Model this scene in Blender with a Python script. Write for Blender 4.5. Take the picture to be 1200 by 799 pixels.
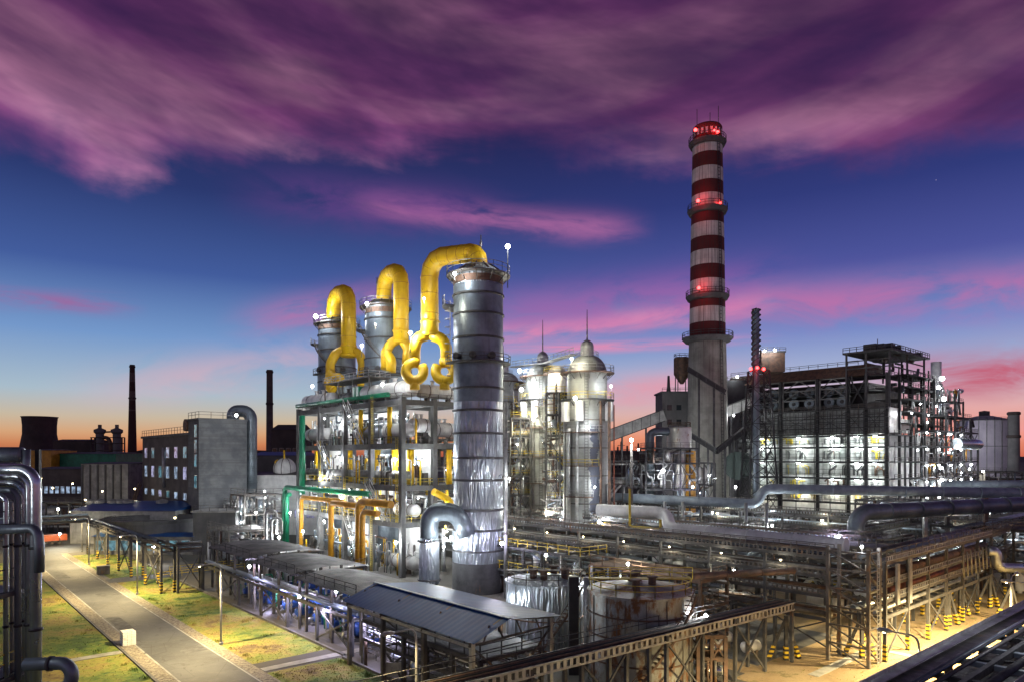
import bpy, math, random
from mathutils import Vector, Matrix
R = math.radians
PI = math.pi
sc = bpy.context.scene
for o in list(bpy.data.objects):
    bpy.data.objects.remove(o)
COL = sc.collection
SN, CS = math.sin(R(41.5)), math.cos(R(41.5))
H = 20.0

# ------------------------------------------------------------------ camera
cam = bpy.data.cameras.new('camera')
cam.sensor_width = 36
cam.lens = 24
cam.shift_y = 0.113
cam.clip_end = 6000
camo = bpy.data.objects.new('camera', cam)
COL.objects.link(camo)
camo.location = (0, 0, H)
camo.rotation_euler = (R(90), 0, 0)
sc.camera = camo

# ------------------------------------------------------------------ render look
sc.render.engine = 'CYCLES'
sc.view_settings.view_transform = 'Standard'
sc.view_settings.look = 'None'
sc.view_settings.exposure = 0.0
sc.view_settings.gamma = 1.0
sc.view_settings.use_curve_mapping = False
sc.cycles.use_denoising = True
sc.cycles.max_bounces = 6
sc.cycles.diffuse_bounces = 3
sc.cycles.glossy_bounces = 3
sc.cycles.sample_clamp_indirect = 4.0
sc.cycles.caustics_reflective = False
sc.cycles.caustics_refractive = False

# ------------------------------------------------------------------ node maths
class N:
    nt = None
    def __init__(s, v): s.v = v
    @staticmethod
    def op(o, *a, clamp=False):
        n = N.nt.nodes.new('ShaderNodeMath'); n.operation = o; n.use_clamp = clamp
        for i, x in enumerate(a):
            x = x.v if isinstance(x, N) else x
            if isinstance(x, (int, float)): n.inputs[i].default_value = x
            else: N.nt.links.new(x, n.inputs[i])
        return N(n.outputs[0])
    def __add__(s, o): return N.op('ADD', s, o)
    __radd__ = __add__
    def __sub__(s, o): return N.op('SUBTRACT', s, o)
    def __rsub__(s, o): return N.op('SUBTRACT', o, s)
    def __mul__(s, o): return N.op('MULTIPLY', s, o)
    __rmul__ = __mul__
    def __truediv__(s, o): return N.op('DIVIDE', s, o)
def nexp(x): return N.op('EXPONENT', x)
def smooth(x, a, b):
    n = N.nt.nodes.new('ShaderNodeMapRange'); n.interpolation_type = 'SMOOTHSTEP'
    for i, y in enumerate((x, a, b)):
        y = y.v if isinstance(y, N) else y
        if isinstance(y, (int, float)): n.inputs[i].default_value = y
        else: N.nt.links.new(y, n.inputs[i])
    return N(n.outputs[0])
def ramp(x, stops, interp='LINEAR'):
    n = N.nt.nodes.new('ShaderNodeValToRGB'); n.color_ramp.interpolation = interp
    els = n.color_ramp.elements
    while len(els) < len(stops): els.new(0.5)
    for e, (p, c) in zip(els, stops):
        e.position = p
        e.color = (*c, 1) if len(c) == 3 else c
    N.nt.links.new(x.v, n.inputs[0])
    return n.outputs[0]
def mix(f, a, b, mode='MIX'):
    n = N.nt.nodes.new('ShaderNodeMix'); n.data_type = 'RGBA'; n.blend_type = mode
    for i, y in ((0, f), (6, a), (7, b)):
        y = y.v if isinstance(y, N) else y
        if isinstance(y, (int, float)): n.inputs[i].default_value = y
        elif isinstance(y, tuple): n.inputs[i].default_value = (*y, 1)
        else: N.nt.links.new(y, n.inputs[i])
    return n.outputs[2]
def comb(x, y, z=0.0):
    n = N.nt.nodes.new('ShaderNodeCombineXYZ')
    for i, q in enumerate((x, y, z)):
        q = q.v if isinstance(q, N) else q
        if isinstance(q, (int, float)): n.inputs[i].default_value = q
        else: N.nt.links.new(q, n.inputs[i])
    return n.outputs[0]
def noise(vec, scale=1.0, detail=4.0, rough=0.55, dist=0.0):
    n = N.nt.nodes.new('ShaderNodeTexNoise')
    N.nt.links.new(vec, n.inputs['Vector'])
    n.inputs['Scale'].default_value = scale
    n.inputs['Detail'].default_value = detail
    n.inputs['Roughness'].default_value = rough
    n.inputs['Distortion'].default_value = dist
    return N(n.outputs[0])
def lin(r, g, b):
    f = lambda c: (c/255/12.92) if c <= 10 else ((c/255+0.055)/1.055)**2.4
    return (f(r), f(g), f(b))

# ------------------------------------------------------------------ dusk sky
world = bpy.data.worlds.new('World')
sc.world = world
world.use_nodes = True
nt = world.node_tree
nt.nodes.clear()
N.nt = nt
tc = nt.nodes.new('ShaderNodeTexCoord')
sep = nt.nodes.new('ShaderNodeSeparateXYZ')
nt.links.new(tc.outputs['Generated'], sep.inputs[0])
sx, sy, sz = (N(sep.outputs[i]) for i in range(3))
az = N.op('ARCTAN2', sx, sy)
el = N.op('ARCSINE', sz)
def sk(px, py):
    x, y, z = (px-600)/800, 1.0, (535-py)/800
    return math.atan2(x, y), math.atan2(z, math.hypot(x, y))
def E(py): return math.atan((535-py)/800)
elr = el / 0.75
def st(py, c): return (max(0.0, E(py)/0.75), lin(*c))
left = ramp(elr, [st(535, (150, 78, 62)), st(522, (204, 128, 86)), st(510, (214, 164, 122)), st(494, (200, 184, 160)), st(468, (168, 188, 202)), st(410, (116, 152, 202)),
                  st(340, (66, 92, 156)), st(250, (42, 56, 110)), st(150, (32, 36, 80)), st(0, (20, 18, 52)), st(-260, (12, 12, 26))])
right = ramp(elr, [st(535, (206, 102, 80)), st(514, (236, 144, 116)), st(486, (226, 174, 172)), st(440, (164, 176, 210)), st(400, (118, 138, 198)),
                   st(330, (76, 84, 156)), st(250, (48, 58, 122)), st(150, (36, 36, 86)), st(0, (24, 18, 58)), st(-260, (12, 12, 26))])
lr = smooth(az, -0.35, 0.45)
base = mix(lr, left, right)
# streaky noise, drawn out along the wind
wv = comb(az*2.2 - el*2.6, el*9.0 + az*1.6, 0.3)
n1 = noise(wv, 1.1, 5, 0.52, 0.3)
n2 = noise(comb(az*3.0+el*1.5, el*7.0, 3.1), 2.4, 5, 0.6, 0.3)
n3 = noise(comb(az*2.6 - el*2.0, (el-az*az*0.22+az*0.05)*11.0, 7.7), 1.2, 4, 0.48, 0.15)
n4 = noise(comb(az*14.0, el*4.0, 1.7), 1.5, 3, 0.5, 0.0)
# big bank: lower edge as a function of azimuth
bank = [(-60, 172), (0, 168), (70, 182), (165, 212), (215, 186), (275, 196), (330, 178), (430, 184), (520, 170), (620, 176), (700, 190), (800, 198), (900, 200), (1000, 196), (1100, 184), (1200, 166), (1300, 150)]
rb = ramp((az + 0.8)/1.6, [(max(0, min(1, (sk(p, q)[0]+0.8)/1.6)), (sk(p, q)[1],)*3) for p, q in bank], 'EASE')
bnd = N(rb)
d = el - bnd + (n2-0.5)*0.10 + (n4-0.5)*0.035
dens = smooth(d, -0.02, 0.06)
n5 = noise(comb(az*5.5 + el*5.0, (el+az*0.22)*15.0 , 11.0), 1.2, 4, 0.55, 0.2)
edge = nexp(N.op('MAXIMUM', d, 0.0) * -7.0)*(0.74+0.5*smooth(n5, 0.35, 0.62))
leftness = 1.0 - smooth(az, -0.15, 0.55)*0.42
cl_dark = ramp(n1, [(0.25, lin(42, 30, 70)), (0.5, lin(66, 36, 80)), (0.75, lin(92, 46, 94))])
cl_bright = ramp(n3, [(0.28, lin(104, 58, 116)), (0.45, lin(168, 92, 152)), (0.62, lin(232, 156, 196))])
topdark = smooth(el, 0.30, 0.50)
bankcol = mix(edge*leftness*1.0, cl_dark, cl_bright)
bankcol = mix(topdark*0.85*(1.15-n1), bankcol, lin(38, 22, 58))
overhead = smooth(el, 0.56, 0.85)
bankcol = mix(overhead, bankcol, lin(22, 22, 36))
sky = mix(dens*(0.62+0.38*smooth(n1, 0.3, 0.6)), base, bankcol)
def streak(sky, pts, w, a, col, k=0.75, seed=0.0, end=0.10):
    (a0, e0), (a1, e1) = sk(*pts[0]), sk(*pts[1])
    t = (az - a0) / (a1 - a0)
    c = t*(e1-e0) + e0
    nn = noise(comb(az*4.0 + seed, (el-c)*(0.25/w)+seed, seed), 2.0, 5, 0.6, 0.4)
    dd = (el - c)/w + (nn-0.5)*1.6
    m = nexp(dd*dd*-1.0)
    m = m*smooth(az, a0-end, a0+end)*(1.0 - smooth(az, a1-end, a1+end))*smooth(nn, 0.28, 0.62)
    return mix(m*a*k, sky, lin(*col))
sky = streak(sky, [(430, 236), (735, 266)], 0.017, 0.8, (178, 106, 160), 0.9, 1.3, 0.05)
sky = streak(sky, [(310, 222), (560, 246)], 0.030, 0.7, (110, 68, 136), 0.8, 2.2, 0.08)
sky = streak(sky, [(560, 392), (900, 352)], 0.016, 1.0, (222, 136, 178), 0.9, 4.1, 0.05)
sky = streak(sky, [(860, 356), (1400, 318)], 0.026, 1.0, (190, 112, 168), 0.85, 5.7, 0.08)
sky = streak(sky, [(560, 365), (880, 330)], 0.030, 0.7, (168, 98, 168), 0.9, 6.2, 0.10)
sky = streak(sky, [(600, 408), (860, 398)], 0.007, 0.9, (226, 140, 178), 1.0, 7.9, 0.08)
sky = streak(sky, [(-80, 340), (140, 357)], 0.010, 0.9, (156, 104, 158), 1.0, 9.4, 0.04)
sky = streak(sky, [(300, 372), (460, 345)], 0.022, 0.7, (196, 112, 168), 0.9, 3.4, 0.06)
sky = streak(sky, [(130, 452), (420, 410)], 0.028, 0.7, (222, 174, 186), 0.8, 8.8, 0.10)
sky = streak(sky, [(1040, 440), (1500, 418)], 0.024, 1.0, (196, 84, 108), 1.0, 10.4, 0.06)
sky = streak(sky, [(600, 470), (860, 440)], 0.022, 0.8, (232, 150, 166), 0.9, 11.3, 0.10)
sky = streak(sky, [(990, 500), (1500, 480)], 0.020, 0.8, (240, 158, 160), 0.9, 12.3, 0.10)
# faint stars
vor = nt.nodes.new('ShaderNodeTexVoronoi'); vor.inputs['Scale'].default_value = 26
nt.links.new(tc.outputs['Generated'], vor.inputs['Vector'])
star = (1.0 - smooth(N(vor.outputs['Distance']), 0.010, 0.022))
sepc = nt.nodes.new('ShaderNodeSeparateColor'); nt.links.new(vor.outputs['Color'], sepc.inputs[0])
star = star*smooth(N(sepc.outputs[0]), 0.86, 0.93)*smooth(el, 0.2, 0.3)
sky = mix(star*0.45, sky, (0.7, 0.6, 0.8))
below = smooth(el, -0.02, -0.10)
sky = mix(below, sky, (0.015, 0.015, 0.02))
bg = nt.nodes.new('ShaderNodeBackground'); bg.inputs[1].default_value = 1.0
nt.links.new(sky, bg.inputs[0])
nish = nt.nodes.new('ShaderNodeTexSky'); nish.sky_type = 'NISHITA'; nish.sun_disc = False
nish.sun_elevation = R(-3.0); nish.sun_rotation = R(20)
bg2 = nt.nodes.new('ShaderNodeBackground'); bg2.inputs[1].default_value = 0.01
nt.links.new(nish.outputs[0], bg2.inputs[0])
ad = nt.nodes.new('ShaderNodeAddShader'); out = nt.nodes.new('ShaderNodeOutputWorld')
nt.links.new(bg.outputs[0], ad.inputs[0]); nt.links.new(bg2.outputs[0], ad.inputs[1]); nt.links.new(ad.outputs[0], out.inputs[0])
world.cycles.sampling_method = 'MANUAL'
world.cycles.sample_map_resolution = 512

# soft greenish fill added from behind left to counter the purple skylight
fill_sun = bpy.data.lights.new('fill_sun', 'SUN'); fill_sun.energy = 0.12; fill_sun.angle = R(35); fill_sun.color = (0.90, 1.0, 0.92)
suno = bpy.data.objects.new('fill_sun', fill_sun); COL.objects.link(suno)
suno.rotation_euler = (R(58), 0, R(-38))

# ------------------------------------------------------------------ materials
def new_mat(name):
    m = bpy.data.materials.new(name); m.use_nodes = True
    m.node_tree.nodes.clear(); N.nt = m.node_tree
    b = m.node_tree.nodes.new('ShaderNodeBsdfPrincipled'); o = m.node_tree.nodes.new('ShaderNodeOutputMaterial')
    m.node_tree.links.new(b.outputs[0], o.inputs[0])
    t = m.node_tree.nodes.new('ShaderNodeTexCoord')
    return m, b, t.outputs['Object']
def vscale(vec, s):
    n = N.nt.nodes.new('ShaderNodeMapping'); n.inputs['Scale'].default_value = s
    N.nt.links.new(vec, n.inputs['Vector']); return n.outputs[0]
def bump(b, h, strength, dist=0.05):
    n = N.nt.nodes.new('ShaderNodeBump'); n.inputs['Strength'].default_value = strength; n.inputs['Distance'].default_value = dist
    N.nt.links.new(h.v if isinstance(h, N) else h, n.inputs['Height']); N.nt.links.new(n.outputs[0], b.inputs['Normal'])
M = {}
def paint(name, c1, c2, rough=0.5, metal=0.0, scale=0.6, streak=0.35, rust=0.0, rustc=(0.16, 0.06, 0.025), bmp=0.1, bscale=3.0, wrinkle=False):
    """weathered surface: patchy two-tone colour, rain streaks, rust patches, roughness breakup"""
    m, b, v = new_mat(name)
    n = noise(v, scale, 6, 0.6)
    col = mix(smooth(n, 0.32, 0.68), c1, c2)
    s = noise(vscale(v, (1.8, 1.8, 0.12)), 1.3, 5, 0.65)
    col = mix(smooth(s, 0.52, 0.75)*streak, col, tuple(q*0.35 for q in c1))
    if rust > 0:
        r = noise(vscale(v, (1, 1, 0.5)), 0.9, 7, 0.7)
        col = mix(smooth(r, 0.66-rust*0.25, 0.76-rust*0.2), col, rustc)
    N.nt.links.new(col, b.inputs['Base Color'])
    b.inputs['Metallic'].default_value = metal
    rr = smooth(n, 0.2, 0.8)*0.22 + (rough-0.1)
    N.nt.links.new(rr.v, b.inputs['Roughness'])
    if wrinkle:
        w = noise(vscale(v, (3.2, 3.2, 0.42)), 1.0, 1.6, 0.5, 0.5)
        bump(b, w, 1.0, bmp)
    else:
        bump(b, noise(v, bscale, 4, 0.6), 0.5, bmp)
    M[name] = m
    return m
def glow(name, col, s):
    m = bpy.data.materials.new(name); m.use_nodes = True; nt = m.node_tree; nt.nodes.clear()
    e = nt.nodes.new('ShaderNodeEmission'); e.inputs[0].default_value = (*col, 1); e.inputs[1].default_value = s
    o = nt.nodes.new('ShaderNodeOutputMaterial'); nt.links.new(e.outputs[0], o.inputs[0]); M[name] = m
paint('concrete', (0.12, 0.12, 0.118), (0.075, 0.075, 0.075), 0.85, 0, 0.4, 0.6, bmp=0.03)
paint('pale_concrete', (0.36, 0.36, 0.34), (0.22, 0.22, 0.21), 0.85, 0, 0.5, 0.6, bmp=0.03)
paint('dark_concrete', (0.12, 0.12, 0.125), (0.08, 0.08, 0.085), 0.85, 0, 0.3, 0.6, bmp=0.03)
paint('aluminium', (0.60, 0.66, 0.70), (0.38, 0.43, 0.47), 0.30, 0.85, 0.35, 0.45, bmp=0.05)
paint('wrinkled_aluminium', (0.50, 0.55, 0.60), (0.28, 0.32, 0.36), 0.34, 0.85, 0.25, 0.25, bmp=0.6, wrinkle=True)
paint('dull_aluminium', (0.21, 0.25, 0.28), (0.11, 0.135, 0.16), 0.42, 0.5, 0.3, 0.5, bmp=0.05)
paint('rusty_aluminium', (0.60, 0.60, 0.58), (0.42, 0.41, 0.38), 0.42, 0.6, 0.35, 0.5, rust=0.35, rustc=(0.26, 0.13, 0.06), bmp=0.12, bscale=1.2)
paint('corroded_shell', (0.34, 0.36, 0.35), (0.22, 0.22, 0.20), 0.45, 0.5, 0.35, 0.7, rust=0.75, rustc=(0.17, 0.08, 0.035), bmp=0.12, bscale=1.2)
paint('white_paint', (0.72, 0.72, 0.70), (0.55, 0.55, 0.54), 0.5, 0.0, 0.6, 0.4, rust=0.1)
paint('grey_paint', (0.22, 0.22, 0.21), (0.13, 0.13, 0.12), 0.5, 0.1, 0.6, 0.4, rust=0.15)
paint('blue_grey_pipe', (0.34, 0.40, 0.45), (0.22, 0.27, 0.31), 0.5, 0.1, 0.7, 0.3, rust=0.06)
paint('yellow_paint', (0.80, 0.52, 0.012), (0.66, 0.38, 0.010), 0.42, 0.0, 0.5, 0.45, rust=0.12, rustc=(0.20, 0.09, 0.02), bmp=0.02)
paint('ochre_pipe', (0.60, 0.30, 0.02), (0.42, 0.19, 0.015), 0.45, 0.0, 0.6, 0.4, rust=0.2)
paint('green_paint', (0.01, 0.20, 0.10), (0.008, 0.12, 0.06), 0.4, 0, 0.6, 0.3)
paint('red_oxide', (0.26, 0.07, 0.035), (0.14, 0.05, 0.03), 0.6, 0.1, 0.8, 0.4)
paint('rust', (0.17, 0.095, 0.06), (0.075, 0.055, 0.045), 0.7, 0.2, 1.0, 0.4)
paint('black_steel', (0.03, 0.03, 0.032), (0.018, 0.018, 0.02), 0.5, 0.15, 0.8, 0.3, rust=0.12, rustc=(0.09, 0.045, 0.025))
paint('dark_steel', (0.07, 0.07, 0.072), (0.04, 0.04, 0.042), 0.68, 0.0, 0.8, 0.3, rust=0.25, rustc=(0.14, 0.07, 0.035))
paint('steel', (0.13, 0.12, 0.11), (0.07, 0.065, 0.06), 0.55, 0.3, 0.8, 0.3, rust=0.45, rustc=(0.18, 0.10, 0.05))
paint('yellow_rail', (0.55, 0.42, 0.03), (0.42, 0.30, 0.02), 0.5, 0, 1.0, 0.3, rust=0.15)
paint('galvanised', (0.46, 0.47, 0.47), (0.28, 0.28, 0.27), 0.4, 0.5, 1.0, 0.3)
paint('pump_blue', (0.03, 0.10, 0.42), (0.02, 0.07, 0.28), 0.35, 0.1, 1.0, 0.3)
paint('blue_shell', (0.025, 0.055, 0.11), (0.015, 0.03, 0.07), 0.4, 0.1, 0.3, 0.4)
paint('brick_dark', (0.09, 0.075, 0.07), (0.06, 0.05, 0.05), 0.85, 0, 0.3, 0.5)
paint('stack_red', (0.16, 0.02, 0.018), (0.11, 0.012, 0.012), 0.75, 0, 0.12, 0.35)
paint('far_dark', (0.07, 0.05, 0.045), (0.04, 0.032, 0.03), 0.9, 0, 0.1, 0.3)
paint('far_wall', (0.16, 0.15, 0.15), (0.10, 0.10, 0.10), 0.9, 0, 0.15, 0.5)
paint('holder_shell', (0.40, 0.36, 0.42), (0.30, 0.27, 0.33), 0.7, 0, 0.1, 0.4)
paint('fan_green', (0.025, 0.045, 0.038), (0.05, 0.07, 0.06), 0.6, 0.1, 0.5, 0.5)
paint('truck_orange', (0.62, 0.12, 0.02), (0.50, 0.09, 0.02), 0.4, 0, 0.6, 0.2)
paint('rubber', (0.02, 0.02, 0.02), (0.03, 0.03, 0.03), 0.8, 0, 2, 0.1)
paint('sack_white', (0.75, 0.74, 0.72), (0.62, 0.61, 0.60), 0.8, 0, 2, 0.2)
glow('lamp_white', (0.92, 0.97, 1.0), 40)
glow('lamp_warm', (1.0, 0.80, 0.45), 30)
glow('lamp_red', (1.0, 0.03, 0.03), 16)
glow('lamp_amber', (1.0, 0.35, 0.1), 10)

def mk(name, fn):
    m, b, v = new_mat(name); fn(m, b, v); M[name] = m
def f_window(col, s):
    def f(m, b, v):
        n = noise(v, 0.9, 2, 0.5)
        c = mix(smooth(n, 0.38, 0.62), tuple(q*0.25 for q in col), col)
        b.inputs['Base Color'].default_value = (0.05, 0.05, 0.06, 1); b.inputs['Roughness'].default_value = 0.1
        N.nt.links.new(c, b.inputs['Emission Color']); b.inputs['Emission Strength'].default_value = s
    return f
mk('window_cool', f_window((0.50, 0.66, 0.9), 0.75))
mk('window_teal', f_window((0.20, 0.50, 0.62), 0.55))
mk('window_violet', f_window((0.58, 0.58, 0.9), 0.75))
def f_dark_glass(m, b, v):
    b.inputs['Base Color'].default_value = (0.02, 0.025, 0.03, 1); b.inputs['Roughness'].default_value = 0.12
mk('dark_glass', f_dark_glass)
def f_asphalt(m, b, v):
    n = noise(v, 0.12, 6, 0.6); s = noise(v, 30, 3, 0.6); t = noise(vscale(v, (1, 1, 1)), 1.1, 5, 0.7)
    c = mix(smooth(n, 0.35, 0.65), (0.105, 0.110, 0.120), (0.055, 0.058, 0.064))
    c = mix(smooth(t, 0.5, 0.75)*0.45, c, (0.15, 0.145, 0.135))
    st_ = noise(v, 0.45, 3, 0.5, 1.5); c = mix(smooth(st_, 0.62, 0.66)*0.55, c, (0.035, 0.034, 0.033))
    vo = N.nt.nodes.new('ShaderNodeTexVoronoi'); vo.feature = 'DISTANCE_TO_EDGE'; vo.inputs['Scale'].default_value = 0.28; N.nt.links.new(v, vo.inputs['Vector'])
    c = mix((1.0-smooth(N(vo.outputs['Distance']), 0.0, 0.012))*0.6, c, (0.025, 0.025, 0.025))
    c = mix(smooth(s, 0.4, 0.7)*0.35, c, (0.03, 0.03, 0.03))
    N.nt.links.new(c, b.inputs['Base Color']); b.inputs['Roughness'].default_value = 0.75
    bump(b, s, 0.4, 0.02)
mk('asphalt', f_asphalt)
paint('road_patch', (0.085, 0.088, 0.095), (0.05, 0.052, 0.057), 0.85, 0, 1.0, 0.2)
def f_grass(m, b, v):
    n = noise(v, 0.13, 5, 0.62, 0.3); f = noise(v, 2.6, 5, 0.75); g = noise(v, 0.7, 5, 0.65)
    c = ramp(n*0.65+g*0.35, [(0.36, (0.15, 0.10, 0.045)), (0.43, (0.30, 0.24, 0.06)), (0.50, (0.22, 0.25, 0.04)), (0.57, (0.08, 0.15, 0.02)), (0.64, (0.03, 0.065, 0.014))])
    c = mix(smooth(f, 0.48, 0.66)*0.6, c, (0.05, 0.042, 0.014))
    c = mix(smooth(f, 0.60, 0.40)*0.0, c, (0, 0, 0))
    N.nt.links.new(c, b.inputs['Base Color']); b.inputs['Roughness'].default_value = 0.95
    bump(b, f, 0.9, 0.12)
mk('lawn', f_grass)
def f_soil(m, b, v):
    n = noise(v, 0.10, 6, 0.65, 0.3); f = noise(v, 4, 5, 0.7); g = noise(v, 0.5, 5, 0.6)
    c = mix(smooth(n, 0.35, 0.65), (0.24, 0.16, 0.08), (0.33, 0.25, 0.14))
    c = mix(smooth(g, 0.56, 0.66)*0.7, c, (0.13, 0.12, 0.04))
    c = mix(smooth(f, 0.5, 0.75)*0.5, c, (0.10, 0.07, 0.035))
    N.nt.links.new(c, b.inputs['Base Color']); b.inputs['Roughness'].default_value = 0.95
    bump(b, f, 0.8, 0.1)
mk('soil', f_soil)
def f_ground(m, b, v):
    n = noise(v, 0.03, 7, 0.65, 0.3); f = noise(v, 1.5, 5, 0.7)
    c = mix(smooth(n, 0.4, 0.6), (0.06, 0.057, 0.052), (0.09, 0.082, 0.07))
    c = mix(smooth(f, 0.5, 0.75)*0.5, c, (0.06, 0.055, 0.05))
    N.nt.links.new(c, b.inputs['Base Color']); b.inputs['Roughness'].default_value = 0.9
    bump(b, f, 0.5, 0.05)
mk('ground', f_ground)
def f_gravel(m, b, v):
    n = noise(v, 3.2, 4, 0.8); g = noise(v, 0.6, 4, 0.6)
    c = mix(smooth(n, 0.35, 0.6), (0.07, 0.06, 0.05), (0.30, 0.27, 0.22))
    c = mix(smooth(g, 0.5, 0.7)*0.4, c, (0.14, 0.12, 0.07))
    N.nt.links.new(c, b.inputs['Base Color']); b.inputs['Roughness'].default_value = 0.95
    bump(b, n, 0.8, 0.06)
mk('gravel', f_gravel)
def f_block(m, b, v):
    # formwork-lined concrete wall with horizontal pour lines
    sp = N.nt.nodes.new('ShaderNodeSeparateXYZ'); N.nt.links.new(v, sp.inputs[0]); z = N(sp.outputs[2])
    n = noise(v, 0.35, 6, 0.65); l = noise(comb(N(sp.outputs[0])*0.02, N(sp.outputs[1])*0.02, z*1.1), 1.0, 4, 0.6)
    fr = N.op('FRACT', z*0.32); line = smooth(fr, 0.0, 0.05)*(1.0-smooth(fr, 0.93, 1.0))
    c = mix(smooth(n, 0.35, 0.65), (0.075, 0.08, 0.088), (0.13, 0.135, 0.14))
    c = mix(smooth(l, 0.45, 0.6)*0.45, c, (0.07, 0.07, 0.075))
    c = mix((1.0-line)*0.5, c, (0.07, 0.07, 0.07))
    N.nt.links.new(c, b.inputs['Base Color']); b.inputs['Roughness'].default_value = 0.85
    bump(b, n, 0.4, 0.05)
mk('poured_wall', f_block)
def f_chimney(m, b, v):
    sp = N.nt.nodes.new('ShaderNodeSeparateXYZ'); N.nt.links.new(v, sp.inputs[0]); x, y, z = (N(sp.outputs[i]) for i in range(3))
    ang = N.op('ARCTAN2', y, x)
    # local z: bands by height
    zs = [(CH(q)) for q in BANDS]
    top = zs[0]
    cols = []
    k = ramp(z/130.0, sum([[(zz/130.0, cc), ((zz)/130.0+0.0001, cc)] for zz, cc in []], []) or [(0, (0, 0, 0)), (1, (1, 1, 1))])
    red = N.op('ADD', 0.0, 0.0)
    for i in range(0, len(zs)-1):
        if i % 2 == 0:
            red = red + N.op('GREATER_THAN', z, zs[i+1])*N.op('LESS_THAN', z, zs[i])
    painted = N.op('GREATER_THAN', z, zs[-1])
    n = noise(v, 0.25, 6, 0.65)
    stv = noise(comb(ang*9.0, z*0.035, 0.0), 1.6, 5, 0.65)
    white = mix(smooth(n, 0.35, 0.65), (0.56, 0.56, 0.52), (0.72, 0.72, 0.68))
    con = mix(smooth(n, 0.35, 0.65), (0.20, 0.195, 0.17), (0.30, 0.295, 0.26))
    c = mix(painted, con, white)
    rr = mix(smooth(n, 0.3, 0.7), (0.12, 0.016, 0.016), (0.085, 0.012, 0.014))
    c = mix(red, c, rr)
    ringy = N.op('FRACT', z*0.42)
    rl = (1.0-smooth(ringy, 0.0, 0.05))
    av = N.op('FRACT', ang*4.4)
    vl = (1.0-smooth(av, 0.0, 0.06))  # shadow lines of the vertical ribs, painted into the shell colour
    c = mix(N.op('MAXIMUM', rl, vl*0.5)*0.28, c, (0.06, 0.055, 0.05))
    low = 1.0-smooth(z, CH(392)-24, CH(392)-2)
    c = mix(smooth(stv, 0.46, 0.64)*0.6*(1.0-low*0.75), c, (0.045, 0.035, 0.03))
    N.nt.links.new(c, b.inputs['Base Color']); b.inputs['Roughness'].default_value = 0.85
    bump(b, n, 0.4, 0.05)
CHY = 206.0
def CH(py): return 20-(py-535)/800*(CHY-5)
BANDS = [157, 157.2, 175, 192, 208, 224, 238, 258, 275, 291, 308, 325, 342, 358, 376, 391]
BANDS = [192, 175]  # replaced below
BANDS = [175, 192, 208, 224, 238, 258, 275, 291, 308, 325, 341, 358, 376, 392]
mk('chimney_shell', f_chimney)
def f_blueroof(m, b, v):
    n = noise(v, 0.4, 5, 0.6)
    c = mix(smooth(n, 0.3, 0.7), (0.008, 0.055, 0.20), (0.012, 0.075, 0.26))
    N.nt.links.new(c, b.inputs['Base Color']); b.inputs['Roughness'].default_value = 0.42; b.inputs['Specular IOR Level'].default_value = 0.18
    bump(b, n, 0.3, 0.03)
mk('blue_roof', f_blueroof)
paint('grey_roof', (0.13, 0.125, 0.12), (0.05, 0.05, 0.05), 0.5, 0.5, 0.3, 0.5, rust=0.3, rustc=(0.12, 0.08, 0.05), bmp=0.1, bscale=0.8)
def f_peel(m, b, v):
    # pale shell whose coating has come off in one long dark blue-grey patch
    sp = N.nt.nodes.new('ShaderNodeSeparateXYZ'); N.nt.links.new(v, sp.inputs[0]); x, y, z = (N(sp.outputs[i]) for i in range(3))
    n = noise(v, 0.4, 6, 0.65); w = noise(comb(x*0.2, y*0.2, z*0.5), 1.2, 5, 0.65)
    c = mix(smooth(n, 0.35, 0.65), (0.24, 0.25, 0.24), (0.34, 0.35, 0.33))
    dd = x - 1.0 + (w-0.5)*3.2
    lo = smooth(z, 1.5, 4.0)*(1.0-smooth(z, 25.0, 26.5))
    mask = (1.0-smooth(N.op('ABSOLUTE', dd), 0.75, 0.85))*N.op('LESS_THAN', y, 0.0)*lo
    c = mix(mask*0.9, c, (0.055, 0.065, 0.10))
    fr = N.op('FRACT', z*0.45); c = mix((1.0-smooth(fr, 0.0, 0.05))*0.4, c, (0.12, 0.12, 0.11))
    N.nt.links.new(c, b.inputs['Base Color']); b.inputs['Roughness'].default_value = 0.55; b.inputs['Metallic'].default_value = 0.25
    bump(b, n, 0.4, 0.04)
mk('peeling_shell', f_peel)
def f_cladding(m, b, v):
    sp = N.nt.nodes.new('ShaderNodeSeparateXYZ'); N.nt.links.new(v, sp.inputs[0]); z = N(sp.outputs[2])
    n = noise(v, 0.35, 6, 0.65); s = noise(vscale(v, (1.0, 1.0, 0.08)), 1.0, 5, 0.7)
    c = mix(smooth(n, 0.35, 0.65), (0.36, 0.38, 0.37), (0.22, 0.235, 0.225))
    c = mix(smooth(s, 0.48, 0.66)*0.6, c, (0.13, 0.11, 0.09))
    fr = N.op('FRACT', z*0.5); c = mix((1.0-smooth(fr, 0.0, 0.05))*0.4, c, (0.1, 0.1, 0.1))
    N.nt.links.new(c, b.inputs['Base Color']); b.inputs['Roughness'].default_value = 0.6; b.inputs['Metallic'].default_value = 0.2
    bump(b, n, 0.4, 0.05)
mk('stained_cladding', f_cladding)
def f_farstack(m, b, v):
    sp = N.nt.nodes.new('ShaderNodeSeparateXYZ'); N.nt.links.new(v, sp.inputs[0]); z = N(sp.outputs[2])
    fr = N.op('GREATER_THAN', N.op('FRACT', z/14.0), 0.5)
    hi = N.op('GREATER_THAN', z, 55.0)
    c = mix(fr*hi*0.55, (0.045, 0.018, 0.016), (0.15, 0.12, 0.11))
    N.nt.links.new(c, b.inputs['Base Color']); b.inputs['Roughness'].default_value = 0.9
mk('far_striped', f_farstack)

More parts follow.
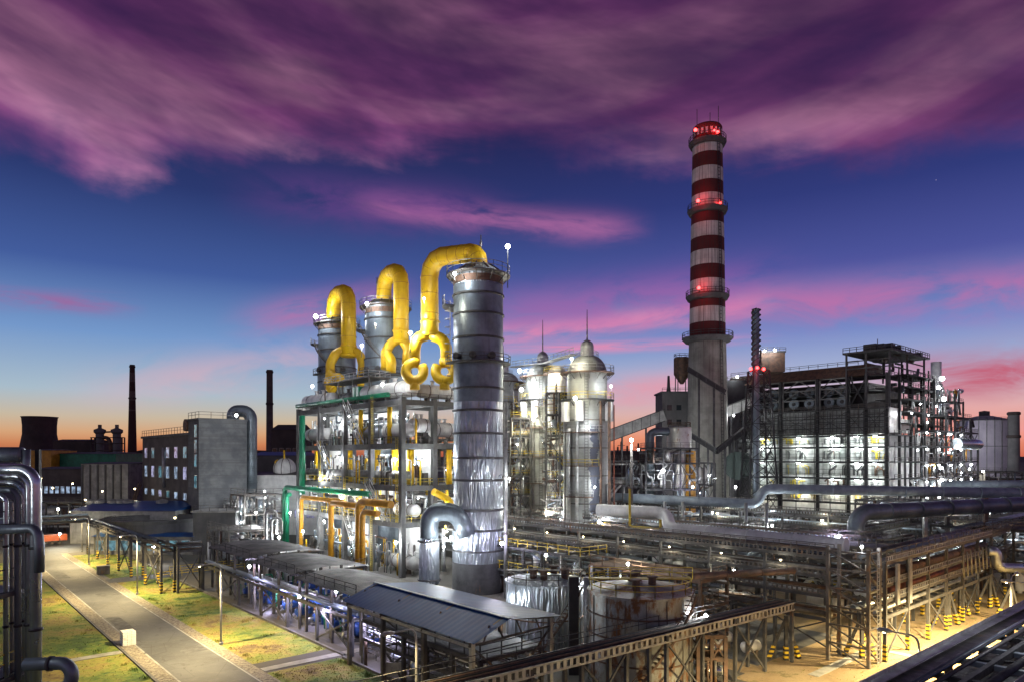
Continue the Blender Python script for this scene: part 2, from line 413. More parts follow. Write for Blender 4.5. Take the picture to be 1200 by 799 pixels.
def f_hazard(m, b, v):
    sp = N.nt.nodes.new('ShaderNodeSeparateXYZ'); N.nt.links.new(v, sp.inputs[0]); z = N(sp.outputs[2])
    fr = N.op('GREATER_THAN', N.op('FRACT', z*2.2), 0.5)
    c = mix(fr, (0.025, 0.022, 0.02), (0.62, 0.42, 0.02))
    n = noise(v, 3, 4, 0.6); c = mix(smooth(n, 0.6, 0.7)*0.5, c, (0.1, 0.07, 0.04))
    N.nt.links.new(c, b.inputs['Base Color']); b.inputs['Roughness'].default_value = 0.6
mk('hazard_stripe', f_hazard)
# ------------------------------------------------------------------ geometry helpers
def W(px, py, Y):                       # a point read off at a known distance
    return Vector(((px-600)/800*Y, Y, H-(py-535)/800*Y))
def G(px, py):                          # the ground point seen there
    Y = 800*H/(py-535); return Vector(((px-600)/800*Y, Y, 0))
def Z(py, Y): return H-(py-535)/800*Y
def S(u, v=None, z=None):               # plant grid (u runs back-left, v back-right) to world
    if v is None: u, v, z = u
    return Vector((-SN*u+CS*v, CS*u+SN*v, z))
def UV(x, y): return (-SN*x+CS*y, CS*x+SN*y)
def ID(x, y=None, z=None):
    if y is None: return Vector(x)
    return Vector((x, y, z))
class MB:
    def __init__(s, T=ID): s.v = []; s.f = []; s.sm = []; s.T = T
    def add(s, vs, fs, smooth=False):
        n = len(s.v); s.v += [Vector(q) for q in vs]
        for f in fs: s.f.append([i+n for i in f]); s.sm.append(smooth)
        return s
    def box(s, x0, x1, y0, y1, z0, z1):
        p = [s.T(x, y, z) for z in (z0, z1) for x, y in ((x0, y0), (x1, y0), (x1, y1), (x0, y1))]
        return s.add(p, [(3, 2, 1, 0), (4, 5, 6, 7), (0, 1, 5, 4), (1, 2, 6, 5), (2, 3, 7, 6), (3, 0, 4, 7)])
    def hexa(s, p):
        return s.add([s.T(*q) for q in p], [(3, 2, 1, 0), (4, 5, 6, 7), (0, 1, 5, 4), (1, 2, 6, 5), (2, 3, 7, 6), (3, 0, 4, 7)])
    def beam(s, p, q, w, h=None):
        p = s.T(*p); q = s.T(*q); h = h or w
        d = (q-p)
        if d.length < 1e-6: return s
        d.normalize()
        up = Vector((0, 0, 1)) if abs(d.z) < 0.95 else s.T(1, 0, 0)-s.T(0, 0, 0)
        a = d.cross(up).normalized(); b = a.cross(d).normalized()
        vs = [c+a*i*w/2+b*j*h/2 for c in (p, q) for i, j in ((-1, -1), (1, -1), (1, 1), (-1, 1))]
        return s.add(vs, [(3, 2, 1, 0), (4, 5, 6, 7), (0, 1, 5, 4), (1, 2, 6, 5), (2, 3, 7, 6), (3, 0, 4, 7)])
    def tube(s, pts, r, n=12, cap=True, bend=None, k=5):
        pts = [s.T(*p) for p in pts]
        n0 = len(pts); rl = list(r) if isinstance(r, (list, tuple)) else None
        if bend: pts = fillet(pts, bend, k)
        if rl and bend: r = [rl[min(n0-1, int(i*(n0-1)/(len(pts)-1)+0.5))] for i in range(len(pts))]
        keep = [0]+[i for i in range(1, len(pts)) if (pts[i]-pts[i-1]).length > 1e-5]
        if isinstance(r, (list, tuple)): r = [r[i] for i in keep]
        pts = [pts[i] for i in keep]
        if len(pts) < 2: return s
        rs = r if isinstance(r, (list, tuple)) else [r]*len(pts)
        t0 = (pts[1]-pts[0]).normalized()
        up = Vector((0, 0, 1)) if abs(t0.z) < 0.9 else Vector((1, 0, 0))
        nrm = t0.cross(up).normalized()
        base = len(s.v); prev = t0
        for i, p in enumerate(pts):
            a = (pts[i]-pts[i-1]).normalized() if i else t0
            b = (pts[i+1]-pts[i]).normalized() if i < len(pts)-1 else a
            t = (a+b)
            t = t.normalized() if t.length > 1e-6 else b
            q = prev.rotation_difference(t); nrm = (q @ nrm); nrm = (nrm - t*nrm.dot(t)).normalized(); prev = t
            bi = t.cross(nrm).normalized()
            sc_ = 1/max(0.5, math.cos(a.angle(b)/2)) if a.length and b.length else 1
            ax = (b-a); ax = ax.normalized() if ax.length > 1e-5 else None
            for j in range(n):
                an = 2*PI*j/n; o = nrm*math.cos(an)+bi*math.sin(an)
                if ax is not None:
                    c = o.dot(ax); o = o + ax*c*(sc_-1)
                s.v.append(p+o*rs[i])
        for i in range(len(pts)-1):
            for j in range(n):
                a = base+i*n+j; b = base+i*n+(j+1) % n
                s.f.append([a, b, b+n, a+n]); s.sm.append(n > 6)
        if cap:
            s.f.append([base+j for j in reversed(range(n))]); s.sm.append(False)
            e = base+(len(pts)-1)*n; s.f.append([e+j for j in range(n)]); s.sm.append(False)
        return s
    def lathe(s, c, prof, n=40, a0=0, a1=None, sharp=True):
        c = s.T(*c); base = len(s.v); full = a1 is None; a1 = a1 if a1 is not None else 2*PI
        m = n if full else n+1
        # split profile vertices so that rims stay crisp
        segs = [(prof[i], prof[i+1]) for i in range(len(prof)-1)]
        for (r0, z0), (r1, z1) in segs:
            b0 = len(s.v)
            for r, z in ((r0, z0), (r1, z1)):
                for j in range(m):
                    an = a0+(a1-a0)*j/n; s.v.append(Vector((c.x+r*math.cos(an), c.y+r*math.sin(an), c.z+z)))
            for j in range(n):
                a = b0+j; b = b0+(j+1) % m
                s.f.append([a, b, b+m, a+m]); s.sm.append(True)
        return s
    def cyl(s, c, r, z0, z1, n=32, r2=None):
        r2 = r if r2 is None else r2
        return s.lathe(c, [(0.0, z0), (r, z0), (r2, z1), (0.0, z1)], n)
    def hcyl(s, p, q, r, n=24, dome=0.35):
        p_ = s.T(*p); q_ = s.T(*q); d = (q_-p_).normalized(); T = s.T; s.T = ID
        k = [(0, 0.0), (0.35, 0.55), (0.65, 0.82), (1, 1)]
        pts = [p_-d*r*dome*(1-a) for a, _ in k]+[q_+d*r*dome*(1-a) for a, _ in reversed(k)]
        rs = [r*max(0.02, b) for _, b in k]+[r*max(0.02, b) for _, b in reversed(k)]
        s.tube(pts, rs, n, cap=True); s.T = T
        return s
    def quad(s, *p):
        return s.add([s.T(*q) for q in p], [tuple(range(len(p)))])
    def prism(s, poly, z0, z1):
        n = len(poly); vs = [s.T(x, y, z0) for x, y in poly]+[s.T(x, y, z1) for x, y in poly]
        return s.add(vs, [tuple(reversed(range(n))), tuple(range(n, 2*n))]+[(i, (i+1) % n, n+(i+1) % n, n+i) for i in range(n)])
    def ball(s, c, r, n=12, m=8, rz=None):
        rz = rz or r
        prof = [(r*math.sin(PI*i/m), -rz*math.cos(PI*i/m)) for i in range(m+1)]
        return s.lathe(c, prof, n)
    def rail(s, pts, h=1.1, t=0.07, gap=1.8):
        for a, b in zip(pts[:-1], pts[1:]):
            a = Vector(a); b = Vector(b); L = (b-a).length; k = max(1, round(L/gap))
            for i in range(k+1):
                p = a.lerp(b, i/k); s.beam(p, p+Vector((0, 0, h)), t)
            for z in (h, h*0.55): s.beam(a+Vector((0, 0, z)), b+Vector((0, 0, z)), t)
        return s
    def ringrail(s, c, r, a0=0, a1=2*PI, h=1.1, t=0.07, gap=1.6):
        k = max(6, int(abs(a1-a0)*r/gap)); c = Vector(c)
        pts = [c+Vector((r*math.cos(a0+(a1-a0)*i/k), r*math.sin(a0+(a1-a0)*i/k), 0)) for i in range(k+1)]
        return s.rail(pts, h, t, 99)
    def ladder(s, p, q, side, w=0.5, step=0.5, t=0.06):
        p = Vector(p); q = Vector(q); side = Vector(side).normalized()*w/2
        s.beam(p-side, q-side, t); s.beam(p+side, q+side, t)
        k = int((q-p).length/step)
        for i in range(1, k): c = p.lerp(q, i/k); s.beam(c-side, c+side, t*0.8)
        return s
    def stair(s, p, q, side, w=0.8, t=0.09):
        p = Vector(p); q = Vector(q); side = Vector(side).normalized()*w/2
        for g in (-1, 1):
            s.beam(p+side*g, q+side*g, t, 0.22)
            s.beam(p+side*g+Vector((0, 0, 1)), q+side*g+Vector((0, 0, 1)), 0.06)
            s.beam(p+side*g, p+side*g+Vector((0, 0, 1)), 0.06); s.beam(q+side*g, q+side*g+Vector((0, 0, 1)), 0.06)
        k = max(3, int(abs(q.z-p.z)/0.28))
        for i in range(1, k): c = p.lerp(q, i/k); s.beam(c-side, c+side, 0.22, 0.04)
        return s
    def cross(s, a, b, c, d, t):        # X bracing in the panel a-b-c-d
        s.beam(a, c, t); s.beam(b, d, t); return s
def fillet(pts, r, k=5):
    out = [pts[0]]
    for a, b, c in zip(pts[:-2], pts[1:-1], pts[2:]):
        u = (a-b); v = (c-b); lu, lv = u.length, v.length
        if lu < 1e-5 or lv < 1e-5: continue
        u /= lu; v /= lv; th = u.angle(v)
        if th > PI-0.05 or th < 0.05: out.append(b); continue
        d = min(r/math.tan(th/2), lu*0.48, lv*0.48)
        rr = d*math.tan(th/2); ctr = b+(u+v).normalized()*(rr/math.sin(th/2))
        p0 = b+u*d; p1 = b+v*d; x0 = p0-ctr; x1 = p1-ctr
        for i in range(k+1): out.append(ctr+x0.slerp(x1, i/k).normalized()*rr if x0.angle(x1) < 3.1 else p0.lerp(p1, i/k))
    out.append(pts[-1]); return out

def mesh_of(mb, name, mat, off):
    me = bpy.data.meshes.new(name)
    me.from_pydata([tuple(v-off) for v in mb.v], [], mb.f)
    me.polygons.foreach_set('use_smooth', mb.sm)
    me.materials.append(M[mat]); me.update()
    return me
def props(o, label=None, cat=None, group=None, kind=None):
    if label: o['label'] = label
    if cat: o['category'] = cat
    if group: o['group'] = group
    if kind: o['kind'] = kind
    return o
def T(name, label, cat, loc, group=None):
    o = bpy.data.objects.new(name, None); COL.objects.link(o); o.location = loc
    o.empty_display_size = 0.3
    o['_w'] = list(loc)
    return props(o, label, cat, group)
def P(mb, name, mat, root, label=None):
    off = Vector(root['_w'])
    o = bpy.data.objects.new(name, mesh_of(mb, name, mat, off)); COL.objects.link(o); o.parent = root
    o['_w'] = list(off)
    if label: o['label'] = label
    return o
def O(mb, name, mat, label, cat, group=None, loc=None):
    off = Vector(loc) if loc is not None else (sum(mb.v, Vector())/len(mb.v))
    if loc is None: off.z = min(v.z for v in mb.v)
    o = bpy.data.objects.new(name, mesh_of(mb, name, mat, off)); COL.objects.link(o); o.location = off
    o['_w'] = list(off)
    return props(o, label, cat, group)
def STR(mb, name, mat, kind='structure'):
    o = bpy.data.objects.new(name, mesh_of(mb, name, mat, Vector((0, 0, 0)))); COL.objects.link(o)
    o['kind'] = kind; return o
def copy_thing(root, loc, label, dz=0.0):
    r = root.copy(); COL.objects.link(r); r.location = loc; r['label'] = label; r['_w'] = list(loc)
    if dz: r.rotation_euler = (0, 0, dz)
    for ch in root.children:
        c = ch.copy(); COL.objects.link(c); c.parent = r
        for g in ch.children:
            d = g.copy(); COL.objects.link(d); d.parent = c
    return r
def lamp(parent, off, power, col, radius=0.25, spot=None, aim=None):
    l = bpy.data.lights.new('light', 'SPOT' if spot else 'POINT'); l.energy = power; l.color = col
    l.shadow_soft_size = radius
    o = bpy.data.objects.new('light', l); COL.objects.link(o); o.parent = parent; o.location = off
    if spot:
        l.spot_size = R(spot); l.spot_blend = 0.6
        if aim is not None: o.rotation_euler = Vector(aim).to_track_quat('-Z', 'Y').to_euler()
    return o
WHITE = (0.93, 0.97, 1.0); WARM = (1.0, 0.76, 0.37); VIOLET = (0.72, 0.66, 1.0); CREAM = (1.0, 0.93, 0.70)
PWR = 1.6
def bulb(p, label, col='lamp_white', size=.14, power=260, group='small bulkhead lamps'):
    p = Vector(p); t = T('bulkhead_lamp', label, 'lamp', p, group)
    P(MB().tube([p+Vector((0, 0, size*.6)), p+Vector((0, 0, size*1.8))], size*.8, 8), 'housing', 'dark_steel', t)
    P(MB().ball(p, size, 8, 6), 'glass', col, t)
    if power: lamp(t, (0, 0, -.02), power*PWR, WHITE if col == 'lamp_white' else CREAM, size*1.7)
    return t
def flood(p, label, power=2500, col=WHITE, size=0.30, mat='lamp_white', post=0.0, group='work floodlights around the plant'):
    """a round floodlight: housing, glass and a short bracket or post"""
    p = Vector(p)
    t = T('floodlight', label, 'floodlight', p, group)
    back = Vector((p.x, p.y, 0)).normalized()
    h = MB(); h.tube([p+back*0.14+Vector((0, 0, 0.05)), p+back*(0.30+size)+Vector((0, 0, 0.14))], [size*0.9, size*0.5], 10)
    P(h, 'housing', 'dark_steel', t)
    b = MB(); b.ball(p, size, 12, 8); P(b, 'glass', mat, t)
    if post:
        k = MB(); q = p+back*(0.3+size*0.6); k.tube([q-Vector((0, 0, post)), q+Vector((0, 0, 0.1))], 0.07, 8); P(k, 'post', 'dark_steel', t)
    else:
        k = MB(); q = p+back*(0.3+size*0.6); k.beam(q, q-Vector((0, 0, 0.7)), 0.08); P(k, 'bracket', 'steel', t)
    lamp(t, (0, 0, 0), power*PWR, col, size*1.6)
    return t
# ------------------------------------------------------------------ ground, road, lawns
def sheet(name, poly, z, mat, T_=S, kind='structure'):
    m = MB(T_); m.add([T_(x, y, z) for x, y in poly], [tuple(range(len(poly)))])
    if m.v and (m.v[1]-m.v[0]).cross(m.v[2]-m.v[1]).z < 0: m.f[0] = m.f[0][::-1]
    return STR(m, name, mat, kind)
sheet('ground', [(-2500, -300), (2500, -300), (2500, 4500), (-2500, 4500)], 0, 'ground', ID)
def strip(name, u0, u1, v0, v1, z, mat, kind='structure'):
    return sheet(name, [(u0, v0), (u1, v0), (u1, v1), (u0, v1)], z, mat, S, kind)
strip('lawn', 20, 160, -25, 16.4, 0.004, 'lawn')
strip('lawn', 66, 123, 24.9, 32.6, 0.004, 'lawn')
strip('lawn', 20, 62.4, 24.9, 32.2, 0.004, 'lawn')
strip('lawn', 128, 163, 24.9, 33.0, 0.004, 'lawn')
# yellow soil yard under the right-hand racks
strip('soil', -10, 33, 56, 150, 0.004, 'soil')
strip('soil', 33, 60, 58, 100, 0.004, 'soil')
strip('concrete_apron', 62, 108, 34.2, 48, 0.008, 'dark_concrete')
strip('concrete_apron', 33.4, 62, 61, 78, 0.012, 'concrete')
# road runs along u with a gravel verge, kerbs and worn edge lines
strip('road', 10, 190, 18.0, 23.7, 0.012, 'asphalt')
strip('verge', 10, 176, 16.75, 18.0, 0.008, 'gravel')
strip('verge', 10, 168, 23.7, 24.9, 0.008, 'gravel')
strip('road', 168, 184, 23.7, 60, 0.012, 'asphalt')
strip('road', 176, 184, -60, 18.0, 0.012, 'asphalt')
strip('road', 123.5, 127.5, 24.0, 50, 0.012, 'asphalt')
strip('road', 7, 13, 84, 150, 0.012, 'asphalt')
for v in (18.1, 23.55):
    mb = MB(S); x = 12.0; rnd = random.Random(int(v))
    while x < 166:
        L = rnd.choice([7.8, 12, 18]); mb.quad((x, v-0.09, 0.016), (x+L, v-0.09, 0.016), (x+L, v+0.09, 0.016), (x, v+0.09, 0.016)); x += L+rnd.choice([0.06, 0.5, 1.2])
    STR(mb, 'road_edge_line', 'pale_concrete')
mb = MB(S); mb.box(10, 165, 16.45, 16.7, -0.1, 0.10); STR(mb, 'kerb', 'dark_concrete')
mb = MB(S); mb.box(62.6, 123, 32.7, 33.0, -0.1, 0.22); mb.box(20, 62, 32.3, 32.6, -0.1, 0.22); mb.box(128, 163, 33.1, 33.4, -0.1, 0.22); STR(mb, 'kerb', 'concrete')
mb = MB(S); mb.box(62.9, 64.1, 24.9, 37, -0.1, 0.05); STR(mb, 'footpath', 'pale_concrete')
mb = MB(S); mb.box(78.4, 79.6, -20, 16.4, -0.1, 0.05); STR(mb, 'footpath', 'pale_concrete')
mb = MB(S); mb.box(28, 29, 62, 76, -0.1, 0.05); mb.box(22, 28, 75, 75.9, -0.1, 0.05); STR(mb, 'footpath', 'pale_concrete')
mb = MB(S); mb.box(22.5, 23, 78, 84, 0, 0.3); mb.box(15, 23, 84, 84.5, 0, 0.3); STR(mb, 'kerb', 'pale_concrete')
# low grass tufts so the lawns have an edge against the light
def tufts(name, boxes, n, seed):
    rnd = random.Random(seed); m = MB(S)
    for i in range(n):
        u0, u1, v0, v1 = rnd.choice(boxes); u = rnd.uniform(u0, u1); v = rnd.uniform(v0, v1); h = rnd.uniform(0.03, 0.09)
        for k in range(3):
            a = rnd.uniform(0, 2*PI); w = 0.05; dx, dy = math.cos(a), math.sin(a)
            m.add([S(u-dy*w, v+dx*w, 0), S(u+dy*w, v-dx*w, 0), S(u+dx*h*0.7, v+dy*h*0.7, h)], [(0, 1, 2)])
    STR(m, name, 'lawn', 'stuff')
tufts('grass', [(60, 120, 2, 16.3), (66, 122, 25, 32.5), (40, 62, 25, 32.2), (129, 162, 25, 33)], 6500, 3)
def clumps(n, seed):
    rnd = random.Random(seed); m = MB(S)
    for i in range(n):
        u0, u1, v0, v1 = rnd.choice([(60, 120, 4, 16.2), (66, 122, 25.2, 32.4), (40, 62, 25.2, 32)]); cu = rnd.uniform(u0, u1); cv = rnd.choice([rnd.uniform(v0, v1), v1-rnd.uniform(0, .6), v0+rnd.uniform(0, .5)])
        for k in range(rnd.randint(14, 40)):
            u = cu+rnd.gauss(0, .3); v = cv+rnd.gauss(0, .22); h = rnd.uniform(.12, .34); a = rnd.uniform(0, 2*PI); w = .03; dx, dy = math.cos(a), math.sin(a)
            m.add([S(u-dy*w, v+dx*w, 0), S(u+dy*w, v-dx*w, 0), S(u+dx*h*.6, v+dy*h*.6, h)], [(0, 1, 2)])
    STR(m, 'grass_clumps', 'lawn', 'stuff')
clumps(130, 9)
for a, b, c, d in ((52, 57, 18.6, 20.6), (74, 76, 21.0, 23.3), (88, 97, 18.4, 19.8), (112, 115, 20.4, 23.4), (133, 142, 18.5, 20.2)): strip('road_patch', a, b, c, d, 0.016, 'road_patch')
tufts('weeds', [(10, 30, 60, 110)], 1500, 5)
# far hills
def hills(name, x0, x1, y, h, seed, mat):
    rnd = random.Random(seed); m = MB(); k = 40; top = []
    for i in range(k+1):
        x = x0+(x1-x0)*i/k; t = i/k
        top.append((x, h*(0.55+0.3*math.sin(t*7+seed)+0.15*math.sin(t*19+seed*2))*math.sin(PI*min(1, max(0, t))) ** 0.5))
    for (xa, ha), (xb, hb) in zip(top[:-1], top[1:]):
        m.add([(xa, y, -1), (xb, y, -1), (xb, y+260, hb+20), (xa, y+260, ha+20), (xb, y+900, -1), (xa, y+900, -1)], [(0, 1, 2, 3), (3, 2, 4, 5)])
    STR(m, name, mat)
hills('hills', -2600, -900, 2600, 62, 1, 'far_dark')
hills('hills', -900, 1500, 3000, 12, 3, 'far_dark')
hills('hills', 300, 3000, 2600, 8, 5, 'far_dark')

# ------------------------------------------------------------------ street lamps (sodium light on the road)
def street_lamp(uv, h, label, arm=(0, -1), L=1.7, power=4600, base_z=0.0):
    p = S(uv[0], uv[1], base_z); d = (S(arm[0], arm[1], 0)).normalized()
    power *= 4.0
    t = T('street_lamp', label, 'street lamp', p, 'street lamps along the roads')
    b = MB(); b.lathe(p, [(0, 0), (0.22, 0), (0.22, 0.25), (0.10, 0.3)], 10); P(b, 'base', 'galvanised', t)
    m = MB(); top = p+Vector((0, 0, h))
    m.tube([p, p+Vector((0, 0, h*0.5)), p+Vector((0, 0, h-1.3)), top+d*0.12, top+d*1.15, top+d*L], [0.11, 0.095, 0.08, 0.07, 0.06, 0.05], 10, bend=0.8); P(m, 'pole', 'galvanised', t)
    hd = MB(); q = top+d*L; hd.tube([q, q+d*0.25, q+d*0.8, q+d*0.95], [0.06, 0.16, 0.16, 0.05], 10); hh = P(hd, 'lamp_head', 'galvanised', t)
    g = MB(); c = q+d*0.5-Vector((0, 0, 0.12)); g.ball(c, 0.12, 10, 6, 0.07); P(g, 'glass', 'lamp_warm', t)
    lamp(t, (c-p)-Vector((0, 0, 0.32)), power, WARM, 0.15, 165, (0, 0, -1))
    return t
street_lamp((38.0, 25.2), 8.7, 'street lamp curving over beside the blue shed, cut by the lower picture edge', power=600)
street_lamp((75.1, 25.0), 8.7, 'tall street lamp on the lawn beside the concrete footpath')
street_lamp((110.6, 25.0), 8.7, 'street lamp standing in front of the bent corner of the pipe trestle')
street_lamp((147.3, 25.2), 8.7, 'street lamp near the far end of the trestle, by the grey cabinet')
street_lamp((168, 27.5), 8.7, 'farthest street lamp at the road junction, behind the orange truck', (0, -1), 1.7)
street_lamp(UV(25.7, 43), 8.7, 'white street lamp between the striped posts and the lower right gallery', (1, 0), 1.6, 18000)
street_lamp(UV(46.5, 60.7), 8.7, 'street lamp arching over the dark gallery at the right picture edge', (1, 0), 1.6, 18000)
street_lamp((17.5, 80), 8.5, 'street lamp standing on the yellow soil before the cross rack', (0, 1), 1.6, 9000)
street_lamp((6, 98), 9.0, 'street lamp by the far bend of the soil yard road', (1, 0), 2.0, 26000)

# ------------------------------------------------------------------ things on the road
t0 = G(150, 754)
r = T('block_stack', 'stack of white bagged blocks standing on the kerb of the road', 'stack', t0)
u_, v_ = UV(t0.x, t0.y); rnd = random.Random(4)
for k in range(6):
    m = MB(S)
    for j in range(3):
        q = rnd.uniform(-0.05, 0.05); a = v_-0.62+j*0.42
        m.box(u_-0.7+q, u_+0.7+q, a, a+0.39, 0.02+k*0.24, 0.02+k*0.24+0.21)
    P(m, 'bag_layer', 'sack_white', r)
t0 = G(121, 672); u_, v_ = UV(t0.x, t0.y)
r = T('electrical_cabinet', 'grey electrical cabinet on the grass beside the side road', 'cabinet', t0)
P(MB(S).box(u_-0.5, u_+0.5, v_-0.9, v_+0.9, 0, 1.35), 'body', 'concrete', r)
P(MB(S).box(u_-0.6, u_+0.6, v_-1.0, v_+1.0, 1.352, 1.45), 'lid', 'pale_concrete', r)
P(MB(S).box(u_-0.53, u_-0.502, v_-0.8, v_-0.03, 0.1, 1.25).box(u_-0.53, u_-0.502, v_+0.03, v_+0.8, 0.1, 1.25), 'door', 'steel', r)
# truck on the cross road
t0 = G(57, 638); u_, v_ = UV(t0.x, t0.y)
r = T('truck', 'orange dump truck parked on the cross road at the junction', 'truck', t0)
def tb(*a): return MB(S).box(*a)
L0 = v_-3.4
P(tb(u_-1.2, u_+1.2, L0, L0+6.6, 0.7, 0.95), 'chassis', 'black_steel', r)
P(tb(u_-1.28, u_+1.28, L0+1.9, L0+6.8, 1.0, 2.3), 'cargo_bed', 'truck_orange', r)
c = MB(S); c.hexa([(u_-1.2, L0-0.1, 0.8), (u_+1.2, L0-0.1, 0.8), (u_+1.2, L0+1.7, 0.8), (u_-1.2, L0+1.7, 0.8), (u_-1.1, L0+0.25, 2.75), (u_+1.1, L0+0.25, 2.75), (u_+1.1, L0+1.6, 2.75), (u_-1.1, L0+1.6, 2.75)])
cb = P(c, 'cab', 'truck_orange', r)
P(MB(S).quad((u_-1.235, L0+0.35, 1.75), (u_-1.235, L0+1.4, 1.75), (u_-1.14, L0+1.35, 2.5), (u_-1.14, L0+0.5, 2.5)), 'window', 'dark_glass', cb)
for a in (0.7, 3.9, 5.3):
    for g in (-1, 1):
        w = MB(); c0 = S(u_+g*1.05, L0+a, 0.5); d = S(g*0.3, 0, 0)
        w.tube([c0-d*0.5, c0+d*0.5], 0.5, 16); wo = P(w, 'wheel', 'rubber', r)
        w = MB(); w.tube([c0+d*0.5, c0+d*0.56], 0.24, 12); P(w, 'rim', 'steel', wo)
# yellow rail beside the side road
for i, (a, b, lab) in enumerate([((122.8, 31), (122.8, 45), 'yellow guard rail running along the near edge of the side road'), ((128.2, 34), (128.2, 45), 'yellow guard rail on the far edge of the side road')]):
    O(MB(S).rail([(a[0], a[1], 0), (b[0], b[1], 0)], 1.0, 0.08), 'guard_rail', 'yellow_rail', lab, 'guard rail')
# ------------------------------------------------------------------ silver scrubber towers with yellow ducts
TOW = 'silver scrubber towers'
def scrubber(px, Y, dia, ytop, ybase, label, bands, fat=0.0):
    x = (px-600)/800*Y; c = Vector((x, Y, 0)); r = dia/2; zf = Y-r*0.6; zt = Z(ytop, Y)
    t = T('scrubber_tower', label, 'tower', c, TOW)
    b = MB(); prof = [(0, 0)]; zb = [Z(q, zf) for q in bands][::-1]
    prof += [(r+0.15, 0), (r+0.15, zb[1])]
    prof += [(r, zb[1]), (r, zt-2.4), (r-0.1, zt-2.3), (r-0.1, zt-0.4), (r*0.45, zt+0.9), (0, zt+1.0)]
    b.lathe(c, prof, 56); P(b, 'shell', 'wrinkled_aluminium' if fat else 'dull_aluminium', t)
    if fat:
        # upper half has duller cladding, standing a few millimetres proud
        b = MB(); zm = Z(470, zf); b.lathe(c, [(r+0.003, zm), (r+0.03, zm), (r+0.03, zt-2.4), (r, zt-2.4)], 56); P(b, 'upper_cladding', 'dull_aluminium', t)
        b = MB(); b.lathe(c, [(r+0.16, 0.0), (r+0.2, 0.0), (r+0.2, Z(659, zf)), (r+0.1, Z(659, zf))], 56); P(b, 'base_skirt', 'dark_steel', t)
    for z in zb:
        m = MB(); m.lathe(c, [(r, z-0.18), (r+0.22, z-0.12), (r+0.22, z+0.12), (r, z+0.18)], 56); P(m, 'flange', 'dark_steel', t)
    # rusty collar and top deck
    m = MB(); m.lathe(c, [(r-0.05, zt-2.2), (r+0.02, zt-2.2), (r+0.02, zt-1.2), (r-0.05, zt-1.2)], 48); P(m, 'collar', 'rust', t)
    m = MB(); m.lathe(c, [(r-0.2, zt-0.9), (r+1.1, zt-0.9), (r+1.1, zt-0.75), (r-0.2, zt-0.75)], 40)
    for k in range(12):
        a = 2*PI*k/12; m.beam(c+Vector(((r-.1)*math.cos(a), (r-.1)*math.sin(a), zt-2.1)), c+Vector(((r+1)*math.cos(a), (r+1)*math.sin(a), zt-0.95)), 0.12)
    dk = P(m, 'top_deck', 'steel', t)
    P(MB().ringrail(c+Vector((0, 0, zt-0.75)), r+1.05, h=1.3), 'handrail', 'galvanised', dk)
    # radial stiffeners on the cone
    m = MB()
    for k in range(10):
        a = 2*PI*k/10+0.2; d = Vector((math.cos(a), math.sin(a), 0)); m.beam(c+d*(r-0.3)+Vector((0, 0, zt-0.2)), c+d*(r*0.45)+Vector((0, 0, zt+1.0)), 0.16, 0.3)
    P(m, 'roof_rib', 'rust', t)
    # side platform with short stair, left
    a0 = R(150); zp = zt-5.5
    m = MB(); m.lathe(c, [(r, zp), (r+1.7, zp), (r+1.7, zp+0.14), (r, zp+0.14)], 10, R(140), R(205)); pf = P(m, 'side_platform', 'dark_steel', t)
    P(MB().ringrail(c+Vector((0, 0, zp+0.14)), r+1.65, R(140), R(205), 1.3, gap=1.0), 'handrail', 'galvanised', pf)
    # spiral stair running down the face
    m = MB(); k = 26; pts = []
    for i in range(k+1):
        a = R(205)+R(95)*i/k; z = zp-8.5*i/k; o = Vector((math.cos(a), math.sin(a), 0)); pts.append(c+o*(r+0.95)+Vector((0, 0, z)))
        m.beam(c+o*(r+0.1)+Vector((0, 0, z)), c+o*(r+0.95)+Vector((0, 0, z)), 0.3, 0.06)
    for p, q in zip(pts[:-1], pts[1:]):
        m.beam(p, q, 0.08, 0.25); m.beam(p+Vector((0, 0, 1)), q+Vector((0, 0, 1)), 0.06); m.beam(p, p+Vector((0, 0, 1)), 0.05)
    if not fat: P(m, 'spiral_stair', 'steel', t)
    else:
        m = MB(); x0 = c+Vector((-r-0.5, -0.4, 0)); m.ladder(x0+Vector((0, 0, zp-9)), x0+Vector((0, 0, zp+1)), (0, 1, 0), 0.6, 0.45)
        for i in range(9):
            zz = zp-1.2*i-0.6; cc = x0+Vector((-0.35, 0, zz)); m.lathe(cc, [(0.42, 0), (0.46, 0), (0.46, 0.08), (0.42, 0.08)], 10)
        P(m, 'caged_ladder', 'galvanised', t)
    # lower service ring with small boxes
    zq = Z(427 if fat else 440, Y)
    m = MB(); m.lathe(c, [(r, zq), (r+1.2, zq), (r+1.2, zq+0.14), (r, zq+0.14)], 24, R(185), R(400))
    pf = P(m, 'service_platform', 'dark_steel', t)
    P(MB().ringrail(c+Vector((0, 0, zq+0.14)), r+1.15, R(185), R(400)), 'handrail', 'steel', pf)
    for a in (R(225), R(262), R(300)):
        o = Vector((math.cos(a), math.sin(a), 0)); p = c+o*r+Vector((0, 0, zq+0.9)); m = MB(); m.tube([p, p+o*0.7], 0.42, 12); m.tube([p+o*0.7, p+o*0.8], 0.55, 12); P(m, 'manhole', 'dark_steel', t)
    # seams and vertical batten lines
    m = MB(); rnd = random.Random(int(px))
    for k in range(16):
        a = 2*PI*k/16; o = Vector((math.cos(a), math.sin(a), 0))*(r+0.16)
        m.beam(c+o+Vector((0, 0, 0.5)), c+o+Vector((0, 0, zb[1])), 0.05)
    P(m, 'seam', 'dull_aluminium', t)
    # mast / lightning rod
    m = MB(); q = c+Vector((r*0.1 if fat else -r*0.45, 0.5, zt)); m.tube([q, q+Vector((0, 0, 5.6))], 0.09 if fat else 0.14, 8)
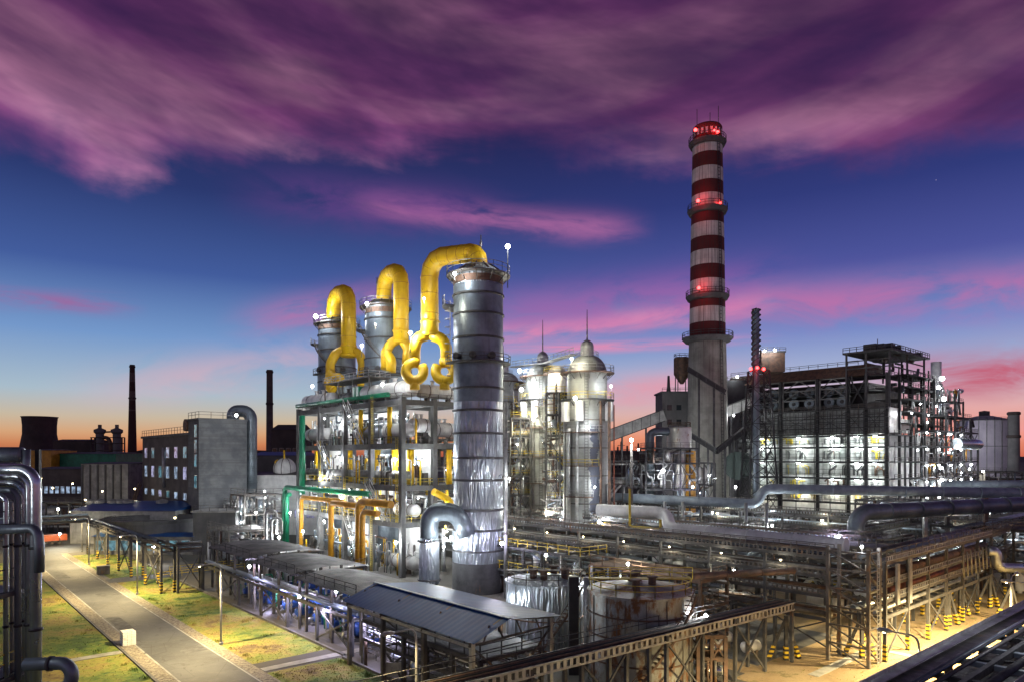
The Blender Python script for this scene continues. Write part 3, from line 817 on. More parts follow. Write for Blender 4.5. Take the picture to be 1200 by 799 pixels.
    m.tube([q+Vector((0, 0, 4.0)), q+Vector((0, 0, 4.6))], 0.2, 8); P(m, 'vent_rod', 'galvanised', t)
    return t, c, r, zt
t1, c1, r1, z1 = scrubber(560.5, 102.6, 7.4, 318, 697, 'nearest and tallest silver scrubber tower with wrinkled bright cladding and dark ring flanges', [344, 367, 395, 454, 480, 507, 536, 562, 597, 621, 645], 1)
t2, c2, r2, z2 = scrubber(452, 138, 8.2, 357, 0, 'middle grey scrubber tower behind the concrete frame, under the second yellow duct', [373, 396, 420, 440])
t3, c3, r3, z3 = scrubber(395, 158, 8.4, 377, 0, 'farthest grey scrubber tower, under the smallest yellow duct, with the bright light on its deck', [392, 410, 430, 447])

DUC = 'yellow gas ducts'
def duct(name, label, pts, rad, mitre_n, branches, rr=0.62):
    t = T('yellow_duct', label, 'duct', pts[0], DUC)
    m = MB(); m.tube(pts, rad, 22, cap=True, bend=rad*2.0, k=3); P(m, 'main_pipe', 'yellow_paint', t)
    for b in branches:
        m = MB(); m.tube(b, rad*rr, 16, bend=rad*1.2, k=4); P(m, 'branch_pipe', 'yellow_paint', t)
    for i in (len(pts)-1,):
        m = MB(); a = pts[-1]; m.cyl(a, rad*1.12, 0.2, 0.5, 20); m.cyl(a, rad*1.12, 2.2, 2.45, 20); P(m, 'flange', 'yellow_paint', t)
    # elbow stiffener bands
    m = MB(); f = fillet([Vector(p) for p in pts], rad*2.0, 3)
    for a, b in zip(f[:-1], f[1:]):
        if (b-a).length > 5:
            for q in (0.28, 0.62):
                p = a.lerp(b, q); d = (b-a).normalized(); m.tube([p-d*0.06, p+d*0.06], rad*1.03, 20)
    P(m, 'band', 'ochre_pipe', t)
    for w in f[1:-1]:
        i_ = f.index(w); d = (f[i_+1]-f[i_-1]).normalized(); P(MB().tube([w-d*.05, w+d*.05], rad*1.025, 22), 'weld_seam', 'ochre_pipe', t)
    return t
# duct 1: from the near tower over to the vessel on the frame roof
Yd = 110.0
A0 = W(561, 322, 102.6); A1 = W(560, 296, 102.6); A2 = W(503, 302, Yd); A3 = W(504, 394, Yd)
def curl(px, py, Y, px2, yend, side):
    """a branch that leaves sideways, drops and curls round into the vessel"""
    return [W(504, 388, Y), W(px, py, Y-0.3), W(px2, py+14, Y-0.6), W(px2, yend-8, Y-0.6), W(px2+side*10, yend+2, Y-1.4), W(px2+side*12, yend-12, Y-2.2), W(px2+side*2, yend-12, Y-2.6), W(px2+side*2, yend+10, Y-1.2)]
def ring(px, py, Y, rp, a0, a1, k=14):
    return [W(px+rp*math.cos(R(a0+(a1-a0)*i/k)), py-rp*math.sin(R(a0+(a1-a0)*i/k)), Y-1.2*math.sin(PI*i/k)) for i in range(k+1)]
duct('d1', 'largest yellow duct, arching from the nearest tower down to the white vessel', [A0, A1, A2, A3], 1.42, 3,
     [[W(504, 391, Yd), W(489, 396, Yd-0.3), W(486, 408, Yd-0.5), W(486, 424, Yd)], [W(504, 391, Yd), W(519, 398, Yd-0.3), W(523, 408, Yd), W(523, 425, Yd)]], 0.66)
rt_ = bpy.data.objects['yellow_duct']
for px, a0, a1 in ((486, 70, 395), (521, 110, -215)):
    P(MB().tube(ring(px, 435, Yd-.6, 10.5, a0, a1), .80, 16), 'curl_pipe', 'yellow_paint', rt_)
    P(MB().tube([W(px, 445, Yd-1.6), W(px, 456, Yd-1.6)], .80, 16), 'drop_pipe', 'yellow_paint', rt_)
Ye = 131.0
duct('d2', 'middle yellow duct looping over from the second scrubber tower', [W(450, 360, 137), W(450, 322, 137), W(470, 316, Ye), W(470, 402, Ye)], 1.48, 3,
     [[W(470, 396, Ye), W(458, 402, Ye-0.3), W(452, 413, Ye-0.5), W(452, 432, Ye-1)], [W(470, 396, Ye), W(478, 408, Ye), W(476, 430, Ye)], [W(452, 413, Ye-1), W(459, 421, Ye-2), W(458, 436, Ye-2)]])
Yf = 150.0
duct('d3', 'smallest yellow duct looping over from the farthest scrubber tower', [W(391, 382, 157), W(391, 345, 157), W(408.5, 341, Yf), W(408.5, 418, Yf)], 1.62, 3,
     [[W(408, 408, Yf), W(393, 414, Yf-0.3), W(387, 426, Yf-0.5), W(387, 446, Yf-1)], [W(408, 408, Yf), W(422, 415, Yf), W(425, 427, Yf-0.2), W(423, 452, Yf-1)], [W(387, 436, Yf-1), W(392, 443, Yf-2), W(399, 441, Yf-2.5), W(399, 452, Yf-2)], [W(387, 440, Yf-1), W(384, 452, Yf-1.5), W(391, 457, Yf-2)]])

# ------------------------------------------------------------------ concrete frame building
FU = [96.7, 106.7, 116.6, 126.6, 136.6]; FV = [61.3, 67.7]; FZ = [9.1, 15.2, 22.3, 29.6]
fr = T('process_building', 'open concrete frame building of four storeys full of white vessels and pipes', 'building', S(96.7, 61.3, 0))
def incol(u, v): return v < 70 or u < 108
for v in FV+[74.1]:
    for u in FU:
        if incol(u, v): P(MB(S).box(u-0.42, u+0.42, v-0.42, v+0.42, 0, 30.0), 'column', 'concrete', fr)
for z in FZ:
    m = MB(S)
    for v in FV: m.box(FU[0]+0.42, FU[-1]-0.42, v-0.3, v+0.3, z-0.9, z)
    for u in FU: m.box(u-0.28, u+0.28, FV[0]+0.42, FV[1]-0.42, z-0.9, z)
    for u in FU[:2]: m.box(u-0.28, u+0.28, FV[1]+0.42, 73.7, z-0.9, z)
    m.box(FU[0]+0.42, FU[1]-0.42, 73.8, 74.4, z-0.9, z)
    bm = P(m, 'floor_beams', 'concrete', fr)
    m = MB(S); m.box(FU[0]+0.3, FU[-1]-0.3, FV[0]+0.3, FV[1]-0.3, z-0.2, z+0.03); m.box(FU[0]+0.3, FU[1]-0.3, FV[1]+0.3, 73.8, z-0.2, z+0.03)
    P(m, 'floor_slab', 'concrete', fr)
    P(MB(S).rail([(FU[-1], FV[0]-0.1, z), (FU[0]-0.1, FV[0]-0.1, z), (FU[0]-0.1, 74, z)], 1.15, 0.08), 'handrail', 'yellow_rail' if z < 20 else 'steel', fr)
# white partition panels along the back row
for (a, b, z0, z1) in [(97.5, 106, 15.3, 21.3), (107.3, 116, 9.2, 14.2), (117.2, 126, 22.4, 28.6), (127.2, 136, 9.2, 14.2), (117.2, 126, 0.1, 8), (97.5, 106, 0.1, 8), (127.2, 136, 22.4, 28.6), (107.3, 116, 22.4, 28.5), (127.2, 136, 15.3, 21.3)]:
    P(MB(S).box(a, b, 67.95, 68.15, z0, z1), 'partition_panel', 'white_paint', fr)
# vessels and pipes in the bays, each its own thing resting on a floor
FRG = 'vessels on the frame floors'
def vessel(u0, u1, v, z, r, label, mat='white_paint', saddles=True, along='u', cat='vessel', group=None):
    a, b = ((u0, v, z), (u1, v, z)) if along == 'u' else ((v, u0, z), (v, u1, z))
    mid = ((a[0]+b[0])/2, (a[1]+b[1])/2)
    t = T('horizontal_vessel', label, cat, S(mid[0], mid[1], z-r), group)
    m = MB(S); m.hcyl(a, b, r, 28, 0.5); P(m, 'shell', mat, t)
    A = Vector(a); B = Vector(b)
    for q in (0.2, 0.8):
        p = A.lerp(B, q); d = (B-A).normalized(); m = MB(S); m.tube([p-d*0.07, p+d*0.07], r*1.04, 24); P(m, 'band', 'steel', t)
        if saddles: P(MB(S).box(p.x-0.35, p.x+0.35, p.y-0.35, p.y+0.35, z-r-0.55, z-r*0.7) if along == 'u' else MB(S).box(p.x-0.35, p.x+0.35, p.y-0.35, p.y+0.35, z-r-0.55, z-r*0.7), 'saddle', 'steel', t)
    for q in (0.35, 0.62):
        m = MB(S); p = A.lerp(B, q); m.tube([(p.x, p.y, z+r*0.8), (p.x, p.y, z+r+0.7)], r*0.25, 10); m.tube([(p.x, p.y, z+r+0.6), (p.x, p.y, z+r+0.72)], r*0.38, 10)
        P(m, 'nozzle', mat, t)
    return t
vessel(97.5, 104.8, 63.4, 24.6, 1.25, 'pale cylinder on the third floor right of the corner column', 'white_paint')
vessel(107.6, 115.2, 63.4, 24.6, 1.25, 'silver cylinder on the third floor in the bay left of the corner bay', 'aluminium')
vessel(127.3, 135.5, 63.4, 24.6, 1.3, 'white cylinder on the third floor at the left end of the frame', 'white_paint')
vessel(69.2, 73.5, 99.5, 24.8, 1.3, 'grey cylinder on the third floor behind the near silver tower', 'white_paint', along='v')
vessel(63.8, 67.0, 97.9, 25.4, 1.2, 'white drum on the third floor in the narrow right bay', 'white_paint', along='v')
for i, (a, b) in enumerate([(97.5, 105.9), (107.6, 115.9), (117.5, 125.8), (127.4, 135.9)]):
    vessel(a, b, 62.9, 16.9, 0.75, ['slim grey exchanger on the second floor beside the corner column', 'slim grey exchanger on the second floor, second bay from the corner', 'slim grey exchanger on the second floor, third bay from the corner', 'slim grey exchanger on the second floor at the far left bay'][i], 'grey_paint', group='slim exchangers on the second floor')
vessel(97.6, 103, 64.5, 10.9, 1.1, 'pale drum on the first floor beside the corner column', 'white_paint')
vessel(109, 115, 64.5, 10.9, 1.1, 'silver drum on the first floor, second bay from the corner', 'aluminium')
vessel(118, 124.5, 64.5, 10.9, 1.0, 'white drum on the first floor, third bay from the corner', 'white_paint')
vessel(98, 104.5, 64.5, 1.9, 1.2, 'white drum on the ground under the corner bay', 'white_paint')
vessel(119, 125.5, 64.5, 1.9, 1.2, 'grey drum on the ground under the third bay', 'aluminium')
# roof: big white vessels the ducts drop into
vessel(97.5, 112.5, 63.6, 31.6, 1.45, 'large white vessel on the frame roof under the biggest yellow duct', 'white_paint')
vessel(66.0, 73.5, 98.6, 31.4, 1.2, 'white vessel on the roof edge behind the near silver tower', 'white_paint', along='v')
vessel(127.5, 139.0, 64.4, 31.6, 1.5, 'white vessel on the frame roof under the smallest yellow duct', 'white_paint')
vessel(116.0, 121.5, 63.6, 31.3, 1.1, 'dark round-ended drum on the frame roof between the ducts', 'dark_steel')
# roof clutter: green cabinets, brown platform
for i, (u, lab) in enumerate([(113.6, 'green upright cabinet on the frame roof beside the big white vessel'), (115.0, 'second green cabinet on the frame roof, next to the dark drum')]):
    t = T('green_cabinet', lab, 'cabinet', S(u, 63, 30.03)); P(MB(S).box(u-0.5, u+0.5, 62.2, 63.4, 30.03, 33.0), 'body', 'green_paint', t)
    P(MB(S).box(u-0.55, u+0.55, 62.15, 63.45, 33.0, 33.12), 'cap', 'grey_paint', t)
m = T('roof_platform', 'raised steel platform with railings above the frame roof between the yellow ducts', 'platform', S(112, 65, 30.03))
P(MB(S).box(109, 127, 62.0, 66.5, 34.4, 34.6), 'deck', 'steel', m)
P(MB(S).rail([(109, 62, 34.6), (127, 62, 34.6), (127, 66.5, 34.6), (109, 66.5, 34.6), (109, 62, 34.6)], 1.1, 0.08), 'handrail', 'galvanised', m)
for u in (109.3, 115.3, 121, 126.7):
    for v in (62.3, 66.2): P(MB(S).beam((u, v, 30.03), (u, v, 34.4), 0.2), 'leg', 'steel', m)
# pipes on the frame
def pipe(label, pts, r, mat, cat='pipe', bend=None, T_=S, group=None, name='pipe', flanges=True, n=14):
    pts = [Vector(p) for p in pts]
    t = T(name, label, cat, T_(*min(pts, key=lambda q: q.z)), group)
    m = MB(T_); m.tube(pts, r, n, bend=bend or r*2.2); P(m, 'run', mat, t)
    if flanges:
        for a, b in zip(pts[:-1], pts[1:]):
            L = (b-a).length; d = (b-a).normalized()
            for k in range(1, int(L//6)+1):
                p = a+d*(L*k/(int(L//6)+1)); P(MB(T_).tube([p-d*0.05, p+d*0.05], r*1.12, n), 'joint', mat, t)
    return t
for u, lab in [(99.3, 'yellow riser in the corner bay of the second floor'), (104.3, 'yellow riser beside the second column from the corner'), (110.4, 'yellow riser in the middle of the second bay'), (121.0, 'yellow riser in the third bay, second floor'), (134.8, 'yellow riser at the left end bay')]:
    pipe(lab, [(u, 64.6, 15.3), (u, 64.6, 21.3)], 0.62, 'yellow_paint')
pipe('yellow riser behind the near silver tower', [(96.2, 70.5, 15.3), (96.2, 70.5, 21.3)], 0.5, 'yellow_paint')
pipe('yellow riser on the third floor, second bay', [(111.6, 61.9, 22.4), (111.6, 61.9, 28.6)], 0.42, 'yellow_paint')
pipe('yellow riser on the third floor, corner bay', [(102.0, 62.1, 22.4), (102.0, 62.1, 28.6)], 0.42, 'yellow_paint')
pipe('long green pipe lying along the left roof edge', [(138.0, 61.5, 30.7), (101.5, 61.5, 30.7)], 0.42, 'green_paint')
pipe('vertical green pipe at the left end of the frame', [(133.5, 60.6, 12.4), (133.5, 60.6, 28.5)], 0.6, 'green_paint')
pipe('dark green pipe that crosses the first floor and drops at the left end', [(105, 59.9, 13.6), (140.5, 59.9, 13.6), (140.5, 59.9, 0)], 0.5, 'green_paint')
pipe('thin green pipe beside the thick green drop pipe', [(137.2, 59.6, 12.2), (138.6, 59.6, 12.2), (138.6, 59.6, 0)], 0.42, 'green_paint')
pipe('yellow pipe running level under the first floor to the farthest drop leg', [(112, 58.6, 12.0), (129.5, 58.6, 12.0), (129.5, 58.6, 0)], 0.42, 'ochre_pipe')
pipe('thick yellow pipe dropping in front of the third bay', [(104.5, 58.2, 11.6), (116.0, 58.2, 11.6), (116.0, 58.2, 0)], 0.52, 'ochre_pipe')
pipe('thickest yellow drop pipe in front of the second bay', [(94.8, 58.0, 12.4), (105.3, 58.0, 12.4), (105.3, 58.0, 0)], 0.62, 'ochre_pipe')
pipe('yellow drop pipe paired with the thickest one', [(97.5, 57.2, 10.8), (102.6, 57.2, 10.8), (102.6, 57.2, 0)], 0.48, 'ochre_pipe')
pipe('curving yellow elbow right of the corner column', [(95.2, 66.5, 14.2), (95.2, 69.5, 12.8), (94.5, 71.5, 9.5)], 0.6, 'yellow_paint')
pipe('bare silver hoop pipe standing left of the near tower', [(85.5, 57.6, 0), (85.5, 57.6, 8.6), (82.8, 59.6, 8.6), (82.8, 59.6, 3)], 0.3, 'galvanised', 'pipe')
# silver fan casing and dark elbow at the foot of the near tower
t = T('fan_scrubber', 'silver cylinder with a fat dark elbow duct feeding the near tower', 'duct', W(503, 675, 100))
c = W(503, 675, 100); zb_ = 0
P(MB().lathe((c.x, c.y, 0), [(0, 1.6), (1.5, 1.6), (1.5, 8.0), (1.3, 8.3), (0, 8.3)], 28), 'casing', 'wrinkled_aluminium', t)
P(MB().lathe((c.x, c.y, 0), [(1.5, 2.0), (1.75, 2.0), (1.75, 2.25), (1.5, 2.25)], 28).lathe((c.x, c.y, 0), [(1.5, 7.6), (1.75, 7.6), (1.75, 7.85), (1.5, 7.85)], 28), 'flange', 'dark_steel', t)
P(MB().tube([(c.x, c.y, 8.2), (c.x, c.y, 12.0), (c.x+4.3, c.y-.6, 12.0), (c.x+5.6, c.y-0.8, 8.5)], 1.35, 22, bend=2.6, k=8), 'elbow', 'dull_aluminium', t)
for a in (45, 135, 225, 315):
    q = Vector((c.x+1.4*math.cos(R(a)), c.y+1.4*math.sin(R(a)), 0)); P(MB().beam(q, q+Vector((0, 0, 1.7)), 0.25), 'leg', 'dark_steel', t)
# stairs inside frame
for i, (z0, z1_, u) in enumerate([(0.0, 9.1, 108.5), (9.1, 15.2, 100.5), (15.2, 22.3, 119), (22.3, 29.6, 108.5)]):
    O(MB(S).stair((u, 60.3, z0), (u+6, 60.3, z1_), (0, 1, 0), 0.9), 'staircase', 'galvanised', ['open steel stair from the ground to the first floor of the frame', 'open steel stair from the first to the second floor of the frame', 'open steel stair from the second to the third floor of the frame', 'open steel stair up to the frame roof'][i], 'staircase')
# fine instrument piping in the bays
rnd = random.Random(11); k = 0
for z in (0, 9.1, 15.2, 22.3):
    for u in (98, 108, 118, 128):
        t = T('pipe_manifold', '', 'pipework', S(u+4, 63, z+0.03), 'small pipework in the frame bays')
        t['label'] = 'small valves and risers in the frame %s, %s' % ({0: 'ground level', 9.1: 'first floor', 15.2: 'second floor', 22.3: 'third floor'}[z], {98: 'bay beside the corner column', 108: 'second bay from the corner', 118: 'third bay from the corner', 128: 'bay at the far left end'}[u])
        for j in range(15):
            a = u+rnd.uniform(0, 7.5); v = rnd.uniform(61.8, 67); h = rnd.uniform(2, 5.2); b = a+rnd.uniform(-2, 2)
            m = MB(S); m.tube([(a, v, z+0.03), (a, v, z+h), (b, v, z+h), (b, v, z+0.03 if rnd.random() < .5 else z+5.2)], rnd.choice([0.09, 0.13, 0.18]), 8, bend=0.3, k=3); P(m, 'pipe', rnd.choice(['galvanised', 'aluminium', 'white_paint', 'steel', 'yellow_paint']), t)
            if j < 3: m = MB(S); m.ball((a, v, z+h*0.5), 0.3, 8, 6); P(m, 'valve', rnd.choice(['rust', 'steel', 'green_paint']), t)

rnd = random.Random(12)
for zi, z in enumerate((3.5, 11.8, 18.6, 26.2)):
    for q in range(4):
        v = rnd.uniform(61.8, 67.2); a = rnd.uniform(97, 112); b = a+rnd.uniform(10, 24); zz = z+rnd.uniform(-1.2, 2.4)
        P(MB(S).tube([(a, v, zz-2.2), (a, v, zz), (b, v, zz), (b, v, zz+1.5)], rnd.choice([.16, .24, .36]), 10, bend=.6, k=3), 'level_pipe', rnd.choice(['aluminium', 'dull_aluminium', 'galvanised', 'dark_steel', 'rust', 'ochre_pipe']), fr)
for u, z0, z1_ in ((106.0, 0, 9.1), (115.8, 9.1, 15.2), (105.7, 22.3, 29.6), (125.9, 15.2, 22.3), (97.6, 9.1, 22.3)):
    P(MB(S).ladder((u, 60.8, z0), (u, 60.8, z1_+1), (1, 0, 0), .6, .4, .07), 'ladder', 'yellow_rail', fr)
for u in FU[:-1]:
    for z in (9.1, 15.2, 22.3):
        P(MB(S).box(u+1.0, u+3.2, 66.2, 67.2, z+.03, z+2.1), 'control_box', rnd.choice(['grey_paint', 'dark_steel', 'steel']), fr)
# ------------------------------------------------------------------ three domed purge towers
DG = 'domed silo towers'
def domed(px, Y, wpx, label, yd, yt, yant, ybase, mat, cap=0.25):
    c = Vector(((px-600)/800*Y, Y, 0)); r = wpx/2/800*Y
    t = T('domed_tower', label, 'tower', c, DG)
    zd, zt, za = Z(yd, Y), Z(yt, Y), Z(yant, Y); zb = Z(ybase, Y)
    P(MB().lathe(c, [(0, zb), (r, zb), (r, zd-4.4), (r*0.97, zd-4.4), (r*0.97, zd)], 48), 'shell', mat, t)
    prof = [(r*0.97, zd)]+[(r*0.97*math.cos(a)**0.75, zd+(zt-zd)*math.sin(a)) for a in [R(x) for x in (12, 25, 38, 50, 60, 68)]]+[(r*cap, zt-(zt-zd)*0.05), (0, zt)]
    P(MB().lathe(c, prof, 48), 'dome', 'stained_cladding', t)
    l = P(MB().lathe(c, [(r*cap*1.3, zt-0.5), (r*cap*1.3, zt+1.6), (r*cap*1.1, zt+2.2), (r*cap*0.5, zt+2.7), (0, zt+2.8)], 20), 'lantern', 'galvanised', t)
    P(MB().tube([c+Vector((0, 0, zt+2.7)), c+Vector((0, 0, za))], [0.14, 0.05], 8), 'antenna', 'steel', l)
    for k, z in enumerate((zd-4.6, zd+0.3)):
        rr = r+1.2
        dk = P(MB().lathe(c, [(r*0.95, z), (rr, z), (rr, z+0.16), (r*0.95, z+0.16)], 40), 'ring_platform', 'rust' if k else 'dark_steel', t)
        P(MB().ringrail(c+Vector((0, 0, z+0.16)), rr-0.05, h=1.2), 'handrail', 'yellow_rail' if k == 0 else 'galvanised', dk)
        m = MB()
        for j in range(16):
            a = 2*PI*j/16; o = Vector((math.cos(a), math.sin(a), 0)); m.beam(c+o*(r*0.97)+Vector((0, 0, z-1.1)), c+o*(rr-0.1)+Vector((0, 0, z)), 0.1)
        P(m, 'bracket', 'dark_steel', dk)
    m = MB().ringrail(c+Vector((0, 0, zt-0.6)), r*0.55, h=1.1); P(m, 'top_rail', 'galvanised', t)
    for k, z in enumerate((zd-10.5, zd-16.5, zd-22)):
        if z < zb+3: continue
        a0_, a1_ = R(195+k*8), R(300-k*12)
        dk = P(MB().lathe(c, [(r, z), (r+1.3, z), (r+1.3, z+.14), (r, z+.14)], 24, a0_, a1_), 'part_platform', 'rust', t)
        P(MB().ringrail(c+Vector((0, 0, z+.14)), r+1.25, a0_, a1_, 1.1), 'handrail', 'yellow_rail' if k % 2 else 'galvanised', dk)
    for z in (zb+4, zb+9, zb+14, zb+19):
        P(MB().lathe(c, [(r, z-.1), (r+.08, z-.1), (r+.08, z+.1), (r, z+.1)], 48), 'weld_band', 'steel', t)
    o = Vector((math.cos(R(262)), math.sin(R(262)), 0)); P(MB().ladder(c+o*(r+.35)+Vector((0, 0, zb)), c+o*(r+.35)+Vector((0, 0, zd)), (1, 0, 0), .6, .5, .08), 'ladder', 'dark_steel', t)
    # small bins against the upper ring, risers down the shell
    for a in (200, 245, 330):
        o = Vector((math.cos(R(a)), math.sin(R(a)), 0)); q = c+o*(r+0.55)
        P(MB().cyl((q.x, q.y, 0), 0.8, zd-8.4, zd-4.9, 16), 'drum', 'white_paint', t)
    for a, rad, z0_, z1_ in ((238, 0.28, zb, zd-8), (300, 0.22, zb+2, zd-5), (212, 0.4, zb, zd-10), (186, 0.3, zb, zd-6)):
        o = Vector((math.cos(R(a)), math.sin(R(a)), 0)); q = c+o*(r+rad+0.1); P(MB().tube([q+Vector((0, 0, z0_)), q+Vector((0, 0, z1_)), c+o*(r-0.2)+Vector((0, 0, z1_))], rad, 10, bend=0.7), 'riser', 'galvanised' if a != 300 else 'rust', t)
    return t, c, r, zd
R1 = domed(688, 125, 48, 'rightmost domed silo tower with a long dark peeled patch down its shell', 440, 416, 363, 614, 'peeling_shell')
R2 = domed(636, 145, 41, 'middle domed silo tower lit bright white from below its dome', 444, 427, 375, 612, 'stained_cladding')
R3 = domed(590, 165, 38, 'domed silo tower half hidden behind the nearest silver tower', 450, 436, 405, 610, 'stained_cladding')
def mini(px, Y, wpx, yt, yb, label):
    c = Vector(((px-600)/800*Y, Y, 0)); r = wpx/2/800*Y; t = T('small_silo', label, 'silo', (c.x, c.y, Z(yb, Y)), 'small silos among the domed towers')
    zt, zb = Z(yt, Y), Z(yb, Y)
    P(MB().lathe(c, [(0, zb), (r*0.4, zb), (r, zb+2), (r, zt-1.4), (r*0.7, zt-0.4), (0, zt)], 28), 'shell', 'white_paint', t)
    for z in (zb+3, (zt+zb)/2, zt-1.6):
        P(MB().lathe(c, [(r, z), (r+0.9, z), (r+0.9, z+0.12), (r, z+0.12)], 24), 'ring_platform', 'rust', t)
        P(MB().ringrail(c+Vector((0, 0, z+0.12)), r+0.85, h=1.1), 'handrail', 'yellow_rail', t)
    for a in (45, 135, 225, 315): q = c+Vector((r*math.cos(R(a)), r*math.sin(R(a)), 0)); P(MB().beam(Vector((q.x, q.y, 0)), Vector((q.x, q.y, zb+3)), 0.3), 'leg', 'dark_steel', t)
mini(653, 135, 22, 428, 520, 'small white silo with ring walkways, tucked between the two right domed towers')
mini(617, 152, 20, 448, 520, 'small white silo between the middle domed tower and the hidden one')
# base slab building carrying the domed towers
t = T('silo_base', 'pale concrete base with rusty edge under the domed silo towers', 'building', W(650, 612, 135))
u0, v0 = UV(688/800*0+(688-600)/800*125, 125)
P(MB(S).box(u0-6, u0+46, v0-6.5, v0+8, 0, 7.1), 'wall', 'pale_concrete', t)
P(MB(S).box(u0-6.6, u0+46.4, v0-7.1, v0+8.4, 7.1, 7.5), 'edge', 'rust', t)
P(MB(S).rail([(u0+46, v0-7, 7.5), (u0-6.5, v0-7, 7.5), (u0-6.5, v0+8, 7.5)], 1.2, 0.08), 'handrail', 'yellow_rail', t)
# zigzag stair towers between the silos
def stairtower(px, Y, z0, z1_, w, d, label, mat='yellow_rail', st_=3.0):
    c = Vector(((px-600)/800*Y, Y, z0)); t = T('stair_tower', label, 'stair tower', c, 'zigzag stair towers')
    F = lambda x, y, z: c+Vector((x, y, z-0))
    for sx in (-1, 1):
        for sy in (-1, 1): P(MB(F).beam((sx*w/2, sy*d/2, 0), (sx*w/2, sy*d/2, z1_-z0), 0.18), 'post', 'dark_steel', t)
    z = 0; k = 0
    while z+st_ <= z1_-z0:
        s_ = 1 if k % 2 == 0 else -1
        P(MB(F).stair((-s_*w*0.42, -d*0.25*s_, z), (s_*w*0.42, -d*0.25*s_, z+st_), (0, 1, 0), 0.8, 0.1), 'flight', mat, t)
        m = MB(F); m.box(*(sorted((s_*w*0.30, s_*w*0.5))), -d/2, d/2, z+st_, z+st_+0.1)
        for a, b in (((-w/2, -d/2), (w/2, -d/2)), ((w/2, -d/2), (w/2, d/2)), ((w/2, d/2), (-w/2, d/2)), ((-w/2, d/2), (-w/2, -d/2))): m.beam((*a, z+st_+0.05), (*b, z+st_+0.05), 0.14)
        m.rail([(s_*w*0.5, -d/2, z+st_), (s_*w*0.5, d/2, z+st_)], 1.0, 0.06); P(m, 'landing', 'steel', t)
        z += st_; k += 1
    return t
stairtower(663, 130, 7.5, 34, 3.6, 2.6, 'zigzag yellow stair tower just left of the patched silo tower')
stairtower(611, 146, 7.5, 34, 3.4, 2.6, 'zigzag stair tower left of the middle silo tower')
stairtower(719, 124, 0, 15, 3.0, 2.4, 'low stair with grey rails right of the patched silo tower', 'galvanised')
t = T('steel_mast', 'tall rusty steel post right of the patched silo tower', 'post', (0.146*0+(714-600)/800*121, 121, 0)); x = (714-600)/800*121
P(MB().beam((x, 121, 0), (x, 121, Z(470, 121)), 0.45), 'post', 'rust', t); P(MB().beam((x+.9, 121.4, 0), (x+.9, 121.4, Z(474, 121)), 0.2), 'riser', 'red_oxide', t)
# slim post right of the near tower
x = (592.5-600)/800*97
t = T('steel_mast', 'tall slim grey post just right of the nearest silver tower', 'post', (x, 97, 0))
P(MB().tube([(x, 97, 0), (x, 97, Z(470, 97))], 0.28, 12), 'post', 'galvanised', t)
P(MB().tube([(x, 97, 17), (x, 97, 17.3)], 0.5, 12).tube([(x, 97, 9), (x, 97, 9.3)], 0.5, 12), 'flange', 'steel', t)
# walkways linking the silo tops
O(MB().rail([W(600, 430, 152), W(640, 425, 140), W(672, 415, 128)], 1.3, 0.09).beam(W(600, 430, 152), W(640, 425, 140), 1.6, 0.2).beam(W(640, 425, 140), W(672, 415, 128), 1.6, 0.2), 'walkway', 'galvanised', 'catwalk linking the tops of the domed silo towers', 'walkway')
O(MB().rail([W(600, 478, 150), W(640, 475, 138), W(668, 470, 128)], 1.3, 0.09).beam(W(600, 478, 150), W(640, 475, 138), 1.6, 0.2).beam(W(640, 475, 138), W(668, 470, 128), 1.6, 0.2), 'walkway', 'steel', 'lower catwalk between the domed silo towers', 'walkway')
# ------------------------------------------------------------------ the striped chimney
cx = (829-600)/800*CHY; cc = Vector((cx, CHY, 0))
t = T('chimney', 'very tall chimney with dark red and white bands above a concrete shaft', 'chimney', cc)
def cr(py): return (17.0+(py-140)*(8.0/445))/800*(CHY-5)
prof = []
for py in (620, 560, 500, 440, 393): prof.append((cr(py), CH(py)))
prof += [(cr(393)*0.98, CH(392.9)), (cr(300), CH(300)), (cr(200), CH(200)), (cr(157), CH(157))]
prof[0] = (prof[0][0], 0)
P(MB().lathe(cc, prof, 72), 'shaft', 'chimney_shell', t)
rt = cr(150)
m = MB().lathe(cc, [(rt, CH(157)), (rt, CH(142)), (rt*0.93, CH(140)), (rt*0.8, CH(140)), (rt*0.8, CH(146)), (0, CH(146))], 64)
hd = P(m, 'crown', 'stack_red', t)
for k in range(20):
    a = 2*PI*k/20; o = Vector((math.cos(a), math.sin(a), 0)); s_ = Vector((-o.y, o.x, 0))*0.35
    p = cc+o*(rt+0.02); P(MB().add([p-s_+Vector((0, 0, CH(153.5))), p+s_+Vector((0, 0, CH(153.5))), p+s_+Vector((0, 0, CH(146.5))), p-s_+Vector((0, 0, CH(146.5)))], [(0, 1, 2, 3)]), 'vent_slot', 'white_paint', hd)
for k, py in enumerate((159, 240, 343, 393)):
    r = cr(py); z = CH(py); e = 1.2 if k < 3 else 2.1
    pf = P(MB().lathe(cc, [(r, z-1.5), (r+e*0.55, z-1.2), (r+e, z-0.2), (r+e, z), (r, z)], 56), 'gallery', 'dark_concrete', t)
    P(MB().ringrail(cc+Vector((0, 0, z)), r+e-0.1, h=1.5, t=0.12, gap=2.2), 'handrail', 'dark_steel', pf)
m = MB()
for x, h in ((-3.4, 5), (3.0, 6), (0.5, 4)): m.tube([cc+Vector((x, -1, CH(140)-0.5)), cc+Vector((x, -1, CH(140)+h))], 0.09, 6)
P(m, 'lightning_rod', 'dark_steel', t)
m = MB()   # ladder up the face, dark
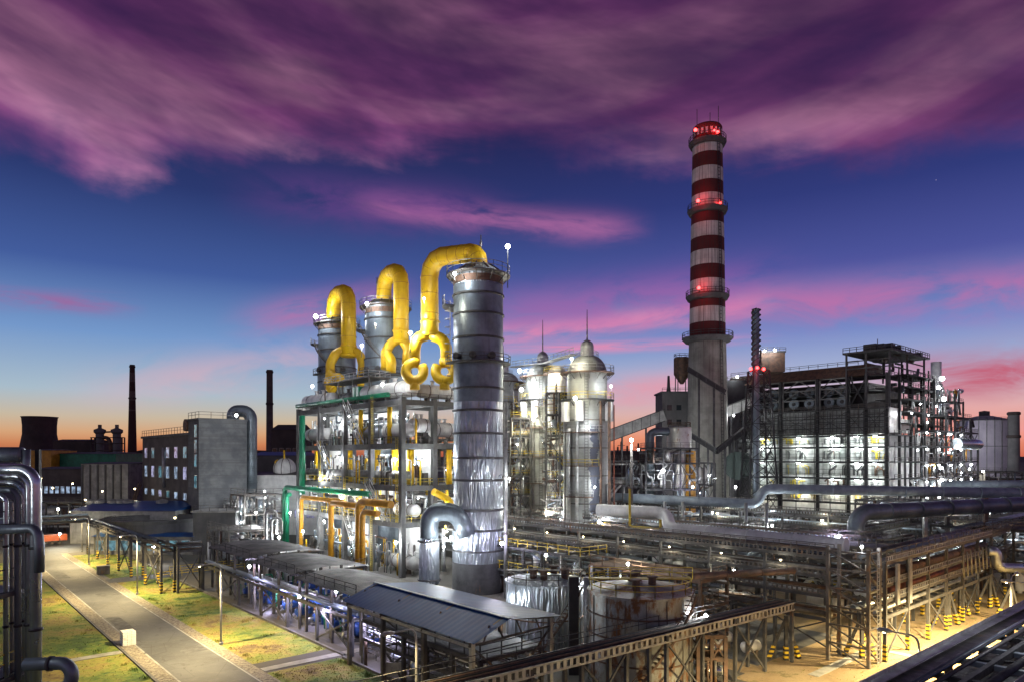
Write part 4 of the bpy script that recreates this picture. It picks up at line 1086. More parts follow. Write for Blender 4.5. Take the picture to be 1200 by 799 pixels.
for a, b in ((600, 393), (393, 343), (343, 240), (240, 159)):
    an = R(-62); 
    p = cc+Vector((math.cos(an)*(cr(a)+0.25), math.sin(an)*(cr(a)+0.25), max(0, CH(a)))); q = cc+Vector((math.cos(an)*(cr(b)+0.25), math.sin(an)*(cr(b)+0.25), CH(b)))
    m.ladder(p, q, (math.sin(an), -math.cos(an), 0), 0.9, 1.0, 0.14)
P(m, 'ladder', 'black_steel', t)
def warn(px, py, size, label, power, Yk, off):
    p = W(px, py, Yk); tt = T('warning_light', label, 'beacon', p, 'red aircraft warning lights')
    P(MB().tube([p-Vector((0, 0, 0.9)), p-Vector((0, 0, size*0.7))], 0.12, 6), 'stem', 'dark_steel', tt)
    P(MB().ball(p, size, 10, 6), 'glass', 'lamp_red', tt); lamp(tt, off, power, (1, 0.04, 0.04), size*1.3)
for i, (px, py, s_, pw, lab) in enumerate([(815, 152.5, .5, 450, 'red beacon on the left side of the chimney crown'), (841, 155, .45, 250, 'red beacon on the right side of the chimney crown'), (818, 235.5, .5, 1100, 'red beacon on the second chimney gallery, left side'),
                                           (844, 238, .35, 300, 'small red beacon at the right end of the second chimney gallery'), (819, 337.5, .5, 1100, 'red beacon on the third chimney gallery'), (837, 153, .3, 200, 'small red beacon near the middle right of the chimney crown')]):
    d = CHY-(cr(py)+1.5)*math.cos(math.asin(max(-.99, min(.99, (px-826.5)/((cr(py)+1.7)/CHY*800)))))-0.3
    warn(px, py, s_, lab, pw, d, (0, -0.3, 0))

# inclined coal galleries crossing the chimney's foot
def gallery(name, label, p, q, w, h, mat='pale_concrete', cat='conveyor'):
    p = Vector(p); q = Vector(q); t = T(name, label, cat, p)
    P(MB().beam(p, q, w, h), 'casing', mat, t)
    up = Vector((0, 0, h/2+0.12)); P(MB().beam(p+up, q+up, w*1.08, 0.22), 'roof', 'dark_steel', t)
    P(MB().beam(p-up, q-up, w*1.08, 0.22), 'floor', 'black_steel', t)
    d = (q-p); L = d.length; m = MB()
    s_ = d.cross(Vector((0, 0, 1))).normalized()*(w/2+0.06)
    for k in range(int(L/3)+1):
        c = p+d*min(1, k*3/L)
        for g in (-1, 1): m.beam(c+s_*g-Vector((0, 0, h/2)), c+s_*g+Vector((0, 0, h/2)), 0.14)
    P(m, 'rib', 'dark_steel', t)
    for k in (0.3, 0.7):
        c = p+d*k; P(MB().beam(Vector((c.x, c.y, 0)), c-up, 0.5), 'support_leg', 'dark_steel', t)
    return t
gallery('conveyor_gallery', 'inclined white conveyor gallery rising from behind the patched silo tower to the small hopper building', W(708, 512, 212), W(778, 486, 212), 3, 3.4)
gallery('conveyor_gallery', 'short inclined white conveyor gallery right of the chimney, entering the furnace house', W(846, 484, 214), W(882, 470, 214), 3, 3.2)
gallery('coal_chute', 'dark chute descending across the concrete chimney shaft from the hopper', W(806, 432, 194), W(850, 459, 192), 1.2, 1.1, 'black_steel', 'chute')
gallery('coal_chute', 'lower dark chute running down behind the yellow cylinder to the chimney foot', W(806, 507, 194), W(840, 528, 190), 1.2, 1.1, 'black_steel', 'chute')
gallery('coal_chute', 'dark chute rising from the chimney foot to the furnace house', W(840, 528, 190), W(872, 503, 192), 1.2, 1.1, 'black_steel', 'chute')
# hopper building left of the chimney
t = T('hopper_building', 'pale square tower building with four small windows left of the chimney', 'building', W(776, 535, 214))
x0, x1 = (776-600)/800*214, (810-600)/800*214; zt = Z(460, 214)
P(MB().box(x0, x1+2, 214, 224, 0, zt), 'wall', 'far_wall', t); P(MB().box(x0-0.4, x1+2.4, 213.6, 224.4, zt, zt+0.5), 'roof', 'dark_concrete', t)
for px in (784.5, 795.5):
    for py in (477, 494, 511):
        w = (px-600)/800*214; z = Z(py, 214); wi = P(MB().box(w-0.75, w+0.75, 213.93, 213.98, z-0.8, z+0.8), 'window', 'dark_glass', t)
        P(MB().box(w-0.9, w+0.9, 213.85, 213.99, z-1.0, z-0.8), 'sill', 'concrete', wi)
P(MB().rail([(x0, 213.9, zt+0.5), (x1+2, 213.9, zt+0.5)], 1.1, 0.1), 'handrail', 'dark_steel', t)
c = W(799, 460, 216); t = T('hopper', 'dark funnel-bottomed hopper on legs on top of the small pale building', 'hopper', (c.x, c.y, zt+0.5))
P(MB().lathe((c.x, c.y, 0), [(0, zt+3), (0.5, zt+3), (2.5, zt+6), (2.5, zt+11), (2.3, zt+11.3), (0, zt+11.6)], 24), 'bin', 'rust', t)
for a in (45, 135, 225, 315): P(MB().beam((c.x+2.3*math.cos(R(a)), c.y+2.3*math.sin(R(a)), zt+.5), (c.x+2.3*math.cos(R(a)), c.y+2.3*math.sin(R(a)), zt+6), 0.25), 'leg', 'dark_steel', t)
P(MB().ringrail((c.x, c.y, zt+11.3), 2.4, t=0.1), 'handrail', 'dark_steel', t)
c = W(783.5, 455, 215); O(MB().tube([(c.x, c.y, zt), (c.x, c.y, zt+2), (c.x, c.y, zt+5.5)], [0.8, 0.5, 0.35], 10), 'roof_vent', 'dark_steel', 'small dark vent stack on the hopper building roof', 'vent')

# ------------------------------------------------------------------ furnace house (right)
cw = W(1040, 535, 190); U0, V0 = UV(cw.x, cw.y); LA, LB = 49.0, 54.0
fz = lambda py: Z(py, 190)
t = T('furnace_house', 'huge furnace house with bright lit panel rows and black fan bays under a brown roof', 'building', S(U0, V0, 0))
zA, zB_, zC, zD = fz(507), fz(476), fz(436), fz(424)
P(MB(S).box(U0+1.5, U0+LA, V0+1.5, V0+LB-8, 0, zA), 'lit_wall', 'white_paint', t)
# pale stained panel band, in separate panels
cols = [U0, U0+5.6, U0+10.5, U0+19.5, U0+31, U0+43, U0+49]
for a, b in zip(cols[:-1], cols[1:]):
    P(MB(S).box(a+0.4, b-0.4, V0+0.2, V0+0.9, zA+0.3, zB_), 'upper_panel', 'stained_cladding', t)
    m = MB(S)
    k = 0
    while a+0.8+k*1.3 < b-0.6: m.beam((a+0.8+k*1.3, V0+0.1, zA+0.4), (a+0.8+k*1.3, V0+0.1, zB_-0.1), 0.12); k += 1
    m.beam((a+0.4, V0+0.08, (zA+zB_)/2), (b-0.4, V0+0.08, (zA+zB_)/2), 0.2); P(m, 'panel_rib', 'dark_steel', t)
for a, b in zip(range(0, 18, 9), range(9, 27, 9)): P(MB(S).box(U0+0.2, U0+0.9, V0+a+0.3+(1 if a == 0 else 0), V0+b-0.3, zA+0.3, zB_-(0 if a == 0 else 3)), 'upper_panel', 'rusty_aluminium', t)
P(MB(S).box(U0+8, U0+LA, V0+7, V0+34, zA, zC-1.5), 'dark_core', 'black_steel', t)
# fan bays: truss frames and round fans
for bi, (a, b) in enumerate(zip(cols[1:-1], cols[2:])):
    m = MB(S); z0_, z1_ = zB_+0.2, zC-0.4
    if b-a > 7:
        m.beam((a+0.6, V0+0.3, z0_), (a+0.6, V0+0.3, z1_), 0.4).beam((b-0.6, V0+0.3, z0_), (b-0.6, V0+0.3, z1_), 0.4)
        m.beam((a+0.6, V0+0.3, z1_), (b-0.6, V0+0.3, z1_), 0.4).beam((a+0.6, V0+0.3, (z0_*2+z1_)/3), (b-0.6, V0+0.3, (z0_*2+z1_)/3), 0.3).beam((a+0.6, V0+0.3, (z0_+2*z1_)/3), (b-0.6, V0+0.3, (z0_+2*z1_)/3), 0.3)
        m.beam((a+0.6, V0+0.3, (z0_+2*z1_)/3), ((a+b)/2, V0+0.3, z1_), 0.22).beam(((a+b)/2, V0+0.3, z1_), (b-0.6, V0+0.3, (z0_+2*z1_)/3), 0.22)
        m.beam((a+0.6, V0+0.3, (2*z0_+z1_)/3), ((a+b)/2, V0+0.3, (z0_+2*z1_)/3), 0.22).beam(((a+b)/2, V0+0.3, (z0_+2*z1_)/3), (b-0.6, V0+0.3, (2*z0_+z1_)/3), 0.22)
        tr = P(m, 'truss_frame', 'grey_paint', t)
        for q in (0.3, 0.72):
            for zz in (0.24, 0.6):
                c = S(a+(b-a)*q, V0+3.0, z0_+(z1_-z0_)*zz); d = S(0, 1, 0)
                m = MB(); m.tube([c-d*1.1, c-d*0.2, c+d*0.8], [1.5, 1.5, 1.0], 20); fn = P(m, 'fan', 'dull_aluminium', t)
                m = MB(); m.tube([c-d*1.4, c-d*1.1], [0.5, 0.6], 12); P(m, 'motor', 'dark_steel', fn)
    else:
        m.beam((a, V0+0.3, z0_), (b, V0+0.3, z1_), 0.25).beam((b, V0+0.3, z0_), (a, V0+0.3, z1_), 0.25); P(m, 'brace', 'dark_steel', t)
for z in (zB_+0.1, (zB_+zC)/2, zC-0.3):
    P(MB(S).box(U0+0.5, U0+LA, V0+1.2, V0+7, z-0.25, z), 'bay_floor', 'black_steel', t)
    P(MB(S).rail([(U0+LA, V0+0.9, z), (U0+1, V0+0.9, z), (U0+1, V0+42, z)], 1.2, 0.12, 2.4), 'handrail', 'steel', t)
for u in cols: 
    P(MB(S).beam((u, V0, 0), (u, V0, zC), 0.8), 'column', 'black_steel', t)
for v in (9, 18, 27, 36, 45): P(MB(S).beam((U0, V0+v, 0), (U0, V0+v, zC), 0.7), 'column', 'black_steel', t)
# roof: brown shed with long rail
m = MB(S); m.hexa([(U0+6, V0-0.6, zC-0.2), (U0+LA+1, V0-0.6, zC-0.2), (U0+LA+1, V0+14, zC-0.2), (U0+6, V0+14, zC-0.2), (U0+6, V0+3, zD+0.4), (U0+LA+1, V0+3, zD+0.4), (U0+LA+1, V0+12, zD+0.8), (U0+6, V0+12, zD+0.8)])
P(m, 'roof', 'rust', t)
P(MB(S).rail([(U0+LA+1, V0+3, zD+0.5), (U0+9, V0+3, zD+0.5)], 1.2, 0.12, 3), 'handrail', 'steel', t)
# lit storeys: shelf beams, platforms and rails
for py in (508, 522, 540, 560, 576, 590):
    z = fz(py)
    P(MB(S).box(U0-0.8, U0+LA, V0-1.8, V0-0.2, z-0.55, z), 'platform', 'dark_steel', t)
    P(MB(S).rail([(U0+LA, V0-1.2, z), (U0-0.8, V0-1.2, z)], 1.1, 0.10, 2.6), 'handrail', 'steel', t)
    P(MB(S).box(U0-1.6, U0-0.3, V0+1, V0+LB-8, z-0.35, z), 'platform', 'dark_steel', t)
    P(MB(S).rail([(U0-1.5, V0+1, z), (U0-1.5, V0+LB-8, z)], 1.1, 0.10, 2.6), 'handrail', 'steel', t)
# panels with handles and inspection doors on the lit wall
rnd = random.Random(21)
for ri, (pa, pb) in enumerate([(519, 509.5), (538, 524), (558, 542), (574, 562), (589, 578)]):
    for a, b in zip(cols[:-1], cols[1:]):
        k = 2 if b-a > 7 else 1
        for j in range(k):
            a_ = a+0.7+(b-a-1.4)*j/k; b_ = a+0.7+(b-a-1.4)*(j+1)/k-0.2
            P(MB(S).box(a_, b_, V0+1.2, V0+1.47, fz(pa)+0.2, fz(pb)-0.2), 'wall_panel', rnd.choice(['stained_cladding', 'stained_cladding', 'pale_concrete', 'rusty_aluminium', 'white_paint']), t)
        m = MB(S)
        for j in range(rnd.randint(3, 6)):
            u = rnd.uniform(a+1, b-1); m.tube([(u, V0+0.9, fz(pa)+.2), (u, V0+0.9, fz(pa)+rnd.uniform(1, 3)), (u+rnd.uniform(-2, 2), V0+0.9, fz(pb)-.8)], rnd.choice([.1, .16, .25]), 6, bend=.3, k=2)
        P(m, 'wall_pipe', rnd.choice(['dark_steel', 'galvanised', 'rust', 'yellow_rail']), t)
# open steel lattice standing in front of the whole face
for a, b in zip(cols[:-1], cols[1:]):
    m = MB(S); nn = 2 if b-a > 7 else 1
    for j in range(nn+1): m.beam((a+(b-a)*j/(nn+.001), V0-1.85, 3), (a+(b-a)*j/(nn+.001), V0-1.85, zB_-1), .18)
    for py in (515, 531, 550, 568, 583, 494, 484): m.beam((a, V0-1.85, fz(py)), (b, V0-1.85, fz(py)), .12)
    m.beam((a, V0-1.85, zA+.5), (b, V0-1.85, zB_-1), .12).beam((b, V0-1.85, zA+.5), (a, V0-1.85, zB_-1), .12)
    P(m, 'face_lattice', 'dark_steel', t)
for py in (499, 487, 477):
    P(MB(S).box(U0-.8, U0+LA, V0-1.8, V0-.3, fz(py)-.2, fz(py)), 'platform', 'dark_steel', t)
    P(MB(S).rail([(U0+LA, V0-1.7, fz(py)), (U0-.8, V0-1.7, fz(py))], 1.1, .1, 2.6), 'handrail', 'steel', t)
# raised black deck on the near corner roof
t2_ = T('roof_gantry', 'black open steel gantry raised above the near corner of the furnace house roof', 'gantry', S(U0+6, V0-1, zC))
za, zb_ = zC-0.4, fz(411)
for u in (U0-1, U0+5.2, U0+10.6):
    for v in (V0-1.2, V0+12, V0+26): P(MB(S).beam((u, v, fz(476) if v < V0 else za), (u, v, zb_), 0.45), 'post', 'dark_steel', t2_)
P(MB(S).box(U0-2, U0+11.4, V0-2, V0+28, zb_, zb_+0.5), 'deck', 'dark_steel', t2_)
P(MB(S).rail([(U0+11.3, V0-1.9, zb_+.5), (U0-1.9, V0-1.9, zb_+.5), (U0-1.9, V0+28, zb_+.5)], 1.3, 0.14, 2), 'handrail', 'dark_steel', t2_)
rnd = random.Random(5)
for k in range(9):
    v = V0+rnd.uniform(0, 25); u = U0+rnd.uniform(0, 9); s_ = rnd.uniform(0.6, 1.5); h = rnd.uniform(0.8, 2.4)
    if k % 2: P(MB(S).box(u-s_, u+s_, v-s_, v+s_, zb_+.5, zb_+.5+h), 'machine_box', 'black_steel', t2_)
    else: P(MB(S).hcyl((u-s_, v, zb_+1.2), (u+s_, v, zb_+1.2), 0.7, 12), 'roller', 'dark_steel', t2_)
m = MB(S)
for z in ((za*2+zb_)/3, (za+2*zb_)/3): m.beam((U0-1, V0-1.2, z), (U0+10.6, V0-1.2, z), 0.3).beam((U0-1, V0-1.2, z), (U0-1, V0+26, z), 0.3)
P(m, 'tie_beam', 'dark_steel', t2_)
# crowded machinery on and under the raised deck
rnd = random.Random(55)
for k in range(46):
    v = V0+rnd.uniform(-1, 40); u = U0+rnd.uniform(-1.5, 9); top_ = zb_ if v < V0+26 else za-4-(v-V0-26)*.25; z = rnd.uniform(zA+1, top_)
    r_ = rnd.random()
    if r_ < .35: P(MB(S).beam((u, v, z), (u, v+rnd.uniform(2, 7), z), rnd.choice([.2, .3, .45])), 'strut', 'dark_steel', t2_)
    elif r_ < .6: P(MB(S).beam((u, v, z), (u, v+rnd.uniform(-3, 3), min(top_, z+rnd.uniform(2, 5))), .25), 'strut', 'dark_steel', t2_)
    elif r_ < .8: P(MB(S).tube([(u, v, z), (u, v+rnd.uniform(1, 4), z), (u, v+rnd.uniform(1, 4), z+2)], rnd.choice([.2, .4]), 8, bend=.5), 'pipe', rnd.choice(['steel', 'galvanised', 'dull_aluminium']), t2_)
    else: P(MB(S).box(u, u+rnd.uniform(.8, 2), v, v+rnd.uniform(1, 3), z, z+rnd.uniform(.6, 1.6)), 'machine_box', rnd.choice(['dark_steel', 'grey_paint', 'black_steel']), t2_)
for k in range(14):
    v = V0-1+k*2.1; h = 1.0+rnd.random()*2.2
    P(MB(S).box(U0+rnd.uniform(-1, 3), U0+rnd.uniform(4, 9), v, v+rnd.uniform(.6, 1.8), zb_+.5, zb_+.5+h*.7), 'roof_machine', 'black_steel', t2_)
    if k % 2: P(MB(S).beam((U0+3, v, zb_), (U0+3, v, zb_+h+1), .16), 'pin', 'dark_steel', t2_)
for k, v in enumerate(range(26, 50, 4)):
    z1q = zb_-2-k*1.6
    for u in (U0-1, U0+6): P(MB(S).beam((u, V0+v, zA), (u, V0+v, z1q+rnd.uniform(-1, 1.5)), .35), 'post', 'dark_steel', t2_)
for zq, vq in ((zA+3, 48), (zA+6.5, 46), (zA+10, 44), (zA+13.5, 40), (zA+17, 34)):
    pf = P(MB(S).box(U0-2, U0+7, V0+10, V0+vq, zq, zq+.2), 'platform', 'dark_steel', t2_)
    P(MB(S).rail([(U0-2, V0+10, zq+.2), (U0-2, V0+vq, zq+.2)], 1.1, .11, 2), 'handrail', 'steel', pf)
# right flank: open steel scaffold with platforms, ducts and pipes
t3_ = T('steel_scaffold', 'tangled open steel scaffold with platforms on the right flank of the furnace house', 'scaffold', S(U0-4, V0+20, 0))
rnd = random.Random(8)
vs = [V0+6, V0+14, V0+22, V0+30, V0+38, V0+46, V0+53]; us = [U0-8, U0-2.5]
tops = [24, 30, 36, 42, 40, 34, 28]
for i, v in enumerate(vs):
    for u in us: P(MB(S).beam((u, v, 0), (u, v, tops[i]+(2 if u > U0-5 else -3)), 0.45), 'post', 'dark_steel', t3_)
for z in (5, 9.5, 14, 18.5, 23, 27.5, 32, 36.5):
    vv = [v for v, h in zip(vs, tops) if h >= z]
    if len(vv) < 2: continue
    m = MB(S)
    for u in us: m.beam((u, vv[0], z), (u, vv[-1], z), 0.35)
    for v in vv: m.beam((us[0], v, z), (us[1], v, z), 0.3)
    m.box(us[0], us[1], vv[0], vv[-1], z+0.16, z+0.24); pf = P(m, 'platform', 'dark_steel', t3_)
    P(MB(S).rail([(us[0], vv[0], z+.2), (us[0], vv[-1], z+.2)], 1.1, 0.1, 2), 'handrail', 'steel', pf)
    for j in range(11):
        v = rnd.uniform(vv[0], vv[-1]-3); u = rnd.uniform(us[0]+.3, us[1]-.3); h = rnd.uniform(1.5, 4.3)
        m = MB(S); m.tube([(u, v, z+.25), (u, v, z+h), (u, v+rnd.uniform(1, 5), z+h), (u, v+rnd.uniform(1, 5), z+rnd.uniform(.3, 4))], rnd.choice([.14, .2, .35]), 8, bend=.5, k=3)
        P(m, 'pipe', rnd.choice(['galvanised', 'white_paint', 'aluminium', 'steel', 'ochre_pipe']), t3_)
for a, b, h in zip(vs[:-1], vs[1:], tops):
    for z in (5, 14, 23):
        if z+9 < h+6: P(MB(S).beam((us[0], a, z), (us[0], b, z+4.5), 0.16).beam((us[0], b, z), (us[0], a, z+4.5), 0.16), 'brace', 'dark_steel', t3_)

P(MB(S).tube([(us[0]-1, V0+28, 24), (us[0]-1, V0+50, 24), (us[0]+3, V0+54, 24), (us[0]+6, V0+54, 24)], 1.6, 20, bend=4), 'fat_duct', 'aluminium', t3_)
for k in range(4): 
    P(MB(S).tube([(us[0]+2, vs[k]+3, 9.8), (us[0]+2, vs[k]+3, 13.5)], 1.2, 18), 'drum', ['white_paint', 'aluminium', 'rusty_aluminium', 'white_paint'][k], t3_)
# right tall pieces behind the scaffold: white column lit
O(MB().tube([W(1097, 470, 232), W(1097, 424, 232)], 1.6, 20), 'vent_column', 'white_paint', 'white vertical vent column at the right end of the furnace house roof', 'vent')
# lattice mast with the twisted stack
def lattice(px, Y, w0, w1, z0, z1_, label, step=5, name='lattice_mast', mat='black_steel', cat='mast'):
    c = Vector(((px-600)/800*Y, Y, 0)); t = T(name, label, cat, c+Vector((0, 0, z0)))
    n = int((z1_-z0)/step); leg = []
    for sx, sy in ((-1, -1), (1, -1), (1, 1), (-1, 1)):
        a = c+Vector((sx*w0/2, sy*w0/2, z0)); b = c+Vector((sx*w1/2, sy*w1/2, z1_)); leg.append((a, b)); P(MB().beam(a, b, 0.35), 'leg', mat, t)
    m = MB()
    for k in range(n+1):
        for i in range(4):
            a0, b0 = leg[i]; a1_, b1 = leg[(i+1) % 4]; p = a0.lerp(b0, k/n); q = a1_.lerp(b1, k/n); m.beam(p, q, 0.2)
            if k < n: m.beam(p, a1_.lerp(b1, (k+1)/n), 0.16); m.beam(q, a0.lerp(b0, (k+1)/n), 0.16)
    P(m, 'bracing', mat, t); return t
lattice(889, 186, 8.6, 4.2, 0, Z(434, 186), 'black lattice tower in front of the furnace house, carrying the twisted stack and red beacons', 4.6, cat='tower')
c = Vector(((886-600)/800*188, 188, 0)); zs_ = Z(434, 188); ze = Z(362, 188)
t = T('twisted_stack', 'slim dark stack wrapped with spiral fins, rising beside the striped chimney', 'stack', c)
P(MB().lathe(c, [(0.9, 0.0), (0.9, ze), (0.7, ze), (0.7, ze-1), (0, ze-1)], 20), 'flue', 'dull_aluminium', t)
for h in range(3):
    m = MB(); pr = None
    for k in range(90):
        a = 2*PI*(k/22+h/3); z = zs_+(ze-zs_)*k/89; o = Vector((math.cos(a), math.sin(a), 0)); cur = (c+o*0.88+Vector((0, 0, z)), c+o*1.32+Vector((0, 0, z)))
        if pr: m.add([pr[0], pr[1], cur[1], cur[0], pr[0]+Vector((0, 0, .12)), pr[1]+Vector((0, 0, .12)), cur[1]+Vector((0, 0, .12)), cur[0]+Vector((0, 0, .12))], [(0, 1, 2, 3), (7, 6, 5, 4), (1, 5, 6, 2)])
        pr = cur
    P(m, 'spiral_fin', 'dark_steel', t)
for px, lab in ((880, 'red beacon on the left of the lattice tower top'), (887.5, 'red beacon in the middle of the lattice tower top'), (895, 'red beacon on the right of the lattice tower top')):
    warn(px, 432 if px != 887.5 else 430.5, 0.42, lab, 500, 183.5, (0, -0.3, 0))
t = T('roof_house', 'small rust-yellow plant room with two lights on the left of the furnace roof', 'cabin', W(903, 436, 200))
c = W(904, 436, 200); P(MB().box(c.x-3.6, c.x+3.2, 198, 204, c.z, Z(414, 200)), 'wall', 'rust', t); P(MB().box(c.x-3.8, c.x+3.4, 197.8, 204.2, Z(414, 200), Z(413, 200)+.2), 'roof', 'dark_steel', t)
P(MB().rail([(c.x-3.8, 197.9, Z(413, 200)+.2), (c.x+3.4, 197.9, Z(413, 200)+.2)], 1.0, .1), 'handrail', 'dark_steel', t)
# dark annex left of the furnace house
t = T('furnace_annex', 'dark annex block between the chimney and the furnace house', 'building', W(858, 535, 222)); c = W(860, 535, 222)
P(MB().box(c.x-4.0, c.x+10, 222, 236, 0, Z(445, 222)), 'wall', 'black_steel', t)
P(MB().rail([(c.x-4, 221.9, Z(445, 222)), (c.x+9, 221.9, Z(445, 222))], 1.1, .12), 'handrail', 'steel', t)
# big pale scroll fan at the chimney foot
c = W(866, 545, 192); t = T('scroll_fan', 'large round dull green fan casing at the foot of the chimney', 'fan', Vector((c.x, c.y, 0)))
P(MB().tube([c+Vector((-.9, -1.5, 0)), c+Vector((.9, 1.5, 0))], 3.9, 40), 'casing', 'fan_green', t)
ax_ = Vector((.9, 1.5, 0)).normalized(); P(MB().tube([c-ax_*2.3+Vector((1.6, 0, .2)), c-ax_*1.6+Vector((1.6, 0, .2))], 1.8, 28), 'inlet', 'black_steel', t)
P(MB().tube([c-ax_*1.95, c+ax_*1.95], 5.35, 40).tube([c-ax_*1.95, c+ax_*1.95], 5.3, 40), 'rim', 'dark_steel', t) if False else None
m = MB()
for k in range(10):
    a = 2*PI*k/10; o = Vector((math.cos(a), 0, math.sin(a))); o = Vector((math.cos(a)*ax_.y, -math.cos(a)*ax_.x, math.sin(a))); m.beam(c+o*2.0-ax_*1.8, c+o*3.8-ax_*1.8, 0.16, .16)
P(m, 'stiffener', 'fan_green', t)
P(MB().beam(c+Vector((-2, 0, -3)), Vector((c.x-2, c.y, 0)), 1.0).beam(c+Vector((2, 0, -3)), Vector((c.x+2, c.y, 0)), 1.0), 'leg', 'concrete', t)

# ------------------------------------------------------------------ plant between the silos and the chimney
c = Vector(((796-600)/800*165, 165, 0)); t = T('stained_tower', 'rust and yellow stained cylinder with a wider drum on top, left of the chimney', 'tower', c)
P(MB().lathe(c, [(3.2*.52, 0), (1.7, Z(528, 165)), (1.7, Z(528, 165))], 28), 'lower_shaft', 'rusty_aluminium', t)
P(MB().lathe(c, [(0, Z(528, 165)), (2.9, Z(526, 165)), (2.9, Z(501, 165)), (2.7, Z(500, 165)), (0, Z(499, 165))], 36), 'drum', 'rusty_aluminium', t)
P(MB().ringrail(c+Vector((0, 0, Z(500, 165))), 2.7, t=.1), 'handrail', 'rust', t)
P(MB().tube([c+Vector((-1, 0, Z(502, 165))), c+Vector((-1, 0, Z(505, 165))), W(769, 505, 164), W(762, 508, 164), W(762, 590, 164)], 1.0, 16, bend=2), 'downpipe', 'dull_aluminium', t)
P(MB().lathe(c+Vector((2.5, -0.5, 0)), [(1.3, 0), (1.3, Z(528, 165)), (0, Z(527, 165))], 20), 'side_shaft', 'ochre_pipe', t)
# ------------------------------------------------------------------ generic steel process unit with floors, pipes and vessels
def unit(T_, a0, a1, b0, b1, floors, label, seed, nx=3, ny=2, npipe=14, steel='dark_steel', cat='steel structure', vess=2, mats=None, name='process_unit', rails='steel', zb=0, pr=(.12, .2, .32)):
    rnd = random.Random(seed); mats = mats or ['galvanised', 'aluminium', 'white_paint', 'steel', 'dull_aluminium', 'rust']
    t = T(name, label, cat, T_(a0, b0, zb)); top = floors[-1]
    xs = [a0+(a1-a0)*i/nx for i in range(nx+1)]; ys = [b0+(b1-b0)*i/ny for i in range(ny+1)]
    for x in xs:
        for y in ys: P(MB(T_).beam((x, y, zb), (x, y, top), 0.32), 'post', steel, t)
    prev = zb
    for z in floors:
        m = MB(T_)
        for y in ys: m.beam((a0, y, z), (a1, y, z), 0.22, 0.34)
        for x in xs: m.beam((x, b0, z), (x, b1, z), 0.20, 0.30)
        if rnd.random() < 0.7: m.box(a0, a0+(a1-a0)*rnd.choice([.5, .75, 1]), b0, b1, z+0.18, z+0.22)
        fl = P(m, 'floor', steel, t)
        P(MB(T_).rail([(a0, b1, z+.2), (a0, b0, z+.2), (a1, b0, z+.2)], 1.1, 0.08, 2), 'handrail', rails, fl)
        m = MB(T_); i = rnd.randrange(nx); m.cross((xs[i], b0, prev), (xs[i], b0, z), (xs[i+1], b0, z), (xs[i+1], b0, prev), 0.12)
        m = m if rnd.random() < 2 else m; m.v and P(_x(T_, xs[i], xs[i+1], b0, prev, z), 'brace', steel, t)
        h = z-prev
        for k in range(max(2, npipe//len(floors))):
            x = rnd.uniform(a0, a1); y = rnd.uniform(b0+.2, b1-.2); r = rnd.choice(pr); q = prev+rnd.uniform(.3, .9)*h
            kind = rnd.random()
            if kind < 0.4: pts = [(a0-0.6, y, q), (x, y, q), (x, y, prev+0.1)]
            elif kind < 0.7: pts = [(x, y, prev+.1), (x, y, q), (x+rnd.uniform(-3, 3), y, q), (x+rnd.uniform(-3, 3), y, z)]
            elif kind < .85: pts = [(a0-.5, y, q), (a1+.5, y, q)]
            else: pts = [(x, b0-.3, prev+.1), (x, b0-.3, z)]
            P(MB(T_).tube(pts, r, 8, bend=.5, k=3), 'pipe', rnd.choice(mats), t)
        for k in range(vess):
            x = rnd.uniform(a0+1.5, a1-1.5); y = rnd.uniform(b0+.9, b1-.9); r = min(1.1, h*.24)*rnd.uniform(.6, 1)
            if rnd.random() < .5 or r < .4: P(MB(T_).hcyl((x-1.4, y, prev+r+.4), (x+1.4, y, prev+r+.4), r, 14), 'vessel', rnd.choice(['white_paint', 'aluminium', 'rusty_aluminium']), t)
            else: P(MB(T_).tube([(x, y, prev+.3), (x, y, prev+.5), (x, y, prev+h*.7), (x, y, prev+h*.8)], [r*.5, r*.8, r*.8, r*.2], 16), 'vessel', rnd.choice(['white_paint', 'aluminium']), t)
        prev = z
    return t
def _x(T_, xa, xb, y, z0, z1): return MB(T_).beam((xa, y, z0), (xb, y, z1), 0.14).beam((xb, y, z0), (xa, y, z1), 0.14)
def PW(Y0):     # unit coordinates: x metres, y metres beyond Y0
    return lambda x, y, z: Vector((x, Y0+y, z))
def X(px, Y): return (px-600)/800*Y
unit(PW(160), X(716, 160), X(752, 160), 0, 6, [7, 13, 19], 'dark steel unit right of the patched silo tower, under the orange sky', 31, 2, 1, 16)
unit(PW(158), X(755, 158), X(815, 158), -2, 5, [6.5, 12.5, 18.5, 22], 'black steel tower around the stained yellow cylinder left of the chimney', 32, 3, 1, 26, 'black_steel')
unit(PW(172), X(812, 172), X(838, 172), 0, 6, [7, 13, 18.5], 'steel stair bay between the stained cylinder and the scroll fan', 33, 2, 1, 14, 'dark_steel')
unit(PW(150), X(838, 150), X(876, 150), 0, 5, [5, 9.8], 'low dark pipe bay in front of the scroll fan', 34, 2, 1, 12)
unit(PW(135), X(722, 135), X(790, 135), 0, 5, [4, 7.4], 'low steel pipe bay behind the yellow bracket pipe', 35, 4, 1, 18)
# background rows at right horizon
unit(PW(235), X(1118, 235), X(1200, 235), 0, 8, [6, 10.5, 15], 'distant lit steel rack between the gas holder and the furnace scaffold', 36, 6, 1, 24, 'dark_steel', mats=['galvanised', 'steel', 'white_paint', 'yellow_paint'])
unit(PW(300), X(1120, 300), X(1260, 300), 0, 8, [7, 13], 'farther low steel rack at the foot of the gas holder', 37, 9, 1, 20, 'far_dark')
